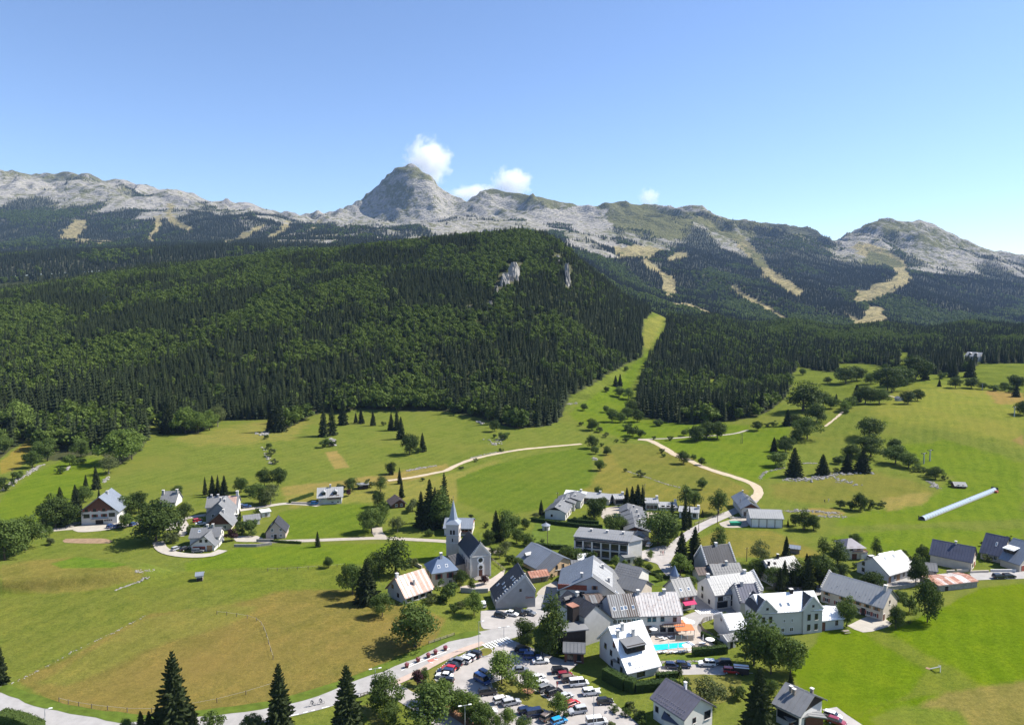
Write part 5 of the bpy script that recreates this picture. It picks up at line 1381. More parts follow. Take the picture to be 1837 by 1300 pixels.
# --- town hall, two crow-stepped fronts
h = H('A8', (604, 518), (1004, 490), 'grey town hall with crow stepped gables and bright white roof', name='town_hall', cat='town hall', ye=(705, 364), hr=10.2, D=9.5, wall='pale_grey_plaster', roof='roof_white', oe=.15, og=.1)
h.win('f', [(.36, 1.5), (.50, 1.5)], .9, 1.0).win('f', [(.38, 4.2), (.51, 4.2)], .45, .8).sky([(1, .36, .62), (1, .49, .62)], 1.0, 1.4).chim([(1, .62, .02)], .9, 1.0, 'timber_dark')
for (a, b, r, lab) in (((582, 522), (706, 512), (640, 290), 'left_gable_'), ((882, 503), (1008, 489), (952, 268), 'right_gable_')):
    w = H('A8', a, b, parent=h, pre=lab[lab.index('_') + 1:], front='g', he=h.he + .1, R=r, D=7.5, wall='pale_grey_plaster', roof='roof_slate', oe=.05, og=.05)
    # step stones of the cross gables
    for k in (1, 2):
        for i in range(10):
            f1 = 0.0 if k == 1 else 1.0; u = i / 9.5
            p = w.loc(f1 + (w.rf - f1) * u, 0.02, w.he + (w.hr - w.he) * u)
            w.place(part('coping_stone', bxm(.40, .6, .62, 'coping'), w.e, (p[0], p[1], p[2] + .45)))
    w.win('f', [(.30, 1.8), (.68, 1.8)], .8, 1.6, 'frame_dark').win('f', [(.30, 4.8), (.68, 4.8)], .8, 1.6, 'frame_dark').win('f', [(.5, w.he + 1.3)], .5, .5, 'frame_dark')
w = H('A8', (1006, 482), (1150, 467), parent=h, pre='annexe_', ye=(1006, 418), yr=(1060, 328), D=9, wall='pale_grey_plaster', roof='roof_white', oe=.2); w.win('f', [(.68, 2.0)], .7, 1.3, 'frame_dark').door('f', .08, 1.1, 2.6, 'timber_brown')
h = H('A8', (460, 372), (560, 372, 0), 'house with navy slate roof and step stones behind the town hall', front='e', he=4.2, yr=(540, 250), D=9, wall='white_plaster', roof='roof_navy', oe=.2) if False else H('A8', (470, 385), (612, 378), 'house with navy slate roof and step stones behind the town hall', he=4.2, hr=8.0, D=9, wall='white_plaster', roof='roof_navy', oe=.2); h.stepped([0, 1], 9, 'coping', .45).chim([(1, .3, .05)], .8, 1.0).sky([(1, .6, .6)])
h = H('A8', (392, 560), (520, 548), 'white crow stepped house with white roof beside the pool hedge', ye=(392, 478), yr=(395, 372), D=9, roof='roof_white', wall='white_plaster', oe=.2, og=.05); h.stepped([0], 10, 'frame_white', .42).win('l', [(.5, h.he + 1.2)], .5, .7, 'frame_dark').win('f', [(.3, 2.0), (.7, 2.0)])
H('A8', (385, 600), (440, 590), 'lean-to with ribbed grey roof against the crow stepped house', name='lean_to', cat='shed', he=2.3, hr=3.0, D=3.5, wall='white_plaster', roof='roof_pale').ribs(1, 8, 'roof_grey').door('f', .5, .9, 1.9, 'timber_dark')
h = H('A8', (300, 344), (636, 320), 'white shop house with wide pale roof and signboard', name='shop_house', cat='shop', ye=(300, 250), hr=8.4, D=10.5, rot=6, roof='roof_mid', oe=.3, og=.1)
h.panels(1, ['roof_pale'] * 14).win('f', [(.12, h.he - 1.2), (.38, h.he - 1.2), (.6, h.he - 1.2)], 1.6, 1.3, 'frame_dark').win('f', [(.16, 1.5)], 3.4, 1.8, 'frame_dark').win('f', [(.42, 1.6)], 2.8, 1.6, 'frame_dark').win('l', [(.3, 4.0), (.3, 1.6), (.7, 1.4)], .9, 1.2, 'frame_dark').chim([(1, .03, .03), (1, .8, .03)], .8, 1.0, 'white_plaster').guards(1, [.45, .6, .75, .88], 22)
h.stepped([1], 12, 'frame_white', .45)
sg = h.box('f', .25, h.he - 1.2, 2.6, 1.3, .08, 'frame_white', 'signboard')
for dx, dz, ww, hh in ((-.9, .0, .5, .1), (-.75, .2, .1, .5), (-.95, -.2, .1, .35), (.35, .25, 1.2, .16), (.35, -.2, 1.3, .14), (0, -.6, 2.4, .05), (0, .6, 2.4, .05)):
    part('lettering', bxm(ww, .1, hh, 'timber_dark'), sg, (dx, -.02, dz))
h = H('A7', (1640, 444), (1788, 432), 'white corner house with grey roof and red awning', ye=(1640, 318), hr=8.4, D=8.5, rot=8, roof='roof_grey', oe=.5, og=.4)
h.win('f', [(.22, h.he - 1.3), (.72, h.he - 1.3)], .8, 1.2, 'frame_dark', 'shutter_wood').win('f', [(.5, 1.5)], 2.6, 1.7, 'frame_dark').sky([(1, .25, .62), (1, .72, .62)], .9, 1.1).win('l', [(.5, 3.6)], .9, 1.2, 'frame_dark')
mottled('awning_red', (0.45, 0.03, 0.11), 0.1, 1.0, .8); mottled('awning_orange', (0.62, 0.17, 0.06), 0.12, 1.0, .8); mottled('canvas_white', (0.80, 0.79, 0.77), 0.05, 1.0, .8)
p, r = h.face('f', .55, 2.9, .9); h.place(part('awning', bxm(4.2, 2.2, .1, 'awning_red'), h.e, p, r, .38)); part('valance', bxm(4.2, .05, .3, 'canvas_white'), h.e.children[-1], (0, -1.1, -.15))
cn = part('turret_roof', cylm(1.6, .05, 3.2, 'roof_blue', 8), h.e, (1.5, h.D / 2 + 1.5, h.hr - 1.0)); part('turret_wall', cylm(1.4, 1.4, h.hr + .9, 'white_plaster', 8, -1.9), cn, (0, 0, -h.hr + 1.0))
# --- school and right-hand farms
h = H('A8', (1000, 288), (1408, 418), 'long cream school building with two tone roof and wooden shutters', name='school', cat='school', ye=(1000, 202), hr=8.2, D=10.5, wall='cream_plaster', roof='roof_pale', roof2='roof_grey', oe=.5, og=.3)
h.win('f', [(.10, 3.3), (.36, 3.3), (.50, 3.3), (.61, 3.3), (.76, 3.3), (.90, 3.3)], .9, 1.0, 'frame_dark', 'shutter_wood').win('f', [(.1, 1.2), (.28, 1.2), (.62, 1.2), (.78, 1.2), (.88, 1.2)], .9, 1.1, 'frame_white', 'shutter_red').door('f', .70, 1.2, 2.3, 'timber_dark').door('f', .45, 1.2, 2.2, 'timber_brown')
h.win('r', [(.45, 4.6)], .6, .9, 'frame_dark').door('r', .08, 1.0, 2.0, 'timber_brown').chim([(1, .93, .12)], .8, 1.5).guards(1, [.6, .75], 6).stepped([0], 9, 'coping', .42)
h = H('A6', (722, 945), (1010, 905), 'white farmhouse with broad pale grey roof behind the round tree', name='farmhouse', cat='farmhouse', ye=(722, 876), hr=7.0, D=12, rot=12, roof='roof_pale', oe=.5)
h.win('l', [(.2, 3.8), (.2, 1.6), (.55, 1.6)], .9, 1.2, 'frame_dark').door('f', .34, 1.9, 2.4, 'shutter_wood', 0, 'barn_door').door('f', .04, 1.2, 2.2, 'shutter_wood').win('f', [(.22, 1.5), (.55, 1.5), (.75, 1.6)], .8, 1.0, 'frame_dark').sky([(1, .3, .2), (1, .62, .2)], .5, 1.6)
h = H('A6', (1062, 782), (1400, 852), 'long stone barn with dark blue roof by the right hand road', name='barn', cat='barn', ye=(1070, 704), hr=7.6, D=10, wall='cream_plaster', roof='roof_navy', oe=.4)
h.win('r', [(.25, 4.2), (.75, 4.2)], .8, 1.2, 'frame_white', 'shutter_red').win('r', [(.3, 1.4)], 2.2, 1.2, 'frame_dark').door('r', .68, 1.8, 2.0, 'timber_red', 0, 'barn_door').chim([(1, .55, .03)], .6, .9)
h = H('A6', (1640, 800), (1800, 852), 'farm with light blue metal roofs cut by the picture edge', name='farmhouse', cat='farmhouse', he=2.9, D=15, hr=9.0, wall='cream_plaster', roof='roof_bluegrey', oe=.6); h.win('r', [(.3, 2.0), (.7, 2.0)]).door('r', .12, 1.6, 2.1, 'timber_red').dormer(1, .25, .55, 3.5, 1.5, 'roof_white', 'timber_dark', True, 3.0)
h = H('A6', (1478, 742), (1650, 782), 'dark roofed barn behind the light blue farm roofs', name='barn', cat='barn', he=2.8, D=13, hr=8.2, wall='cream_plaster', roof='roof_navy', oe=.6); h.sky([(1, .6, .45)], .6, 1.8); h.win('f', [(.3, 1.5), (.7, 1.5)])
h = H('A6', (690, 792), (800, 768), 'small white roofed cottage behind the farmhouse', ye=(690, 758), R=(643, 706), C=(613, 744), roof='roof_white', oe=.3); h.win('l', [(.5, 1.4)]).win('f', [(.4, 1.2)])
h = H('A6', (378, 748), (512, 744), 'two storey villa with purple grey roof behind the firs', name='villa', ye=(400, 652), hr=6.6, D=8, hip=2.5, roof='roof_purple', oe=.8); h.win('f', [(.25, 4.0), (.7, 4.0)], 1.1, 1.2, 'frame_dark').balcony('f', .7, 2.9, 5).door('f', .45, 1.8, 2.1, 'timber_brown', 0, 'garage_door').win('f', [(.85, 1.4)])
w = H('A6', (490, 748), (546, 744), parent=h, pre='garage_', he=2.6, hr=2.6, D=5, flat=True, roof='timber_brown', oe=.2); w.door('f', .5, 2.0, 2.0, 'frame_white', 0, 'garage_door')
h = H('A6', (1040, 886), (1118, 894), 'little grey roofed stone outhouse beside the roadside trees', name='outhouse', cat='outhouse', he=1.9, hr=3.8, D=5, wall='cream_plaster', roof='roof_grey', oe=.2); h.win('f', [(.8, 1.6)], .4, .4, 'frame_dark')
h = H('A6', (1135, 1014), (1450, 978), 'low ruined shed with patchy rust red roof sheets', name='shed', cat='shed', he=1.9, hr=2.6, D=8, wall='stone', roof='roof_rust', oe=.2)
random.seed(3); h.panels(1, [random.choice(['roof_rust', 'roof_rust', 'roof_rustpale', 'roof_whiterust']) for _ in range(16)]); h.panels(2, [random.choice(['roof_rust', 'roof_rust', 'roof_rustpale', 'roof_whiterust']) for _ in range(16)]); h.door('f', .2, 1.2, 1.6, 'timber_dark')
# --- workshop and houses behind it
h = H('A5', (675, 482), (938, 490), 'white workshop with four panelled bays on the gravel yard', name='workshop', cat='workshop', ye=(668, 408), yr=(800, 340), D=9, roof='roof_pale', wall='white_plaster', oe=.3)
for i in range(5): h.box('f', max(.01, min(.99, i / 4)), h.he / 2, .16, h.he, .14, 'timber_grey', 'post')
for i in range(4): h.box('f', (i + .5) / 4, h.he / 2, h.W / 4 - .5, h.he - .3, .05, 'frame_white', 'wall_panel')
h = H('A5', (600, 398), (742, 402), 'white gabled house with dark boarded gable behind the workshop', front='g', ye=(600, 326), R=(672, 288), C=None, D=19, roof='roof_bluegrey', roof2='roof_grey', oe=.8, og=.8); h.gable_board(0, 'timber_brown', h.he + .2).win('f', [(.2, 1.4), (.45, 1.4)], 1.2, 1.6, 'frame_dark').door('f', .3, 1.4, 2.0, 'roof_blue').sky([(2, .5, .3), (2, .6, .3)]).chim([(2, .45, .1), (2, .95, .1)], .5, 1.2); h.roofbox(2, .3, .45, 3.5, 2.2, .1, 'glass', 'solar_panel', .1)
h = H('A5', (312, 878), (548, 850), 'house with steep black roof in two halves and stepped white gables', ye=(312, 803), hr=8.6, D=8.5, wall='pale_grey_plaster', roof='roof_slate', oe=.2, og=.1); h.stepped([0, 1], 10, 'frame_white', .4).win('f', [(.30, 3.4), (.36, 3.4), (.60, 3.4), (.66, 3.4)], .6, .9, 'frame_dark').door('f', .2, 2.2, 1.8, 'timber_dark', 0, 'garage_door').chim([(1, .52, .02)], .8, .9, 'white_plaster')
h.panels(1, ['roof_slate'] * 5, .5, .98)
h = H('A5', (372, 935), (604, 922), 'low grey roofed house in front of the steep black roof', he=2.6, hr=4.8, D=7, roof='roof_grey', oe=.4); h.chim([(1, .55, .15)], .7, 1.3, 'white_plaster').guards(1, [.5, .75], 10).win('f', [(.2, 1.2), (.7, 1.2)])
w = H('A5', (248, 930), (330, 926), parent=h, pre='side_', he=2.2, hr=3.6, D=6, roof='roof_brown', oe=.3)
h = H('A5', (858, 972), (1062, 918), 'grey roofed house partly hidden by dark garden spruces', ye=(858, 868), hr=7.4, D=9, rot=-8, roof='roof_mid', wall='pale_grey_plaster', oe=.7); h.chim([(1, .02, .35), (1, .45, .02)], .6, 1.4, 'timber_dark').win('l', [(.3, 3.4), (.3, 1.2), (.7, 1.2)], .7, 1.2).win('f', [(.2, 3.4), (.2, 1.2), (.5, 3.4)], .9, 1.1, 'frame_dark').guards(1, [.6, .8], 8).roofbox(1, .25, .3, .8, .8, .5, 'timber_dark', 'roof_hatch')
h = H('A5', (995, 695), (1075, 705), 'low lean-to with blue grey roof at the meadow edge', name='lean_to', cat='shed', he=1.9, hr=2.5, D=3.5, roof='roof_bluegrey', wall='timber_grey')
h = H('A6', (1268, 162), (1362, 166), 'small brown timber hut on the slope above the tunnel', name='timber_hut', cat='hut', ye=(1268, 142), yr=(1310, 114), D=5, wall='timber_brown', roof='roof_mid', oe=.5); h.door('f', .3, 1.0, 1.8, 'timber_dark').win('f', [(.7, 1.3)], .7, .7, 'frame_dark')
h = H('P', (1730, 648), (1756, 649), 'distant white hotel at the edge of the far woods', name='distant_hotel', cat='hotel', he=6.0, hr=10.5, D=14, roof='roof_pale'); h.win('f', row(5, 4.2, .12, .88), 1.5, 1.6, 'frame_dark').win('f', row(5, 1.6, .12, .88), 1.5, 1.6, 'frame_dark').dormer(1, .3, .5, 2.2, 1.6).dormer(1, .7, .5, 2.2, 1.6)
h = H('P', (1605, 718), (1612, 719), 'tiny hut between two round trees on the upper meadow', name='field_hut', cat='hut', he=2.0, hr=3.2, D=4, wall='white_plaster', roof='roof_mid'); h.win('f', [(.5, 1.2)], .8, .7)
# --- foreground houses at the bottom edge
h = H('B4', (470, 712, 5.0), (700, 862, 5.0), 'white house with dark purple roof at the bottom edge', hr=7.9, D=8.8, roof='roof_purple', oe=.6, og=.6)
h.guards(1, [.70, .86], 14).win('r', [(.82, 3.4)], 1.7, 1.6, 'frame_dark').win('r', [(.35, 3.4)], .8, 1.0, 'frame_dark').win('f', [(.12, 2.8), (.5, 2.8)], .8, 1.2, 'frame_dark').chim([(2, .45, .25)], .5, 1.6, 'frame_white')
w = H('B4', (545, 945), (700, 1010), parent=h, pre='porch_', he=2.6, hr=4.0, D=4, roof='roof_navy', oe=.4)
h = H('B4', (1393, 748, 4.6), (1552, 836, 4.6), 'house with pale roof and black boarded gable at the bottom right', hr=7.2, D=9.5, rot=6, roof='roof_mid', wall='white_plaster', oe=.9, og=.8)
h.gable_board(1, 'timber_dark', h.he - .4).chim([(1, .25, .25), (1, .42, .30), (2, .85, .3)], .6, 1.2, 'timber_grey').win('f', row(3, 2.4, .2, .8), 1.6, 1.6, 'frame_dark').win('r', [(.3, 1.6), (.7, 1.6)], 1.4, 1.4, 'frame_dark')
w = H('B4', (1500, 960), (1740, 935), parent=h, pre='porch_', front='g', he=2.3, yr=(1640, 845), D=6, roof='roof_mid', wall='timber_brown', oe=.6, og=.6)
# --- church
h = H('A3', (1117, 800), (1290, 806), 'pink white village church with slender blue grey spire', name='church', cat='church', front='g', ye=(1117, 630), R=(1206, 536), D=15.5, wall='church_plaster', roof='roof_slate', oe=.3, og=.1)
ang0 = h.e.rotation_euler.z
ex_ = Vector((math.cos(ang0), math.sin(ang0))); h.e.rotation_euler.z = ang0 + math.radians(24)
fx = Vector(h.e.location[:2]); fr = fx - Vector((-math.sin(ang0), math.cos(ang0))) * (h.D / 2)
na = ang0 + math.radians(24); h.e.location = (fr.x - math.sin(na) * h.D / 2, fr.y + math.cos(na) * h.D / 2, h.gz)
h.stepped([0], 9, 'coping', .4)
def ring(r, n=20): return [(math.cos(6.283 * k / n) * r, math.sin(6.283 * k / n) * r) for k in range(n)]
def disc(r, th, mat, n=20):
    R0 = ring(r, n); V = [(x, -th, z) for x, z in R0] + [(x, th, z) for x, z in R0]
    F = [tuple(range(n)), tuple(range(2 * n - 1, n - 1, -1))] + [((k + 1) % n, k, n + k, n + (k + 1) % n) for k in range(n)]
    return shape('disc', V, F, mat)
p, r = h.face('f', .5, h.he - 1.2); rw = part('rose_window', disc(1.25, .16, 'frame_white'), h.e, p); part('pane', disc(.8, .2, 'glass'), rw)
p, r = h.face('f', .5, 2.0); dr = part('portal', bxm(2.3, .4, 4.2, 'frame_white'), h.e, p); part('door', bxm(1.3, .5, 2.7, 'timber_brown'), dr, (0, 0, -.6)); part('portal_arch', disc(1.15, .26, 'frame_white'), dr, (0, 0, 2.0)); part('tympanum', disc(.7, .3, 'glass'), dr, (0, 0, 1.6))
for i in range(3): h.box('f', .5, .12 + .16 * i, 5 - i * .8, .16, 2.4 - .7 * i, 'stone', 'step')
h.win('l', row(4, 4.0, .35, .92), .8, 2.8, 'frame_white').box('f', .5, h.he + .1, h.W + .3, .3, .2, 'coping', 'cornice')
for t in (.02, .98): h.box('f', t, h.he / 2, .5, h.he, .16, 'coping', 'corner_pilaster')
part('cross', bxm(.12, .12, 1.4, 'stone', True), h.e, (0, -h.D / 2 + .1, h.hr + .7)); part('cross_bar', bxm(.7, .12, .12, 'stone'), h.e.children[-1], (0, 0, 1.0))
TW = 4.7
tx, ty = hit(*P('A3', 978, 662)); tz = 0.0
Mi = (Matrix.Translation(h.e.location) @ Matrix.Rotation(h.e.rotation_euler.z, 4, 'Z')).inverted()
tl_ = Mi @ Vector((tx, ty + TW / 2, 0)); lx, ly = tl_.x, tl_.y
def tower_h(y): return plane_hit(P('A3', 978, y), Vector((tx, ty)), Vector((1, 0)))[1]
TH, SH = tower_h(370), tower_h(176)
tw = part('tower', bxm(TW, TW, TH + 2, 'church_plaster', True), h.e, (lx, ly, -2), -math.radians(24))
for z in (TH * .48, TH * .70, TH * .985): part('string_course', bxm(TW + .35, TW + .35, .28, 'coping'), tw, (0, 0, z + 2))
for sx, sy, rz in ((0, -1, 0), (1, 0, math.pi / 2), (-1, 0, math.pi / 2)):
    for d in (-.55, .55):
        b = part('belfry_opening', bxm(.7, .2, 1.6, 'timber_dark'), tw, (sx * TW / 2 + (d if sx == 0 else 0), sy * TW / 2 + (d if sy == 0 else 0), TH * .78 + 2), rz)
    part('slit_window', bxm(.4, .2, 1.2, 'timber_dark'), tw, (sx * TW / 2, sy * TW / 2, TH * .56 + 2), rz)
a2 = TW / 2 + .35; a1 = TW / 2 * .62; zb = TH + 2
V = [(x, y, zb) for x, y in ((-a2, -a2), (a2, -a2), (a2, a2), (-a2, a2))] + [(x * a1 * 1.04, y * a1 * 1.04, zb + 1.5) for x, y in ((-1, -.42), (-.42, -1), (.42, -1), (1, -.42), (1, .42), (.42, 1), (-.42, 1), (-1, .42))] + [(0, 0, zb + SH - TH)]
F = [(0, 1, 6, 5), (1, 2, 8, 7), (2, 3, 10, 9), (3, 0, 4, 11), (0, 5, 4), (1, 7, 6), (2, 9, 8), (3, 11, 10), (3, 2, 1, 0)] + [(4 + k, 4 + (k + 1) % 8, 12) for k in range(8)]
sp = part('spire', shape('spire', V, F, 'spire_metal'), tw); part('cross', bxm(.09, .09, 1.5, 'snow_guard', True), sp, (0, 0, zb + SH - TH - .2)); part('cross_bar', bxm(.6, .09, .09, 'snow_guard'), sp, (0, 0, zb + SH - TH + .9))
w = H('A3', (1000, 780), (1075, 760), parent=h, pre='aisle_', he=3.2, hr=5.2, D=9, wall='church_plaster', roof='roof_slate', oe=.2)
for l in LOG: print('HOUSE', l)
# ------------------------------------------------------------------ single trees, bushes, hedges, stones
KIND = {'s': ('spruce', 'spruce_tree', 'dark spruce', 'tree'), 'n': ('narrow_spruce', 'spruce_tree', 'narrow dark spruce', 'tree'), 't': ('tree', 'broadleaf_tree', 'green broadleaf tree', 'tree'), 'd': ('dark_tree', 'broadleaf_tree', 'dark rounded tree', 'tree'),
        'l': ('light_tree', 'broadleaf_tree', 'light green tree', 'tree'), 'h': ('tall_tree', 'broadleaf_tree', 'tall green tree', 'tree'), 'k': ('dark_tall_tree', 'broadleaf_tree', 'tall dark leafy tree', 'tree'), 'o': ('olive_tree', 'broadleaf_tree', 'olive green airy tree', 'tree'),
        'b': ('bush', 'bush', 'green bush', 'bush'), 'D': ('dark_bush', 'bush', 'dark green bush', 'bush'), 'p': ('purple_bush', 'bush', 'purple leaved bush', 'bush'), 'O': ('olive_bush', 'bush', 'olive green bush', 'bush')}
ORD = ['first', 'second', 'third', 'fourth', 'fifth', 'sixth', 'seventh', 'eighth', 'ninth', 'tenth']
RT = random.Random(99)
def put_tree(k, x, y, z, h, wf=1.0, label=None, group=None):
    kind, name, adj, cat = KIND[k] if k in KIND else (k, 'spruce_tree', '', 'tree')
    cm, tm = RT.choice(TREES[kind])
    e = empty(name, (x, y, z), RT.random() * 6.28)
    w = h * wf * RT.uniform(.86, 1.0); e.scale = (w, w, h)
    c = part('crown', cm, e); part('trunk', tm, e)
    tag(e, label, cat, group)
    return e
def cluster(reg, phrase, items):
    rows = []
    for it in items:
        k, x, yb, yt = it[:4]; wf = it[4] if len(it) > 4 else 1.0
        wf *= {'C4': 1.3, 'C5': 1.3, 'C3': 1.15}.get(reg, 1.0); px, py = P(reg, x, yb); tx, typ = P(reg, x, yt)
        X, Y = hit(px, py); Z = T(X, Y)
        a, b, c = ray(tx, typ); top = CAMZ + c / b * Y
        rows.append([k, X, Y, Z, max(1.0, top - Z) * 1.02, wf, px])
    cnt = {}
    for r in rows: cnt.setdefault(r[0], []).append(r)
    for k, L in cnt.items():
        L.sort(key=lambda r: r[6])
        for i, r in enumerate(L):
            n = len(L)
            if n == 1: lab = '%s %s' % (KIND[k][2], phrase)
            elif n == 2: lab = '%s %s, the %s of the two' % (KIND[k][2], phrase, ('left', 'right')[i])
            elif i == 0: lab = '%s %s, leftmost such' % (KIND[k][2], phrase)
            elif i == n - 1: lab = '%s %s, rightmost such' % (KIND[k][2], phrase)
            else: lab = '%s %s, %s from the left' % (KIND[k][2], phrase, ORD[i])
            put_tree(k, r[1], r[2], r[3], r[4], r[5], lab, None)
cluster('A1', 'left of the large white chalet', [('d', 400, 505, 265, 1.1), ('s', 440, 470, 212), ('d', 500, 490, 320, 1.1), ('s', 545, 390, 195), ('t', 600, 320, 200), ('n', 710, 300, 222)])
cluster('A1', 'at the left picture edge by the lane', [('t', 35, 745, 425), ('t', 185, 665, 405), ('d', 110, 700, 560), ('O', 365, 625, 565), ('l', 355, 560, 490), ('o', 310, 505, 415)])
cluster('A1', 'just right of the large white chalet', [('t', 830, 360, 270), ('t', 905, 420, 265), ('d', 995, 400, 222), ('b', 895, 510, 402)])
cluster('A1', 'in front of the grey roofed cottage', [('d', 1118, 600, 285, 1.35), ('O', 1225, 615, 510), ('d', 1325, 455, 318), ('t', 1270, 285, 192), ('b', 1375, 545, 460)])
cluster('A2', 'behind the half rusted farmhouse', [('n', 113, 268, 138), ('s', 165, 280, 130), ('n', 205, 275, 125), ('s', 250, 280, 128), ('t', 368, 250, 132), ('d', 538, 205, 75), ('d', 634, 208, 70), ('t', 500, 335, 180), ('o', 582, 335, 190), ('b', 430, 275, 200), ('d', 545, 345, 250)])
cluster('A2', 'in the hamlet gardens', [('n', 362, 442, 362), ('b', 488, 408, 358), ('D', 375, 548, 450), ('b', 450, 555, 440), ('p', 305, 600, 500), ('D', 345, 470, 415), ('b', 530, 400, 370)])
cluster('A2', 'on the pasture below the white lane', [('n', 918, 640, 528, 1.3), ('t', 995, 790, 705)])
cluster('A2', 'on the lawn right of the dormer chalet', [('t', 1165, 240, 138), ('p', 1142, 278, 222), ('O', 1085, 235, 178), ('h', 1370, 245, 118, 1.2), ('s', 1445, 125, 30), ('n', 1505, 190, 72), ('n', 1520, 288, 150), ('d', 1350, 355, 232), ('h', 1385, 450, 290), ('t', 1305, 535, 350), ('t', 1370, 490, 385), ('o', 1490, 538, 412), ('O', 1600, 388, 290), ('b', 1715, 562, 503), ('O', 1290, 215, 150)])
cluster('A3', 'left of the church tower', [('s', 715, 392, 95), ('s', 785, 398, -5, .9), ('n', 830, 398, 60), ('h', 875, 392, 40, 1.1), ('n', 905, 340, -60), ('t', 905, 395, 200)])
cluster('C7', 'around the striped roof house', [('k', 780, 670, 315, 1.5), ('d', 620, 700, 445), ('t', 378, 860, 565), ('s', 510, 945, 525, 1.3), ('t', 655, 1065, 835), ('O', 935, 600, 500)])
cluster('A3', 'between presbytery and churchyard wall', [('d', 1042, 868, 738), ('k', 1130, 920, 795), ('b', 905, 990, 815), ('b', 985, 930, 835), ('p', 1235, 866, 775), ('O', 800, 1020, 930), ('b', 880, 1010, 940)])
cluster('A3', 'along the barn car park', [('l', 1150, 1115, 915), ('b', 990, 1090, 1000), ('O', 1040, 1060, 980)])
cluster('A3', 'on the meadow behind the church', [('b', 1245, 395, 345), ('d', 1275, 532, 398), ('s', 1330, 505, 250), ('h', 1390, 500, 236), ('t', 1440, 460, 258), ('D', 1125, 318, 278)])
cluster('A3', 'between church and timber house', [('o', 1415, 610, 495), ('o', 1360, 650, 540), ('D', 1300, 610, 545), ('t', 1500, 525, 395), ('t', 1585, 545, 435), ('d', 1570, 405, 312), ('t', 1515, 735, 635), ('D', 1440, 690, 600), ('b', 1620, 520, 450)])
cluster('A4', 'around the stepped terrace', [('n', 325, 380, 258, 1.5), ('O', 280, 405, 352), ('d', 765, 415, 235), ('d', 825, 325, 222), ('t', 795, 220, 142), ('b', 600, 440, 395), ('b', 680, 425, 380)])
cluster('A4', 'in the fir group of the estate', [('s', 1030, 315, 155), ('s', 1075, 335, 145), ('s', 1120, 335, 128), ('n', 1160, 335, 132), ('D', 1150, 395, 330)])
cluster('A4', 'beside the staggered houses', [('t', 915, 545, 365), ('d', 980, 520, 380), ('t', 1290, 620, 335, 1.2), ('h', 1370, 620, 350, 1.3), ('n', 1400, 480, 262), ('n', 1510, 500, 225), ('n', 1545, 480, 300), ('s', 1480, 830, 515, 1.1), ('s', 1590, 775, 478, 1.1), ('s', 1420, 560, 400), ('l', 1470, 885, 700), ('l', 1225, 750, 668), ('d', 1130, 838, 722), ('t', 1205, 850, 778), ('d', 1125, 635, 550), ('n', 1655, 402, 338, 1.6), ('b', 1330, 420, 340), ('b', 1260, 385, 345)])
cluster('A4', 'near the upper estate lane', [('h', 1515, 325, 118, 1.2), ('t', 1590, 318, 175), ('t', 1650, 170, 72), ('h', 1785, 375, 155, 1.3)])
cluster('A4', 'below the apartment block', [('l', 940, 812, 715), ('l', 1010, 812, 750), ('t', 555, 780, 628), ('t', 620, 775, 650), ('d', 690, 745, 655), ('b', 490, 940, 862), ('D', 780, 800, 752), ('b', 340, 620, 580), ('D', 520, 700, 640)])
cluster('A5', 'on the mown field below the workshop', [('h', 412, 680, 465, 1.3), ('o', 755, 800, 592, 1.0), ('t', 735, 895, 770), ('s', 965, 722, 556), ('d', 1042, 472, 368), ('k', 1112, 505, 325, 1.3), ('d', 1190, 508, 362), ('b', 680, 880, 810), ('D', 800, 900, 840), ('n', 980, 480, 410)])
cluster('A5', 'in the dark grove behind the school', [('k', 1270, 725, 556, 1.2), ('k', 1390, 790, 580, 1.6), ('t', 1540, 645, 528), ('k', 1710, 725, 556), ('s', 950, 985, 752), ('s', 1030, 990, 840), ('s', 1150, 1005, 715), ('d', 1240, 970, 705), ('k', 1330, 900, 740, 1.5), ('d', 1420, 920, 770), ('s', 1090, 960, 800), ('b', 1540, 820, 765)])
cluster('A5', 'in the low thicket on the slope', [('D', 1410, 325, 245), ('D', 1500, 340, 258), ('d', 1575, 345, 195), ('D', 1650, 335, 248), ('O', 1745, 325, 258)])
cluster('A5', 'beside the school roof', [('d', 1680, 1000, 835, 1.3), ('b', 1770, 960, 905)])
cluster('A6', 'among the right hand farms', [('d', 945, 950, 682, .72), ('d', 1000, 755, 628), ('d', 850, 730, 668), ('b', 1210, 918, 860), ('b', 1275, 885, 828), ('b', 1300, 915, 862), ('b', 1365, 905, 855), ('b', 1720, 598, 545), ('O', 1530, 765, 700), ('O', 1385, 272, 240), ('b', 820, 1085, 990), ('b', 1500, 640, 600), ('b', 1830, 620, 570), ('b', 1230, 130, 90)])
cluster('B5', 'by the school yard', [('d', 1108, 275, -65, .66), ('d', 868, 318, 142, .8), ('t', 500, 308, 75, .75), ('b', 972, 195, 75), ('b', 912, 100, 25), ('b', 975, 292, 265)])
cluster('A8', 'in front of the town hall', [('t', 560, 705, 365, .95), ('t', 672, 765, 455, .8), ('t', 800, 775, 515, .95), ('s', 800, 905, 765, 1.4), ('D', 510, 640, 560)])
cluster('B4', 'in the foreground gardens', [('s', 1252, 975, 480, 1.35), ('o', 880, 795, 555, 1.2), ('t', 1355, 715, 575), ('D', 690, 700, 560), ('k', 665, 590, 455, .6), ('D', 1090, 720, 610), ('b', 380, 880, 800), ('O', 300, 800, 740), ('b', 160, 930, 885)])
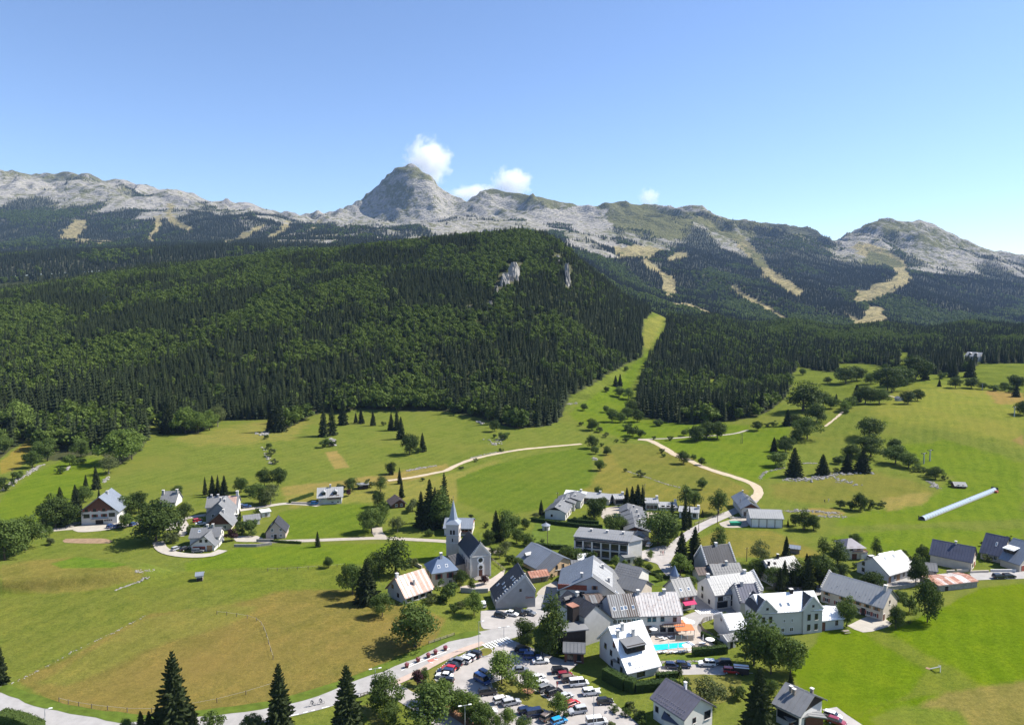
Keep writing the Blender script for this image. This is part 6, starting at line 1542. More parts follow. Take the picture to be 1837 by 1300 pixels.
cluster('B1', 'at the bottom left roadside', [('s', 1150, 765, 248, 1.15), ('s', 930, 790, 640, 1.3), ('s', 1040, 780, 600, 1.2), ('s', 1280, 790, 620, 1.3), ('s', -5, 465, 175), ('b', 1390, 790, 640), ('b', 1650, 765, 655), ('l', 830, 790, 690), ('s', 985, 790, 640, 1.3)])
cluster('B2', 'along the main road', [('s', 270, 965, 478, 1.1), ('s', 800, 1020, 488, 1.2), ('t', 1095, 845, 542), ('p', 1350, 655, 520), ('b', 1398, 590, 498), ('t', 1335, 345, -15, 1.15), ('O', 60, 1000, 868)])
cluster('B2', 'bordering the car park', [('h', 1440, 1020, 590, 1.4), ('l', 1545, 840, 600), ('t', 1620, 860, 660), ('l', 1715, 900, 690), ('l', 1785, 915, 715), ('t', 1850, 990, 780)])
cluster('B3', 'on the car park islands', [('l', 700, 645, 385, 1.1), ('l', 905, 725, 530), ('l', 1150, 890, 705), ('D', 1180, 915, 830), ('O', 800, 640, 580), ('b', 985, 420, 375)])
cluster('B3', 'at the bottom edge of the car park', [('l', 570, 975, 800, .9), ('l', 660, 1000, 880), ('l', 745, 985, 825), ('t', 870, 1030, 890), ('O', 1565, 1000, 930), ('b', 1690, 820, 770), ('O', 1760, 900, 830), ('b', 1800, 960, 890)])
cluster('A7', 'in front of the tall grey gable', [('d', 372, 700, 475, .9), ('k', 585, 800, 268, .95), ('t', 520, 800, 560, .8), ('b', 640, 780, 690)])
cluster('A7', 'by the village inn', [('D', 600, 170, 130), ('b', 1360, 170, 130), ('b', 1480, 190, 130), ('b', 1310, 180, 120)])
cluster('P', 'between the village houses', [('d', 1062, 1012, 985), ('t', 1142, 1075, 1046), ('b', 1118, 1100, 1088), ('t', 1236, 1058, 1030), ('d', 1360, 1040, 1000), ('t', 1392, 1052, 1014), ('k', 1428, 1050, 1000, 1.3), ('s', 1446, 1044, 992), ('d', 1478, 1052, 1012), ('b', 1300, 1108, 1096), ('t', 1012, 1072, 1046), ('b', 1288, 1118, 1106), ('s', 1400, 1060, 1018)])
cluster('P', 'along the car park edge', [('t', 770, 1262, 1222), ('l', 812, 1276, 1240), ('t', 836, 1290, 1254), ('b', 716, 1254, 1240), ('d', 946, 1160, 1132), ('l', 860, 1300, 1270), ('b', 1100, 1278, 1262), ('b', 1122, 1286, 1268), ('t', 700, 1300, 1262)])
# meadow trees and copses
cluster('C2', 'on the hayfield below the forest', [('s', 335, 535, 400), ('s', 398, 535, 268), ('n', 722, 572, 340), ('n', 782, 562, 328), ('s', 860, 488, 298), ('s', 952, 472, 400), ('s', 990, 478, 368), ('s', 1075, 492, 383), ('s', 1205, 525, 402), ('n', 1245, 528, 358), ('s', 1275, 588, 428), ('d', 1338, 700, 542), ('s', 1430, 678, 542)])
cluster('C2', 'among the hayfield rocks', [('b', 330, 660, 615), ('O', 345, 712, 650), ('O', 372, 768, 725), ('b', 730, 645, 560), ('D', 1150, 492, 458), ('d', 1205, 838, 742), ('D', 790, 640, 590), ('D', 340, 545, 515), ('b', 310, 590, 555), ('D', 1430, 888, 860), ('D', 1400, 690, 640)])
cluster('C1', 'in the light copse at the forest edge', [('l', 1330, 552, 358), ('l', 1420, 548, 390), ('l', 1500, 525, 380), ('o', 1560, 500, 345), ('s', 1205, 548, 288)])
cluster('C1', 'at the lower left wood edge', [('l', 860, 765, 520, 1.3), ('l', 945, 735, 515), ('o', 780, 838, 715, 1.3), ('b', 500, 778, 695), ('b', 575, 768, 705), ('b', 430, 838, 775), ('t', 235, 795, 665), ('b', 130, 872, 800), ('D', 40, 955, 850), ('t', 340, 745, 575), ('s', 690, 945, 780), ('s', 615, 925, 842), ('t', 580, 720, 580), ('t', 270, 700, 600), ('l', 130, 560, 310), ('t', 30, 690, 560)])
cluster('C3', 'along the field road', [('d', 350, 535, 450), ('b', 415, 592, 520), ('t', 990, 384, 330), ('d', 1045, 525, 432), ('D', 970, 492, 458), ('d', 1045, 655, 556), ('d', 1150, 702, 632), ('t', 1070, 695, 638), ('t', 1105, 815, 732), ('D', 395, 680, 650), ('D', 1115, 640, 612), ('b', 345, 580, 550), ('O', 110, 806, 778), ('O', 215, 750, 722)])
cluster('C3', 'on the grass strip between the woods', [('s', 1215, 212, 132), ('s', 1247, 208, 122), ('t', 1290, 102, 65), ('d', 1150, 252, 208), ('t', 1240, 285, 208), ('l', 1310, 305, 218), ('t', 1145, 398, 345), ('t', 1190, 465, 365), ('t', 1250, 468, 395), ('t', 1300, 445, 358), ('d', 1370, 465, 368), ('b', 1520, 495, 438), ('b', 1290, 525, 458), ('D', 1340, 565, 482), ('D', 1390, 578, 508), ('d', 1330, 400, 300)])
cluster('C3', 'near the dirt road bend', [('D', 1290, 610, 568), ('O', 1100, 538, 490), ('O', 1145, 575, 535), ('d', 1700, 765, 668), ('d', 1790, 600, 488), ('t', 1705, 565, 518), ('D', 1605, 598, 560), ('O', 1395, 858, 805), ('D', 1285, 822, 795), ('D', 1545, 688, 650), ('d', 1832, 775, 718), ('b', 1772, 735, 695), ('D', 1490, 590, 562), ('D', 1220, 612, 585), ('b', 1560, 715, 685)])
cluster('C4', 'below the right hand wood', [('t', 595, 1000, 888), ('d', 670, 985, 856), ('d', 745, 985, 858), ('d', 1030, 925, 856), ('s', 1250, 890, 775, 1.2), ('k', 1360, 785, 568, 1.5), ('k', 1425, 775, 585, 1.3), ('d', 1505, 750, 648), ('d', 1460, 868, 718), ('t', 1390, 985, 818), ('k', 1310, 1010, 870), ('D', 1250, 1040, 958), ('s', 1155, 1038, 978), ('t', 1560, 768, 675), ('O', 1600, 750, 700), ('l', 1660, 785, 708), ('s', 1740, 700, 598), ('d', 1795, 705, 618), ('d', 1300, 880, 800), ('b', 1150, 895, 850), ('b', 330, 890, 838), ('D', 1100, 900, 870)])
cluster('C5', 'in the far copses of the upper meadow', [('d', 560, 350, 228, 1.2), ('t', 740, 352, 268), ('d', 860, 402, 215), ('t', 950, 360, 215, 1.1), ('k', 890, 414, 298), ('d', 1060, 325, 145, 1.1), ('s', 1130, 325, 218), ('s', 1230, 372, 320), ('d', 1345, 384, 298), ('d', 1460, 384, 296), ('t', 1540, 392, 338), ('t', 1700, 398, 338), ('s', 1780, 446, 348), ('d', 1780, 385, 278), ('s', 1330, 305, 178), ('s', 1450, 305, 166), ('b', 1240, 315, 255), ('d', 640, 330, 215), ('d', 430, 350, 300), ('t', 250, 290, 240)])
cluster('C5', 'by the tiny meadow hut', [('d', 700, 495, 348), ('t', 800, 495, 378), ('s', 640, 485, 358), ('d', 1005, 495, 398), ('d', 1072, 475, 388), ('t', 600, 525, 438), ('b', 560, 560, 520), ('d', 1832, 575, 468), ('s', 490, 500, 425), ('b', 1620, 400, 345), ('b', 1760, 415, 365), ('d', 1000, 355, 230)])
cluster('C5', 'on the rocky knoll', [('d', 730, 742, 586, 1.1), ('d', 740, 876, 715, 1.1), ('d', 600, 905, 778), ('s', 680, 985, 815, 1.3), ('s', 570, 985, 858, 1.4), ('s', 395, 1005, 856, 1.3), ('s', 190, 1015, 808, 1.2), ('D', 510, 925, 860), ('D', 490, 985, 950)])
cluster('C5', 'in the hedge line down the slope', [('d', 915, 835, 732), ('t', 915, 925, 778, 1.1), ('t', 1010, 955, 840, 1.1), ('b', 1080, 985, 922), ('D', 1150, 1014, 950), ('d', 1205, 1036, 940), ('D', 1265, 1042, 1005), ('d', 130, 845, 728), ('s', 45, 835, 733), ('b', 90, 945, 840), ('b', 845, 850, 810)])
# the forest's front row of conifers
i0 = 0
for x, y, z, hh, px, py in FRONT:
    side = 'hill forest above the hayfields' if px < 1030 else ('left hand wood along the grass strip' if px < 1160 and py < 720 else 'right hand wood above the pasture')
    put_tree('edge_spruce', x, y, z, hh * 1.15, RT.uniform(1.0, 1.25), 'dark spruce in the front row of the ' + side, 'front row spruces of the ' + side)

def leaf_shell(V, F, R, p, n, size):
    d = (n + Vector((R.gauss(0, .55), R.gauss(0, .55), R.gauss(0, .55)))).normalized()
    a = d.orthogonal().normalized(); a.rotate(Matrix.Rotation(R.random() * 6.28, 3, d)); b = d.cross(a)
    s1, s2 = size * R.uniform(.7, 1.3), size * R.uniform(.5, .9); q = len(V)
    V.extend([p - a * s1, p + b * s2, p + a * s1, p - b * s2]); F.append((q, q + 1, q + 2, q + 3))
def hedge(reg, pix, width, height, label, mat='hedge_leaf', dens=16, seed=1):
    R = random.Random(seed); pts = [Vector(hit(*P(reg, *p))) for p in pix]
    V, F = [], []
    z0 = T(pts[0].x, pts[0].y)
    for a, b in zip(pts[:-1], pts[1:]):
        L = (b - a).length; d = (b - a).normalized(); nn = Vector((-d.y, d.x))
        q = len(V)
        for s_, e_ in ((-1, 0), (1, 0), (1, 1), (-1, 1)):
            c = a + (b - a) * e_ + nn * s_ * (width / 2 - .12)
            V += [Vector((c.x, c.y, z0 - .3)), Vector((c.x, c.y, z0 + height - .12))]
        F += [(q, q + 2, q + 3, q + 1), (q + 2, q + 4, q + 5, q + 3), (q + 4, q + 6, q + 7, q + 5), (q + 6, q, q + 1, q + 7), (q + 1, q + 3, q + 5, q + 7)]
        for k in range(int(dens * L * (2 * height + width))):
            u = R.random(); w = R.random() * (2 * height + width)
            if w < width: off, zz, nr = (w - width / 2), height, Vector((0, 0, 1))
            elif w < width + height: off, zz, nr = width / 2, w - width, Vector((nn.x, nn.y, .1))
            else: off, zz, nr = -width / 2, w - width - height, Vector((-nn.x, -nn.y, .1))
            c = a + d * (u * L) + nn * off
            leaf_shell(V, F, R, Vector((c.x, c.y, z0 + zz + R.uniform(-.08, .12))), nr, .16)
    me = mesh_from('hedge', V, F, mat)
    o = bpy.data.objects.new('hedge', me); COL.objects.link(o)
    tag(o, label, 'hedge', 'clipped hedges of the village'); return o
hedge('B4', [(105, 570), (180, 610), (260, 650), (330, 668)], 2.6, 3.0, 'tall dark hedge left of the white roofed house', seed=1)
hedge('B4', [(330, 668), (480, 652), (640, 640)], 2.2, 2.2, 'long clipped hedge in front of the white roofed house', seed=2)
hedge('B4', [(490, 575), (650, 560)], 1.4, 1.6, 'short hedge right of the white roofed house', seed=3)
hedge('B4', [(760, 400), (900, 392), (1015, 378)], 1.6, 2.2, 'square clipped hedge along the pool lawn', seed=4)
hedge('B4', [(1010, 370), (920, 300), (830, 255)], 1.0, 1.6, 'narrow bright hedge between pool and stepped house', seed=5)
hedge('A4', [(245, 432), (480, 468), (700, 492), (830, 495)], 1.2, 1.7, 'lower clipped hedge below the stepped terrace', seed=6)
hedge('A4', [(540, 440), (680, 450), (800, 460)], 1.1, 1.5, 'upper clipped hedge below the stepped terrace', seed=7)
hedge('A4', [(280, 640), (420, 660), (540, 665)], 1.4, 1.6, 'dark hedge behind the big blue grey roof', seed=8)
hedge('A2', [(715, 330), (800, 300), (885, 272)], 1.1, 1.6, 'hedge along the drive of the dormer chalet', seed=9)
hedge('A2', [(545, 600), (680, 612), (800, 618)], 1.0, .9, 'low scrub hedge under the white lane', 'leaf_dark', 12, seed=10)
hedge('B1', [(0, 690), (130, 715), (260, 770)], 3.0, 1.8, 'thick hedge at the bottom left corner', 'leaf_mid', 14, seed=11)
hedge('A4', [(1110, 870), (1200, 862), (1340, 905), (1390, 900)], .9, .9, 'low garden hedge beside the inn', 'leaf_dark', 14, seed=12)
# stones: rows, heaps and outcrops of limestone
def stones(reg, pix, width, n, size, label, name='stone_row', mat='rubble', seed=1):
    R = random.Random(seed); pts = smooth_path([hit(*P(reg, *p)) for p in pix], 2.0)
    V, F = [], []
    ico = bmesh.new(); bmesh.ops.create_icosphere(ico, subdivisions=1, radius=1.0)
    base = [v.co.copy() for v in ico.verts]; fac = [tuple(v.index for v in f.verts) for f in ico.faces]; ico.free()
    for k in range(n):
        i_ = R.randrange(len(pts) - 1); p = pts[i_].lerp(pts[i_ + 1], R.random()); c = p + Vector((R.gauss(0, .5), R.gauss(0, .5))) * width
        s = size * .72 * R.uniform(.4, 1.3) ** 1.6; q = len(V); zz = T(c.x, c.y)
        sx, sy, sz = s * R.uniform(.7, 1.4), s * R.uniform(.7, 1.4), s * R.uniform(.4, .9)
        for v in base:
            j = R.uniform(.72, 1.2); V.append((c.x + v.x * sx * j, c.y + v.y * sy * j, zz + .1 * s + v.z * sz * j))
        F += [tuple(i + q for i in f) for f in fac]
    me = mesh_from(name, V, F, mat); o = bpy.data.objects.new(name, me); COL.objects.link(o)
    o['kind'] = 'stuff'; o['label'] = label; o['category'] = 'stones'; return o
mottled('limestone_rock', (0.235, 0.225, 0.21), 0.25, 0.5, 0.95, 0.15, 0.5)
stones('C1', [(10, 955), (100, 895), (190, 845), (250, 800), (305, 770)], 1.6, 260, .7, 'pale rubble stripe down the left pasture', seed=1)
stones('C1', [(745, 900), (770, 860)], 1.5, 40, .8, 'pale stones below the wood edge', seed=2); stones('C1', [(465, 815), (500, 785)], 1.2, 40, .7, 'small pale scree patch in the left pasture', seed=22)
stones('C2', [(250, 545), (300, 560), (315, 530)], 2.4, 50, 1.5, 'grey boulder outcrop on the hayfield', 'boulders', 'limestone_rock', 3)
stones('C2', [(770, 590), (790, 640)], 2.4, 45, 1.6, 'grey boulders under the paired spruces', 'boulders', 'limestone_rock', 4)
stones('C2', [(285, 640), (330, 740), (350, 770)], 1.6, 60, .9, 'line of stones in the hayfield hollow', seed=5); stones('C2', [(1300, 820), (1400, 800), (1520, 780)], 1.8, 120, .7, 'pale rubble heap beside the field road', seed=6)
stones('C2', [(1820, 460), (1860, 480)], 2.0, 30, 1.3, 'grey stones at the forest corner', 'boulders', 'limestone_rock', 7); stones('C3', [(300, 590), (350, 630), (400, 560)], 2.4, 70, .9, 'stony scrub bank above the field road', seed=8)
stones('C3', [(180, 725), (320, 690), (480, 675)], 1.0, 120, .55, 'stone edging of the field road', seed=9); stones('C3', [(870, 340), (950, 330)], 2.0, 40, 1.0, 'stony patch at the forest foot', seed=10)
stones('C3', [(1280, 815), (1400, 850), (1560, 905), (1690, 940)], .6, 160, .45, 'old stone wall line across the tan field', seed=11); stones('C3', [(1065, 720), (1075, 740)], 1.5, 26, .9, 'stones under the field trees', seed=12)
stones('C6', [(240, 520), (400, 515), (520, 500), (620, 480), (800, 470)], 4.0, 260, .9, 'grey limestone pavement on the rocky knoll', 'boulders', 'limestone_rock', 13); stones('C6', [(90, 520), (120, 470), (250, 440)], 1.2, 110, .6, 'dry stone wall left of the rocky knoll', seed=14)
stones('C6', [(370, 410), (460, 410)], .7, 60, .7, 'dry stone wall behind the knoll spruces', seed=15); stones('C6', [(1210, 530), (1270, 575)], 2.2, 80, .8, 'pale stony hollow by the timber hut', seed=16)
stones('C6', [(250, 730), (420, 725), (600, 745)], 2.2, 200, .6, 'brown stony bank behind the workshop', seed=17); stones('C6', [(600, 540), (640, 520), (720, 555)], 3.0, 60, .8, 'scattered stones below the knoll', 'boulders', 'limestone_rock', 18)
stones('A1', [(820, 955), (950, 905), (1060, 860)], .5, 90, .40, 'low tumbled wall on the left mound', seed=19); stones('A1', [(970, 815), (1020, 818), (1105, 805)], .5, 60, .40, 'short tumbled wall above the mound', seed=20)
stones('A1', [(490, 500), (550, 470)], 1.2, 60, .9, 'white rockery beside the large chalet', seed=21); stones('B1', [(60, 470), (280, 365), (520, 230), (740, 130), (960, 10)], .4, 70, .30, 'scattered wall stones across the dry field', seed=23)
stones('A5', [(500, 405), (580, 410)], 1.5, 40, .8, 'boulders on the gravel yard', 'boulders', 'limestone_rock', 24); stones('B4', [(520, 455), (650, 440), (800, 445)], .5, 110, .45, 'stone retaining wall behind the parked cars', seed=25)
stones('A6', [(150, 395), (380, 400)], 1.5, 90, .5, 'brown earth bank stones on the slope', seed=26); stones('C1', [(175, 225), (250, 215)], 3.0, 40, 1.4, 'white quarry stones in the forest gap', 'boulders', 'limestone_rock', 27)
# cliffs on the forest hill
def cliff(px, py, w, hgt, i):
    X, Y = hit(px, py + hgt * .45); s = Y / 1300
    R = random.Random(i); nx, nz = 15, 12; V, F = [], []
    W, Hh = w * s * 1.15, hgt * s * 1.25
    for k in range(nz + 1):
        for j in range(nx + 1):
            u, v = j / nx - .5, k / nz
            taper = 1 - .45 * v * abs(math.sin(u * 7 + i))
            xx = X + u * W * taper; yy = Y + v * Hh * .55 + 5 * fbm(np.array([u * 4 + i]), np.array([v * 3.]), 3, i)[0] - 2 + 9 * u * u
            edge = min(1, (.5 - abs(u)) * 5)
            V.append((xx, yy - 4 * edge + R.uniform(-.7, .7), T(X, Y) - 3 + v * Hh * (0.75 + .25 * edge) + R.uniform(-.8, .8) - 6 * (1 - edge)))
    b = len(V)
    for k in range(nz):
        for j in range(nx):
            a = k * (nx + 1) + j; F.append((a, a + 1, a + nx + 2, a + nx + 1))
    # body behind the face
    for v in list(V): V.append((v[0], v[1] + 14, v[2] - 4))
    for k in range(nz):
        for j in range(nx):
            a = b + k * (nx + 1) + j; F.append((a + nx + 1, a + nx + 2, a + 1, a))
    top = nz * (nx + 1)
    for j in range(nx): F.append((top + j, top + j + 1, b + top + j + 1, b + top + j))
    for k in range(nz):
        for j in (0, nx):
            a = k * (nx + 1) + j; F.append((a, a + nx + 1, b + a + nx + 1, b + a))
    o = bpy.data.objects.new('cliff', mesh_from('cliff', V, F, 'limestone_rock')); COL.objects.link(o); o['kind'] = 'structure'
for i, c in enumerate(CLIFFS):
    if c[1] < 560 and hit(c[0], c[1])[1] < 1500: cliff(*c, i)

# ------------------------------------------------------------------ cars
def paint(name, c, rough=.28):
    m, t, b = nt('paint_' + name); b.inputs['Base Color'].default_value = (*c, 1); b.inputs['Roughness'].default_value = rough; b.inputs['Specular IOR Level'].default_value = .6
    b.inputs['Coat Weight'].default_value = .6; b.inputs['Coat Roughness'].default_value = .08; MATS['paint_' + name] = m
for n_, c_ in {'black': (.012, .012, .014), 'white': (.78, .78, .77), 'silver': (.44, .45, .47), 'grey': (.16, .17, .18), 'navy': (.012, .022, .065), 'blue': (.02, .06, .20), 'bright_blue': (.02, .30, .62), 'red': (.42, .012, .02), 'dark_red': (.22, .02, .035), 'brown': (.16, .12, .09)}.items(): paint(n_, c_)
mottled('tyre', (.02, .02, .02), .2, 3, .9, .2); mottled('rim', (.42, .43, .44), .1, 3, .35, .5); mottled('lamp_clear', (.75, .75, .72), .05, 3, .2, .5); mottled('lamp_red', (.35, .02, .02), .1, 3, .3, .5)
CAR = {'hatch': (4.0, 1.74, 1.48, .92, (-1.9, -1.65, .35, 1.05)), 'sedan': (4.5, 1.78, 1.44, .93, (-1.55, -1.0, .30, 1.0)), 'wagon': (4.6, 1.80, 1.52, .95, (-2.2, -1.95, .40, 1.1)), 'suv': (4.5, 1.86, 1.70, 1.05, (-2.1, -1.9, .40, 1.0)), 'van': (4.9, 1.92, 1.95, 1.08, (-2.40, -2.32, 1.0, 1.75))}
def frustum(x0, x1, w0, z0, X0, X1, w1, z1, mat):
    V = [(x0, -w0, z0), (x1, -w0, z0), (x1, w0, z0), (x0, w0, z0), (X0, -w1, z1), (X1, -w1, z1), (X1, w1, z1), (X0, w1, z1)]
    return shape('panel', V, [(3, 2, 1, 0), (4, 5, 6, 7), (0, 1, 5, 4), (1, 2, 6, 5), (2, 3, 7, 6), (3, 0, 4, 7)], mat)
CC = {}
def car_meshes(kind, col):
    if (kind, col) in CC: return CC[kind, col]
    L, W, Hh, belt, (rb, rt, ft, fb) = CAR[kind]; h = L / 2; w = W / 2; m = 'paint_' + col
    prof = [(-h + .06, .30), (-h, .58), (-h + .05, belt - .08), (rb, belt), (fb, belt), (h - .55, belt - .13), (h - .08, belt - .27), (h, .55), (h - .06, .30)]
    V, F = [], []; n = len(prof)
    for s_, sc in ((-1, 1), (1, 1)):
        for x, z in prof: V.append((x, s_ * w * (1 if .4 < z < belt - .02 and abs(x) < h - .3 else .93), z))
    for k in range(n): F.append((k, (k + 1) % n, n + (k + 1) % n, n + k))
    F += [tuple(range(n - 1, -1, -1)), tuple(range(n, 2 * n))]
    body = shape('car_body', V, F, m)
    bm = bmesh.new(); bm.from_mesh(body); bmesh.ops.bevel(bm, geom=[e for e in bm.edges if len(e.link_faces) == 2 and e.calc_face_angle(0) > .6], offset=.07, segments=2, affect='EDGES'); bm.to_mesh(body); bm.free()
    wt = w * .76
    glaz = frustum(rb, fb, w * .92, belt - .01, rt, ft, wt, Hh - .05, 'glass')
    roof = frustum(rt - .08, ft + .10, wt + .03, Hh - .10, rt + .08, ft - .10, wt - .08, Hh, m)
    CC[kind, col] = (body, glaz, roof); return CC[kind, col]
WH = cylm(.32, .32, .22, 'tyre', 14, -.11); RM = cylm(.19, .19, .25, 'rim', 10, -.125)
def car(px, py, head, kind, col, label, group=None):
    x, y = hit(px, py); z = T(x, y) + .14
    L, W, Hh, belt, g4 = CAR[kind]; body, glaz, roof = car_meshes(kind, col)
    e = empty('car' if kind != 'van' else 'van', (x, y, z), math.radians(head))
    tag(e, label, 'car' if kind != 'van' else 'van', group)
    b = part('body', body, e); gz_ = part('glazing', glaz, e); part('roof', roof, e)
    for sx in (-1, 1):
        for sy in (-1, 1):
            wl = part('wheel', WH, e, (sx * L * .31, sy * (W / 2 - .08), .32), 0, math.pi / 2); part('rim', RM, wl)
    for sy in (-1, 1):
        part('headlight', bxm(.10, .34, .15, 'lamp_clear'), b, (L / 2 - .04, sy * W * .34, .64)); part('taillight', bxm(.08, .26, .20, 'lamp_red'), b, (-L / 2 + .03, sy * W * .36, .72))
        part('door_pillar', bxm(.08, .05, Hh - belt - .06, 'paint_' + col), b, (-.28, sy * W * .425, (Hh + belt) / 2 - .02), 0, sy * .2)
        part('mirror', bxm(.14, .2, .13, 'paint_' + col), b, (g4[3] - .25, sy * (W / 2 + .06), belt + .04))
    part('bumper', bxm(.12, W * .8, .16, 'tyre'), b, (L / 2 - .05, 0, .38)); part('number_plate', bxm(.04, .5, .12, 'frame_white'), b, (-L / 2, 0, .52))
    return e
G1 = 'cars parked round the car park'
for reg, x, y, hd, kd, col, lab in [
    ('D5', 610, 235, 152, 'suv', 'black', 'black car at the top of the left hand curve beside the grass island'), ('D5', 528, 285, 152, 'hatch', 'silver', 'silver hatchback second down the left hand curve'), ('D5', 455, 325, 153, 'hatch', 'white', 'white hatchback third down the left hand curve'), ('D5', 338, 350, 155, 'suv', 'grey', 'blue grey car with pale bonnet on the left hand curve'),
    ('D5', 280, 410, 158, 'sedan', 'black', 'black saloon just above the red car'), ('D5', 212, 458, 160, 'hatch', 'red', 'bright red hatchback in the left hand curve'), ('D5', 165, 508, 164, 'wagon', 'navy', 'navy estate car just below the red car'), ('D5', 150, 568, 168, 'sedan', 'white', 'white saloon near the end of the left hand curve'), ('D5', 180, 650, 172, 'hatch', 'black', 'dark hatchback at the lower end of the left hand curve'),
    ('D5', 790, 560, -46, 'suv', 'navy', 'dark people carrier against the planted island'), ('D5', 735, 640, -46, 'van', 'blue', 'blue van casting a broad shadow on the car park'), ('D5', 820, 825, 14, 'suv', 'black', 'black car alone below the blue van'), ('D5', 1050, 945, 24, 'wagon', 'white', 'white estate car at the island kerb'), ('D5', 1190, 985, 20, 'wagon', 'silver', 'silver estate with black roof beside the white estate'),
    ('D5', 1420, 1115, 18, 'hatch', 'navy', 'navy hatchback left of the navy van'), ('D6', 225, 1065, 16, 'van', 'navy', 'navy van by the island lawn'), ('D6', 445, 1115, 48, 'suv', 'brown', 'dark brown off-roader next to the navy van'), ('D6', 640, 1195, 28, 'hatch', 'bright_blue', 'bright blue small car at the bottom of the car park'),
    ('D6', 260, 400, 32, 'hatch', 'white', 'white hatchback half hidden behind the island tree'), ('D6', 300, 500, 32, 'sedan', 'white', 'white saloon beside the island tree'), ('D6', 400, 600, 32, 'suv', 'grey', 'dark grey car right of the white saloon'), ('D6', 545, 670, 32, 'suv', 'black', 'black car right of the dark grey one'), ('D6', 765, 745, 32, 'hatch', 'silver', 'silver car half hidden behind the small island tree'),
    ('D6', 880, 880, 34, 'hatch', 'red', 'red car poking out from the small island tree'), ('D6', 980, 1010, 195, 'suv', 'silver', 'silver compact van at the island corner'), ('D6', 305, 95, 8, 'sedan', 'white', 'white coupe at the end of the shaded row'), ('D6', 660, 275, 8, 'suv', 'black', 'black car at the top of the right hand row'), ('D6', 750, 350, 12, 'hatch', 'dark_red', 'dark red hatchback in the right hand row'),
    ('D6', 840, 430, 12, 'suv', 'brown', 'brown and white car below the dark red one'), ('D6', 1005, 505, 10, 'van', 'white', 'white people carrier in the right hand row'), ('D6', 1230, 670, 10, 'suv', 'white', 'white off-roader behind the lamp post'), ('D6', 1480, 835, 8, 'hatch', 'black', 'black hatchback nearest the hedge corner'), ('D6', 1330, 1215, 12, 'van', 'white', 'long white van at the bottom edge of the car park'),
    ('D5', 1365, 165, -2, 'suv', 'black', 'black car at the top of the shaded row'), ('D5', 1415, 215, -4, 'hatch', 'blue', 'blue hatchback second in the shaded row'), ('D5', 1510, 275, -4, 'suv', 'blue', 'blue off-roader third in the shaded row'), ('D5', 1330, 480, 5, 'sedan', 'grey', 'dark car behind the island trees'), ('B3', 600, 880, 20, 'hatch', 'white', 'white car glimpsed under the roadside trees'), ('B3', 520, 915, 20, 'sedan', 'white', 'pale car under the trees at the lot edge')]:
    car(*P(reg, x, y), hd, kd, col, lab, G1)
for reg, x, y, hd, kd, col, lab in [
    ('A7', 175, 488, -22, 'hatch', 'black', 'black car at the left of the barn car row'), ('A7', 265, 475, -25, 'sedan', 'white', 'white car second in the barn car row'), ('A7', 338, 468, -25, 'suv', 'black', 'black car third in the barn car row'), ('A7', 408, 468, -25, 'sedan', 'grey', 'grey car at the right of the barn car row'), ('A7', 30, 398, 100, 'wagon', 'white', 'white estate car under the light green tree'),
    ('A7', 1590, 908, -8, 'hatch', 'navy', 'navy hatchback beside the white roof'), ('A7', 1680, 900, -8, 'hatch', 'navy', 'navy hatchback under the pool bank'), ('B4', 868, 475, 176, 'suv', 'white', 'white off-roader by the stone retaining wall'), ('B4', 985, 465, 176, 'wagon', 'black', 'black estate in deep shade under the big trees'), ('B4', 1050, 530, -10, 'hatch', 'red', 'red car half hidden beside the trailer'),
    ('A6', 1632, 905, 4, 'suv', 'black', 'black car on the right hand road, the left of two'), ('A6', 1712, 900, 4, 'wagon', 'black', 'black estate on the right hand road, the right of two'), ('A1', 795, 502, 80, 'hatch', 'blue', 'blue car at the chalet, the left one'), ('A1', 845, 502, 80, 'hatch', 'blue', 'blue car at the chalet, the middle one'), ('A1', 955, 488, 80, 'hatch', 'blue', 'blue car at the chalet, half behind the bush'),
    ('A1', 1265, 664, 60, 'hatch', 'silver', 'silver car on the white forecourt'), ('A1', 1325, 664, 60, 'hatch', 'black', 'black car on the white forecourt'), ('A1', 1420, 680, 5, 'wagon', 'grey', 'blue grey estate in front of the garage doors'), ('A1', 1440, 485, 20, 'sedan', 'white', 'white car beside the hamlet row'), ('A1', 1415, 462, 40, 'hatch', 'red', 'red car beside the hamlet row'),
    ('A2', 325, 440, 30, 'van', 'white', 'white camper van beside the timber barn house'), ('A2', 378, 356, 20, 'hatch', 'silver', 'silver car behind the rusted farmhouse'), ('A2', 412, 362, 20, 'hatch', 'blue', 'blue car behind the rusted farmhouse'), ('A7', 1355, 240, 85, 'suv', 'black', 'black car on the inn forecourt'), ('B5', 395, 1000, -35, 'hatch', 'white', 'white car beside the bottom right house'), ('B5', 425, 1045, -35, 'hatch', 'dark_red', 'dark red car beside the bottom right house'),
    ('A6', 590, 748, 10, 'hatch', 'white', 'white car beside the villa garage'), ('A4', 1215, 640, 60, 'hatch', 'white', 'white car at the foot of the staggered houses'), ('A2', 900, 338, 10, 'hatch', 'bright_blue', 'bright blue car beside the dormer chalet')]:
    car(*P(reg, x, y), hd, kd, col, lab, 'cars parked about the village')
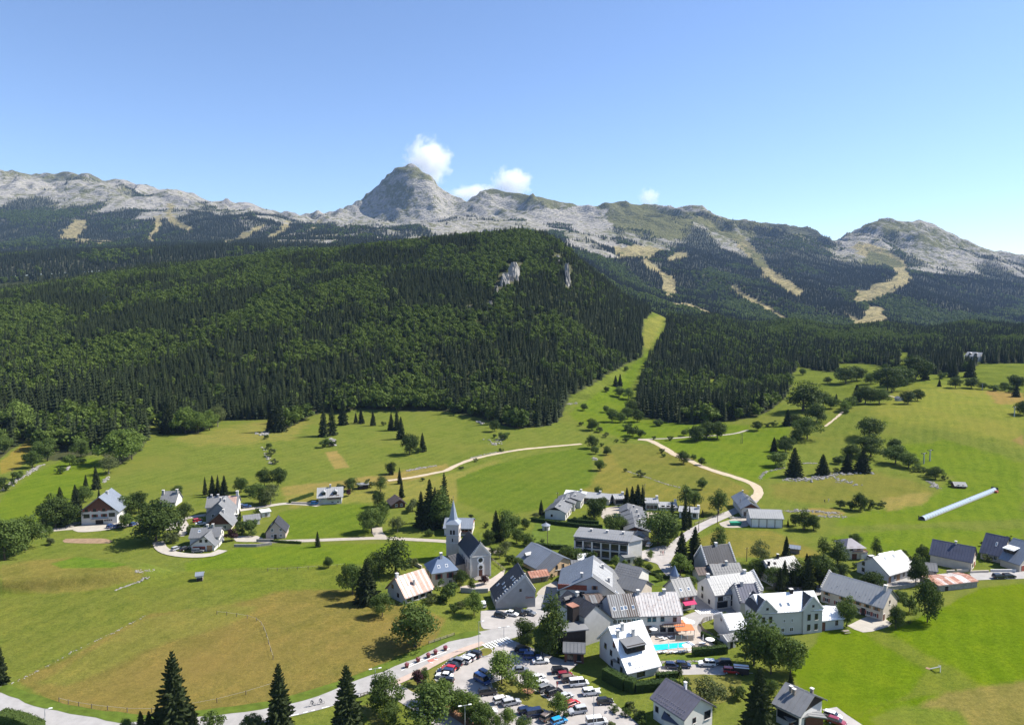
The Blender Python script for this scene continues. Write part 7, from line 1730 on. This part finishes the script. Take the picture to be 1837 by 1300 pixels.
# ------------------------------------------------------------------ lamp posts, poles, planters
mottled('steel', (.36, .37, .38), .1, 2, .5, .5); mottled('pole_wood', (.14, .11, .085), .25, 2, .9, .2); mottled('plastic_white', (.78, .78, .76), .05, 2, .5, .4); mottled('flower_red', (.30, .07, .10), .4, 5, .8, .2); mottled('sign_dark', (.03, .035, .04), .2, 3, .6, .3)
def height_of(reg, x, y0, y1):
    X, Y = hit(*P(reg, x, y0)); a, b, c = ray(*P(reg, x, y1)); return X, Y, CAMZ + c / b * Y - T(X, Y)
def lamp(reg, x, y0, y1, label, heads=2):
    X, Y, h = height_of(reg, x, y0, y1); h = max(4.0, h)
    e = empty('street_lamp', (X, Y, T(X, Y)), .3); tag(e, label, 'street lamp', 'street lamps of the village')
    part('pole', cylm(.09, .06, h, 'steel', 8), e); part('base', cylm(.16, .13, .5, 'steel', 8), e)
    for s_ in ((-1, 1) if heads == 2 else (1,)):
        a = part('arm', bxm(.9, .07, .07, 'steel'), e, (s_ * .45, 0, h - .05)); part('lamp_head', bxm(.75, .34, .16, 'plastic_white', False, .04), a, (s_ * .7, 0, .04))
lamp('B3', 717, 412, 192, 'street lamp beside the zebra crossing', 2); lamp('B3', 521, 372, 150, 'street lamp at the tip of the grass island', 1); lamp('B3', 412, 1010, 805, 'street lamp in front of the bottom tree row', 2); lamp('B3', 1421, 985, 680, 'tall street lamp in the open car park', 2); lamp('B2', 1022, 700, 518, 'street lamp on the road verge by the dry field', 2); lamp('B1', 300, 740, 640, 'street lamp at the bottom left road bend', 1)
def pole(reg, x, y0, y1, label, arms=True):
    X, Y, h = height_of(reg, x, y0, y1)
    e = empty('utility_pole', (X, Y, T(X, Y)), .4); tag(e, label, 'pole', 'wooden poles along the lanes')
    part('shaft', cylm(.16, .10, h, 'pole_wood', 7), e)
    if arms: part('cross_arm', bxm(1.3, .1, .1, 'pole_wood'), e, (0, 0, h - .5)); [part('insulator', cylm(.05, .04, .2, 'plastic_white', 6), e, (q, 0, h - .45)) for q in (-.55, .55)]
for r_, x_, a_, b_, l_ in (('A5', 585, 362, 250, 'pole behind the white gabled house'), ('A5', 400, 458, 335, 'pole at the bend of the estate lane'), ('A5', 245, 515, 435, 'short pole beside the estate lane'), ('A5', 640, 765, 648, 'pole on the mown field edge'), ('A4', 460, 260, 195, 'pole left of the long white terrace'), ('A4', 1178, 215, 125, 'pole above the estate firs'), ('A3', 1755, 555, 385, 'pale mast in front of the round kiosk'), ('C5', 213, 510, 440, 'thin pole at the wood corner'), ('C1', 90, 870, 800, 'pole in the left pasture scrub'), ('C4', 915, 1020, 945, 'pole on the pasture, the left of two'), ('C4', 925, 1020, 945, 'pole on the pasture, the right of two')): pole(r_, x_, a_, b_, l_)
def pylon(reg, x, y0, y1, label):
    X, Y, h = height_of(reg, x, y0, y1); e = empty('ski_lift_pylon', (X, Y, T(X, Y)), .5); tag(e, label, 'pylon', 'ski lift pylons on the meadow')
    part('shaft', cylm(.42, .28, h, 'steel', 8), e); hd_ = part('cross_beam', bxm(3.4, .3, .3, 'steel'), e, (0, 0, h - .1))
    for s_ in (-1, 1): part('wheel_bank', bxm(.25, 1.8, .4, 'sign_dark'), hd_, (s_ * 1.5, 0, .1))
pylon('C5', 1118, 925, 850, 'grey lift pylon, the nearer one left of the thin mast'); pylon('C5', 1162, 905, 828, 'thin lift mast just right of the grey pylon'); pylon('C5', 1538, 395, 350, 'lift pylon among the far copses'); pylon('C5', 1767, 588, 518, 'lift pylon at the right picture edge')
for i, (x, y) in enumerate(((1268, 512), (1357, 468), (1437, 434), (1493, 408), (1570, 376))):
    X, Y = hit(*P('B2', x, y)); e = empty('planter', (X, Y, T(X, Y) + .1)); tag(e, 'flower planter on the road divider, %s from the lower end' % ORD[i], 'planter', 'flower planters on the road divider')
    part('pot', cylm(.42, .55, .7, 'timber_brown', 10), e); V, F = [], []; R_ = random.Random(i)
    for k in range(90): d = Vector((R_.gauss(0, 1), R_.gauss(0, 1), abs(R_.gauss(0, 1)))).normalized(); leaf_shell(V, F, R_, Vector((d.x * .6, d.y * .6, .7 + d.z * .6)), d, .14)
    part('flowers', mesh_from('flowers', V, F, 'flower_red'), e)
# ------------------------------------------------------------------ pool terrace
pc = [Vector(hit(*P('A7', x, y))) for x, y in ((1425, 722), (1700, 700), (1752, 732), (1450, 768))]
m_, t_, b_ = nt('pool_water'); w_ = noise(t_, 1.6, 3, .6, pos(t_)); cr = ramp(t_, w_, [(.3, (.01, .42, .66)), (.7, (.03, .56, .76))]); t_.links.new(cr.outputs[0], b_.inputs['Base Color']); b_.inputs['Roughness'].default_value = .06; bump(t_, b_, w_, .12, .1); MATS['pool_water'] = m_
cx = sum((p.x for p in pc)) / 4; cyy = sum((p.y for p in pc)) / 4
pe = empty('swimming_pool', (cx, cyy, T(cx, cyy))); tag(pe, 'turquoise swimming pool behind the white roofed house', 'pool')
def slab(name, pts, z0, z1, mat, parent):
    V = [(p.x - cx, p.y - cyy, z) for z in (z0, z1) for p in pts]; n = len(pts)
    F = [tuple(range(n, 2 * n)), tuple(range(n - 1, -1, -1))] + [(k, (k + 1) % n, n + (k + 1) % n, n + k) for k in range(n)]
    return part(name, mesh_from(name, V, F, mat), parent)
cen = Vector((cx, cyy)); slab('coping', [cen + (p - cen) * 1.16 + (p - cen).normalized() * .3 for p in pc], -.3, .16, 'paving', pe); slab('water', pc, -.2, .20, 'pool_water', pe)
cv = slab('rolled_cover', [pc[1] + (pc[2] - pc[1]) * 0 + Vector((.1, 0)), pc[2] + Vector((.1, 0)), pc[2] + Vector((.9, .1)), pc[1] + Vector((.9, .1))], .2, .5, 'plastic_white', pe); slab('cover_stripe', [pc[1] + Vector((.35, 0)), pc[2] + Vector((.35, 0)), pc[2] + Vector((.6, .05)), pc[1] + Vector((.6, .05))], .5, .53, 'paint_blue', cv)
def parasol(reg, x, y, r, h, label, mat='canvas_white', closed=False):
    X, Y = hit(*P(reg, x, y)); e = empty('parasol', (X, Y, T(X, Y) + .08)); tag(e, label, 'parasol', 'parasols of the terrace')
    part('pole', cylm(.04, .04, h, 'steel', 6), e); part('base', cylm(.3, .3, .1, 'steel', 10), e)
    if closed: part('canopy', cylm(.16, .06, 1.6, mat, 8, h - 1.7), e)
    else:
        cn = part('canopy', cylm(r, .05, r * .32, mat, 8, h - r * .3), e)
        for k in range(8): part('rib', bxm(r * .95, .03, .03, 'steel'), cn, (math.cos(k * .785) * r * .47, math.sin(k * .785) * r * .47, h - r * .17), k * .785, 0, .31)
parasol('D3', 590, 560, 1.6, 2.5, 'big white parasol on the terrace, the left of two'); parasol('D3', 740, 610, 1.6, 2.5, 'big white parasol on the terrace, the right of two'); parasol('A7', 1432, 640, 1.2, 2.3, 'white parasol beside the white roof'); parasol('D3', 1215, 1010, 1.3, 2.2, 'white parasol in the hedge corner'); parasol('D3', 670, 1160, 1.3, 2.2, 'white parasol at the near pool edge')
for i, (x, y) in enumerate(((40, 740), (1055, 935), (250, 1100), (470, 1120))): parasol('D3', x, y, 1, 2.3, 'closed white parasol by the pool, %s from the left' % ['first', 'last', 'second', 'third'][i], closed=True)
def awning(reg, c, label, w, d, rz):
    X, Y = hit(*P(reg, *c)); e = empty('awning_pavilion', (X, Y, T(X, Y) + .05), rz); tag(e, label, 'awning', 'orange terrace awnings')
    V = [(-w / 2, -d / 2, 2.3), (w / 2, -d / 2, 2.3), (w / 2, d / 2, 2.8), (-w / 2, d / 2, 2.8), (-w / 2, -d / 2, 2.36), (w / 2, -d / 2, 2.36), (w / 2, d / 2, 2.86), (-w / 2, d / 2, 2.86)]
    part('canopy', shape('canopy', V, [(3, 2, 1, 0), (4, 5, 6, 7), (0, 1, 5, 4), (1, 2, 6, 5), (2, 3, 7, 6), (3, 0, 4, 7)], 'awning_orange'), e)
    for sx in (-1, 1):
        for sy in (-1, 1): part('post', bxm(.09, .09, 2.5, 'sign_dark', True), e, (sx * (w / 2 - .1), sy * (d / 2 - .1), 0))
awning('D3', (420, 690), 'orange awning of the terrace, the rear left one', 5.2, 3.0, .1); awning('D3', (610, 790), 'orange awning of the terrace, the front right one', 5.2, 3.0, .1)
def lounger(reg, x, y, rz, label):
    X, Y = hit(*P(reg, x, y)); e = empty('sun_lounger', (X, Y, T(X, Y) + .1), rz); tag(e, label, 'sun lounger', 'sun loungers round the pool')
    part('bed', bxm(1.3, .62, .10, 'canvas_white'), e, (.2, 0, .34)); part('backrest', bxm(.75, .62, .09, 'canvas_white'), e, (-.72, 0, .58), 0, 0, .7)
    for sx in (-.2, .7):
        for sy in (-.25, .25): part('leg', bxm(.06, .06, .32, 'steel'), e, (sx, sy, .16))
LP = [(70, 850), (160, 880), (290, 830), (60, 1190), (160, 1180), (300, 1190), (400, 1185), (530, 1180), (600, 1165), (1000, 975), (1060, 990), (720, 1150)]
for i, (x, y) in enumerate(LP):
    w_ = 'on the far side of the pool' if y < 900 else ('under the pool hedge' if x > 900 else 'along the near side of the pool')
    same = sorted([q[0] for q in LP if (q[1] < 900) == (y < 900) and (q[0] > 900) == (x > 900)])
    lounger('D3', x, y, .3 + .2 * (i % 3), 'white sun lounger %s, %s from the left' % (w_, ORD[same.index(x)]))
fe = empty('terrace_screen', (*hit(*P('D3', 620, 895)), .05)); tag(fe, 'dark slatted screen below the orange awnings', 'screen')
fa, fb_ = Vector(hit(*P('D3', 410, 900))), Vector(hit(*P('D3', 830, 890))); fd = (fb_ - fa); fl = fd.length; fr_ = math.atan2(fd.y, fd.x); fe.location = ((fa.x + fb_.x) / 2, (fa.y + fb_.y) / 2, .05); fe.rotation_euler.z = fr_
for i in range(4): part('post', bxm(.1, .1, 1.7, 'frame_white', True), fe, (-fl / 2 + fl * i / 3, 0, 0))
for i in range(18): part('slat', bxm(fl / 18 * .8, .05, 1.5, 'timber_grey', True), fe, (-fl / 2 + fl * (i + .5) / 18, 0, .05))
fw = empty('curved_fence', (*hit(*P('D3', 1130, 640)), .05)); tag(fw, 'curved slatted fence around the small gravel court', 'fence'); f0 = Vector(fw.location[:2])
fp = smooth_path([hit(*P('D3', x, y)) for x, y in ((1240, 420), (1100, 440), (1030, 500), (1010, 590), (1060, 690), (1160, 770), (1280, 830))], .45)
for p in fp: part('slat', bxm(.3, .07, 1.3, 'timber_grey', True), fw, (p.x - f0.x, p.y - f0.y, 0), math.atan2(p.y - f0.y - 2, p.x - f0.x - 4) + 1.57)
# ------------------------------------------------------------------ magic-carpet tunnel, kiosk, slide, trailer
a, b = Vector(hit(*P('C6', 1160, 785))), Vector(hit(*P('C6', 1640, 592))); d = b - a; Lt = d.length; za, zb2 = T(a.x, a.y), T(b.x, b.y)
te = empty('conveyor_tunnel', (a.x, a.y, za)); tag(te, 'long clear roofed ski conveyor tunnel on the green slope', 'tunnel'); te.rotation_euler = (0, -math.atan2(zb2 - za, Lt), math.atan2(d.y, d.x))
m_, t_, b_ = nt('tunnel_sheet'); b_.inputs['Base Color'].default_value = (.34, .40, .44, 1); b_.inputs['Roughness'].default_value = .18; b_.inputs['Specular IOR Level'].default_value = .7; MATS['tunnel_sheet'] = m_
def arch(x0, x1, r, mat, th=.05, n=12):
    V, F = [], []
    for x in (x0, x1):
        for k in range(n + 1):
            t = math.pi * k / n
            for rr in (r, r + th): V.append((x, math.cos(t) * rr, math.sin(t) * rr * 1.1))
    m = 2 * (n + 1)
    for k in range(n): F += [(2 * k + 1, 2 * k + 3, m + 2 * k + 3, m + 2 * k + 1), (2 * k, m + 2 * k, m + 2 * k + 2, 2 * k + 2), (2 * k, 2 * k + 2, 2 * k + 3, 2 * k + 1), (m + 2 * k, m + 2 * k + 1, m + 2 * k + 3, m + 2 * k + 2)]
    return shape('arch', V, F, mat)
NS = 30; sg_ = Lt / NS; am, rm_ = arch(.12, sg_ - .12, 1.25, 'tunnel_sheet'), arch(-.12, .12, 1.29, 'roof_pale', .1)
for i in range(NS): part('roof_sheet', am, te, (i * sg_, 0, .2)); part('rib', rm_, te, (i * sg_, 0, .2))
part('rib', rm_, te, (Lt, 0, .2)); part('base_rail', bxm(Lt, 2.9, .5, 'timber_grey'), te, (Lt / 2, 0, 0)); part('end_frame', bxm(.15, 3.2, 1.9, 'sign_dark', True), te, (Lt + .3, 0, 0)); part('end_frame', bxm(.15, .3, 1.9, 'sign_dark', True), te, (-.4, 1.2, 0)); part('drive_unit', bxm(2.0, 1.2, 1.0, 'timber_red', True), te, (Lt - 3, -2.0, 0))
X, Y = hit(*P('A3', 1742, 412)); e = empty('round_kiosk', (X, Y, T(X, Y))); tag(e, 'small round white kiosk with conical roof on the lawn', 'kiosk'); part('wall', cylm(1.6, 1.6, 2.0, 'white_plaster', 16), e); kr = part('roof', cylm(1.95, .12, 1.0, 'roof_bluegrey', 16, 2.02), e); part('finial', cylm(.12, .03, .6, 'steel', 8, 3.0), kr); part('door', bxm(.8, .1, 1.6, 'timber_grey'), e, (-.2, -1.6, .85))
X, Y = hit(*P('B5', 1182, 645)); e = empty('slide', (X, Y, T(X, Y)), 2.4); tag(e, 'lone metal slide on the bright green field', 'slide'); part('chute', bxm(2.6, .6, .08, 'rim'), e, (.5, 0, .8), 0, 0, .55); part('ladder', bxm(.08, .6, 1.7, 'steel', True), e, (-.7, 0, 0)); part('handrail', bxm(.7, .08, .08, 'steel'), e, (-.5, .3, 1.9)); part('landing', bxm(1.2, 1.0, .06, 'soil'), e, (2.0, 0, .05))
X, Y = hit(*P('B4', 1125, 535)); e = empty('trailer', (X, Y, T(X, Y)), -.2); tag(e, 'dark trailer with white striped top beside the big trees', 'trailer'); part('box', bxm(3.6, 1.8, 1.6, 'timber_dark', False, .05), e, (0, 0, 1.15)); part('top', bxm(3.7, 1.9, .12, 'canvas_white'), e, (0, 0, 2.02)); part('stripe', bxm(3.72, .4, .02, 'timber_red'), e.children[-1], (0, -.3, .07)); [part('wheel', WH, e, (.2, s_ * .95, .32), 0, math.pi / 2) for s_ in (-1, 1)]; part('drawbar', bxm(1.2, .1, .1, 'steel'), e, (2.3, 0, .5))
X, Y = hit(*P('A5', 548, 466)); e = empty('skip', (X, Y, T(X, Y)), .05); mottled('skip_green', (.02, .22, .13), .15, 1, .6); tag(e, 'green skip container on the workshop yard', 'skip'); part('tub', frustum(-2, 2, .8, .1, -2.4, 2.4, 1.1, 1.4, 'skip_green'), e); part('rim', bxm(5.0, 2.4, .12, 'skip_green'), e, (0, 0, 1.42))
# picnic tables on the field edge
X, Y = hit(*P('B5', 495, 358)); e = empty('picnic_table', (X, Y, T(X, Y)), .2); tag(e, 'wooden picnic table on the grass by the town hall', 'table'); part('tabletop', bxm(1.9, .8, .08, 'timber_grey'), e, (0, 0, .74)); [part('bench', bxm(1.9, .3, .07, 'timber_grey'), e, (0, s_ * .75, .44)) for s_ in (-1, 1)]; [part('leg', bxm(.1, 1.5, .08, 'timber_grey'), e, (s_ * .7, 0, .4)) for s_ in (-1, 1)]
# ------------------------------------------------------------------ fences with posts
def fence(reg, pix, label, step=6.0, h=1.1, rails=1):
    pts = smooth_path([hit(*P(reg, *p)) for p in pix], step); o = Vector(pts[0])
    e = empty('pasture_fence', (o.x, o.y, T(o.x, o.y))); tag(e, label, 'fence', 'pasture fences'); z0 = T(o.x, o.y)
    for i, p in enumerate(pts):
        part('post', bxm(.14, .14, h, 'pole_wood', True), e, (p.x - o.x, p.y - o.y, T(p.x, p.y) - z0))
        if i:
            q = pts[i - 1]; L_ = (p - q).length; zz = (T(p.x, p.y) - T(q.x, q.y))
            for r in range(rails): part('wire' if rails == 1 else 'rail', bxm(L_, .03 if rails == 1 else .08, .03 if rails == 1 else .12, 'steel' if rails == 1 else 'timber_grey'), e, ((p.x + q.x) / 2 - o.x, (p.y + q.y) / 2 - o.y, (T(p.x, p.y) + T(q.x, q.y)) / 2 - z0 + h * (.85 - .4 * r)), math.atan2(p.y - q.y, p.x - q.x), 0, -math.atan2(zz, L_))
fence('B1', [(1430, 5), (1560, 20), (1690, 50), (1740, 110), (1770, 200), (1800, 300)], 'post and wire fence down the dry field'); fence('B1', [(390, 580), (520, 610), (710, 635), (1000, 650), (1430, 585), (1800, 480)], 'post and wire fence along the road bank', 9.0); fence('A2', [(560, 815), (700, 810), (850, 800), (1000, 790), (1110, 780)], 'post and wire fence across the long pasture'); fence('B2', [(1440, 330), (1530, 300), (1640, 262)], 'grey rail fence above the main road', 3.0, 1.0, 2); fence('A4', [(1590, 465), (1700, 420), (1830, 375)], 'white rail fence beside the estate lane', 3.5, 1.0, 2); fence('A3', [(1300, 670), (1350, 710), (1410, 760)], 'churchyard rail fence beside the church', 2.0, 1.2, 2); fence('B2', [(905, 745), (960, 725)], 'timber rail barrier beside the roadside tree', 2.0, 1.0, 2); fence('A5', [(800, 1000), (1000, 1002), (1240, 1000)], 'white picket fence in front of the dark spruces', 2.0, 1.1, 2)
# garden walls
def wall(reg, pix, h, label, mat='stone', w=.4):
    pts = [Vector(hit(*P(reg, *p))) for p in pix]; o = pts[0]; z0 = T(o.x, o.y); V, F = [], []
    for p, q in zip(pts[:-1], pts[1:]):
        d = (q - p).normalized(); nn = Vector((-d.y, d.x)) * w / 2; b = len(V)
        for c in (p - nn, p + nn, q + nn, q - nn):
            V += [(c.x, c.y, T(c.x, c.y) - .4), (c.x, c.y, T(c.x, c.y) + h)]
        F += [(b, b + 2, b + 3, b + 1), (b + 2, b + 4, b + 5, b + 3), (b + 4, b + 6, b + 7, b + 5), (b + 6, b, b + 1, b + 7), (b + 1, b + 3, b + 5, b + 7)]
    ob = bpy.data.objects.new('garden_wall', mesh_from('garden_wall', V, F, mat)); COL.objects.link(ob); tag(ob, label, 'wall', 'garden walls of the village')
wall('A3', [(1040, 925), (1150, 935), (1265, 930)], 1.5, 'grey wall below the church square', 'grey_plaster'); wall('A3', [(660, 700), (720, 730)], 1.0, 'pale wall by the presbytery roof', 'cream_plaster'); wall('A2', [(320, 640), (480, 640), (590, 625)], 1.0, 'grey stone wall below the beige stone house'); wall('A2', [(480, 605), (600, 605)], 1.2, 'stone yard wall beside the beige stone house'); wall('A6', [(1395, 860), (1545, 855)], .8, 'low planted wall before the long barn', 'cream_plaster'); wall('A6', [(1560, 850), (1770, 850)], .9, 'pale wall along the right hand road', 'coping'); wall('A6', [(720, 1000), (860, 985), (960, 960)], 1.2, 'dark stone wall below the farmhouse'); wall('A2', [(730, 332), (880, 336)], .9, 'pale wall along the dormer chalet drive', 'cream_plaster'); wall('A6', [(1200, 860), (1380, 850)], 1.0, 'cream wall beside the little outhouse', 'cream_plaster')
# ------------------------------------------------------------------ people and bicycles
mottled('skin', (.50, .31, .22), .05, 3, .6); mottled('cloth_dark', (.03, .035, .05), .2, 3, .9); mottled('cloth_red', (.35, .05, .04), .2, 3, .9); mottled('cloth_light', (.55, .55, .52), .1, 3, .9)
def person_mesh(name, J, E, rad, mat):
    me = bpy.data.meshes.new(name); me.from_pydata(J, E, []); me.update()
    o = bpy.data.objects.new(name, me); COL.objects.link(o)
    md = o.modifiers.new('skin', 'SKIN'); md.use_smooth_shade = True
    for v, r in zip(me.skin_vertices[0].data, rad): v.radius = r
    me.skin_vertices[0].data[0].use_root = True
    o.modifiers.new('sub', 'SUBSURF').levels = 1
    dg = bpy.context.evaluated_depsgraph_get(); m2 = bpy.data.meshes.new_from_object(o.evaluated_get(dg)); bpy.data.objects.remove(o)
    m2.materials.clear(); m2.materials.append(MATS[mat]); return m2
def walker(i):
    s_ = 1 if i % 2 else -1
    return ([(0, 0, .95), (0, 0, 1.25), (0, 0, 1.45), (0, 0, 1.53), (.02, 0, 1.66), (0, .1, .9), (.12 * s_, .1, .5), (.05 * s_, .1, .08), (0, -.1, .9), (-.1 * s_, -.1, .5), (-.28 * s_, -.1, .1), (0, .2, 1.42), (-.06 * s_, .24, 1.15), (.05 * s_, .23, .9), (0, -.2, 1.42), (.06 * s_, -.24, 1.15), (.18 * s_, -.23, .93), (.12 * s_ + .05, .1, .05), (-.2 * s_, -.1, .05)],
            [(0, 1), (1, 2), (2, 3), (3, 4), (0, 5), (5, 6), (6, 7), (0, 8), (8, 9), (9, 10), (2, 11), (11, 12), (12, 13), (2, 14), (14, 15), (15, 16), (7, 17), (10, 18)], [(.15, .13), (.16, .13), (.13, .12), (.06, .06), (.11, .10), (.09, .09), (.065, .065), (.045, .045), (.09, .09), (.065, .065), (.045, .045), (.065, .065), (.045, .045), (.04, .04), (.065, .065), (.045, .045), (.04, .04), (.04, .04), (.04, .04)])
def head_parts(e, z, x=.02, hair='timber_dark'):
    pass
PM = [person_mesh('person_body', *walker(i), m) for i, m in ((0, 'cloth_dark'), (1, 'cloth_red'), (1, 'cloth_light'))]
HEAD = cylm(.10, .09, .2, 'skin', 10); HAIR = cylm(.115, .07, .1, 'timber_dark', 10)
def person(reg, x, y, i, rz, label):
    X, Y = hit(*P(reg, x, y)); o = bpy.data.objects.new('person', PM[i % 3]); COL.objects.link(o); o.location = (X, Y, T(X, Y) + .08); o.rotation_euler.z = rz; tag(o, label, 'person', 'walkers')
    part('face', HEAD, o, (.03, 0, 1.56)); part('hair', HAIR, o, (0, 0, 1.72))
person('A4', 1312, 712, 0, 2.0, 'person in dark clothes walking on the estate lane, left of three'); person('A4', 1328, 714, 1, 2.0, 'person in red walking on the estate lane, middle of three'); person('A4', 1342, 712, 2, 2.0, 'person in light clothes walking on the estate lane, right of three'); person('A5', 1283, 284, 0, .5, 'person in dark clothes on the slope path, left of two'); person('A5', 1315, 277, 2, .5, 'person in light clothes on the slope path, right of two'); person('D6', 605, 545, 1, 1.0, 'person in red standing among the parked cars')
RIDER = person_mesh('rider_body', [(0, 0, .95), (.22, 0, 1.2), (.42, 0, 1.38), (.5, 0, 1.43), (.6, 0, 1.52), (.05, .1, .92), (.38, .11, .72), (.22, .11, .32), (.05, -.1, .92), (.3, -.11, .62), (.05, -.11, .25), (.42, .18, 1.36), (.55, .22, 1.15), (.75, .2, 1.02), (.42, -.18, 1.36), (.55, -.22, 1.15), (.75, -.2, 1.02)],
    [(0, 1), (1, 2), (2, 3), (3, 4), (0, 5), (5, 6), (6, 7), (0, 8), (8, 9), (9, 10), (2, 11), (11, 12), (12, 13), (2, 14), (14, 15), (15, 16)], [(.14, .13), (.14, .12), (.12, .11), (.06, .06), (.11, .10), (.09, .09), (.065, .065), (.05, .05), (.09, .09), (.065, .065), (.05, .05), (.06, .06), (.045, .045), (.04, .04), (.06, .06), (.045, .045), (.04, .04)], 'cloth_dark')
def torus_mesh(r, q, mat, n=18):
    V, F = [], []
    for i in range(n):
        a = 6.283 * i / n
        for k in range(5):
            b = 6.283 * k / 5; V.append((math.cos(a) * (r + q * math.cos(b)), q * math.sin(b), math.sin(a) * (r + q * math.cos(b))))
    for i in range(n):
        for k in range(5): F.append((i * 5 + k, ((i + 1) % n) * 5 + k, ((i + 1) % n) * 5 + (k + 1) % 5, i * 5 + (k + 1) % 5))
    return shape('ring', V, F, mat)
TY = torus_mesh(.33, .025, 'tyre')
for i, (x, y) in enumerate(((528, 815), (595, 800))):
    X, Y = hit(*P('B2', x, y)); z = T(X, Y) + .09; hd = .32 + math.pi
    bk = empty('bicycle', (X, Y, z), hd); tag(bk, ('racing bicycle under the leading rider on the main road', 'racing bicycle under the following rider on the main road')[i], 'bicycle', 'bicycles on the main road')
    for wx in (-.5, .5): part('wheel', TY, bk, (wx, 0, .35))
    V, F = [], []
    for p_, q_ in (((-.5, 0, .35), (-.12, 0, .85)), ((-.5, 0, .35), (0, 0, .32)), ((0, 0, .32), (-.15, 0, .9)), ((0, 0, .32), (.4, 0, .85)), ((-.12, 0, .85), (.4, 0, .88)), ((.5, 0, .35), (.4, 0, .95))): tube(V, F, p_, q_, .025, .025, 5)
    part('frame', shape('frame', V, F, 'rim'), bk); part('saddle', bxm(.26, .12, .05, 'tyre'), bk, (-.16, 0, .93)); part('handlebar', bxm(.06, .44, .04, 'tyre'), bk, (.42, 0, .97))
    o = bpy.data.objects.new('person', RIDER); COL.objects.link(o); o.location = (X - math.cos(hd) * .25, Y - math.sin(hd) * .25, z); o.rotation_euler.z = hd; tag(o, ('leading cyclist bent over the handlebars on the main road', 'following cyclist bent over the handlebars on the main road')[i], 'person', 'cyclists'); part('helmet', cylm(.13, .08, .12, 'frame_white', 10), o, (.6, 0, 1.56))
# ------------------------------------------------------------------ clouds behind the summits, outside the hazy air
def cloud(name, px, py, w, h, Y, seed, label, dens=.009):
    a, b, c = ray(px, py); s = Y / 1300; X, Z = a / b * Y, CAMZ + c / b * Y
    R = random.Random(seed); bm = bmesh.new()
    bmesh.ops.create_icosphere(bm, subdivisions=3, radius=1.0)
    for v in bm.verts: v.co = Vector((v.co.x * w * s / 2 * 1.25, v.co.y * w * s / 2, v.co.z * h * s / 2 * 1.25))
    me = bpy.data.meshes.new(name); bm.to_mesh(me); bm.free()
    m = bpy.data.materials.new(name + '_vapour'); m.use_nodes = True; t = m.node_tree; t.nodes.remove(t.nodes['Principled BSDF'])
    pv = t.nodes.new('ShaderNodeVolumePrincipled'); pv.inputs['Color'].default_value = (1, 1, 1, 1); pv.inputs['Anisotropy'].default_value = .2
    tc = t.nodes.new('ShaderNodeTexCoord'); mp = t.nodes.new('ShaderNodeMapping'); mp.inputs['Location'].default_value = (seed * 3.1, 0, 0); t.links.new(tc.outputs['Object'], mp.inputs[0])
    n = noise(t, 3.6 / (w * s), 8, .68, mp.outputs[0])
    # distance from the middle of the body, so that the vapour thins towards its edge
    sc = t.nodes.new('ShaderNodeMapping'); sc.inputs['Scale'].default_value = (1.6 / (w * s * 1.25), 1.6 / (w * s), 1.6 / (h * s * 1.25)); t.links.new(tc.outputs['Object'], sc.inputs[0])
    ln = t.nodes.new('ShaderNodeVectorMath'); ln.operation = 'LENGTH'; t.links.new(sc.outputs[0], ln.inputs[0])
    sb = t.nodes.new('ShaderNodeMath'); sb.operation = 'MULTIPLY_ADD'; t.links.new(ln.outputs['Value'], sb.inputs[0]); sb.inputs[1].default_value = -.64; t.links.new(n, sb.inputs[2])
    r = ramp(t, sb.outputs[0], [(.06, (0, 0, 0)), (.34, (1, 1, 1))]); mu = t.nodes.new('ShaderNodeMath'); mu.operation = 'MULTIPLY'; t.links.new(r.outputs[0], mu.inputs[0]); mu.inputs[1].default_value = dens
    t.links.new(mu.outputs[0], pv.inputs['Density']); t.links.new(pv.outputs[0], t.nodes['Material Output'].inputs['Volume'])
    me.materials.append(m); o = bpy.data.objects.new(name, me); COL.objects.link(o); o.location = (X, Y, Z); o['kind'] = 'stuff'; o['label'] = label; o['category'] = 'cloud'
cloud('cloud', 768, 290, 78, 82, 8600, 1, 'bright white cloud rising behind the highest summit')
cloud('cloud', 918, 328, 66, 54, 8600, 2, 'round white cloud behind the second summit'); cloud('cloud', 850, 346, 90, 26, 8600, 3, 'thin cloud streamer left of the round cloud', .006); cloud('cloud', 1164, 354, 36, 34, 8600, 4, 'small wispy cloud above the far ridge', .006)
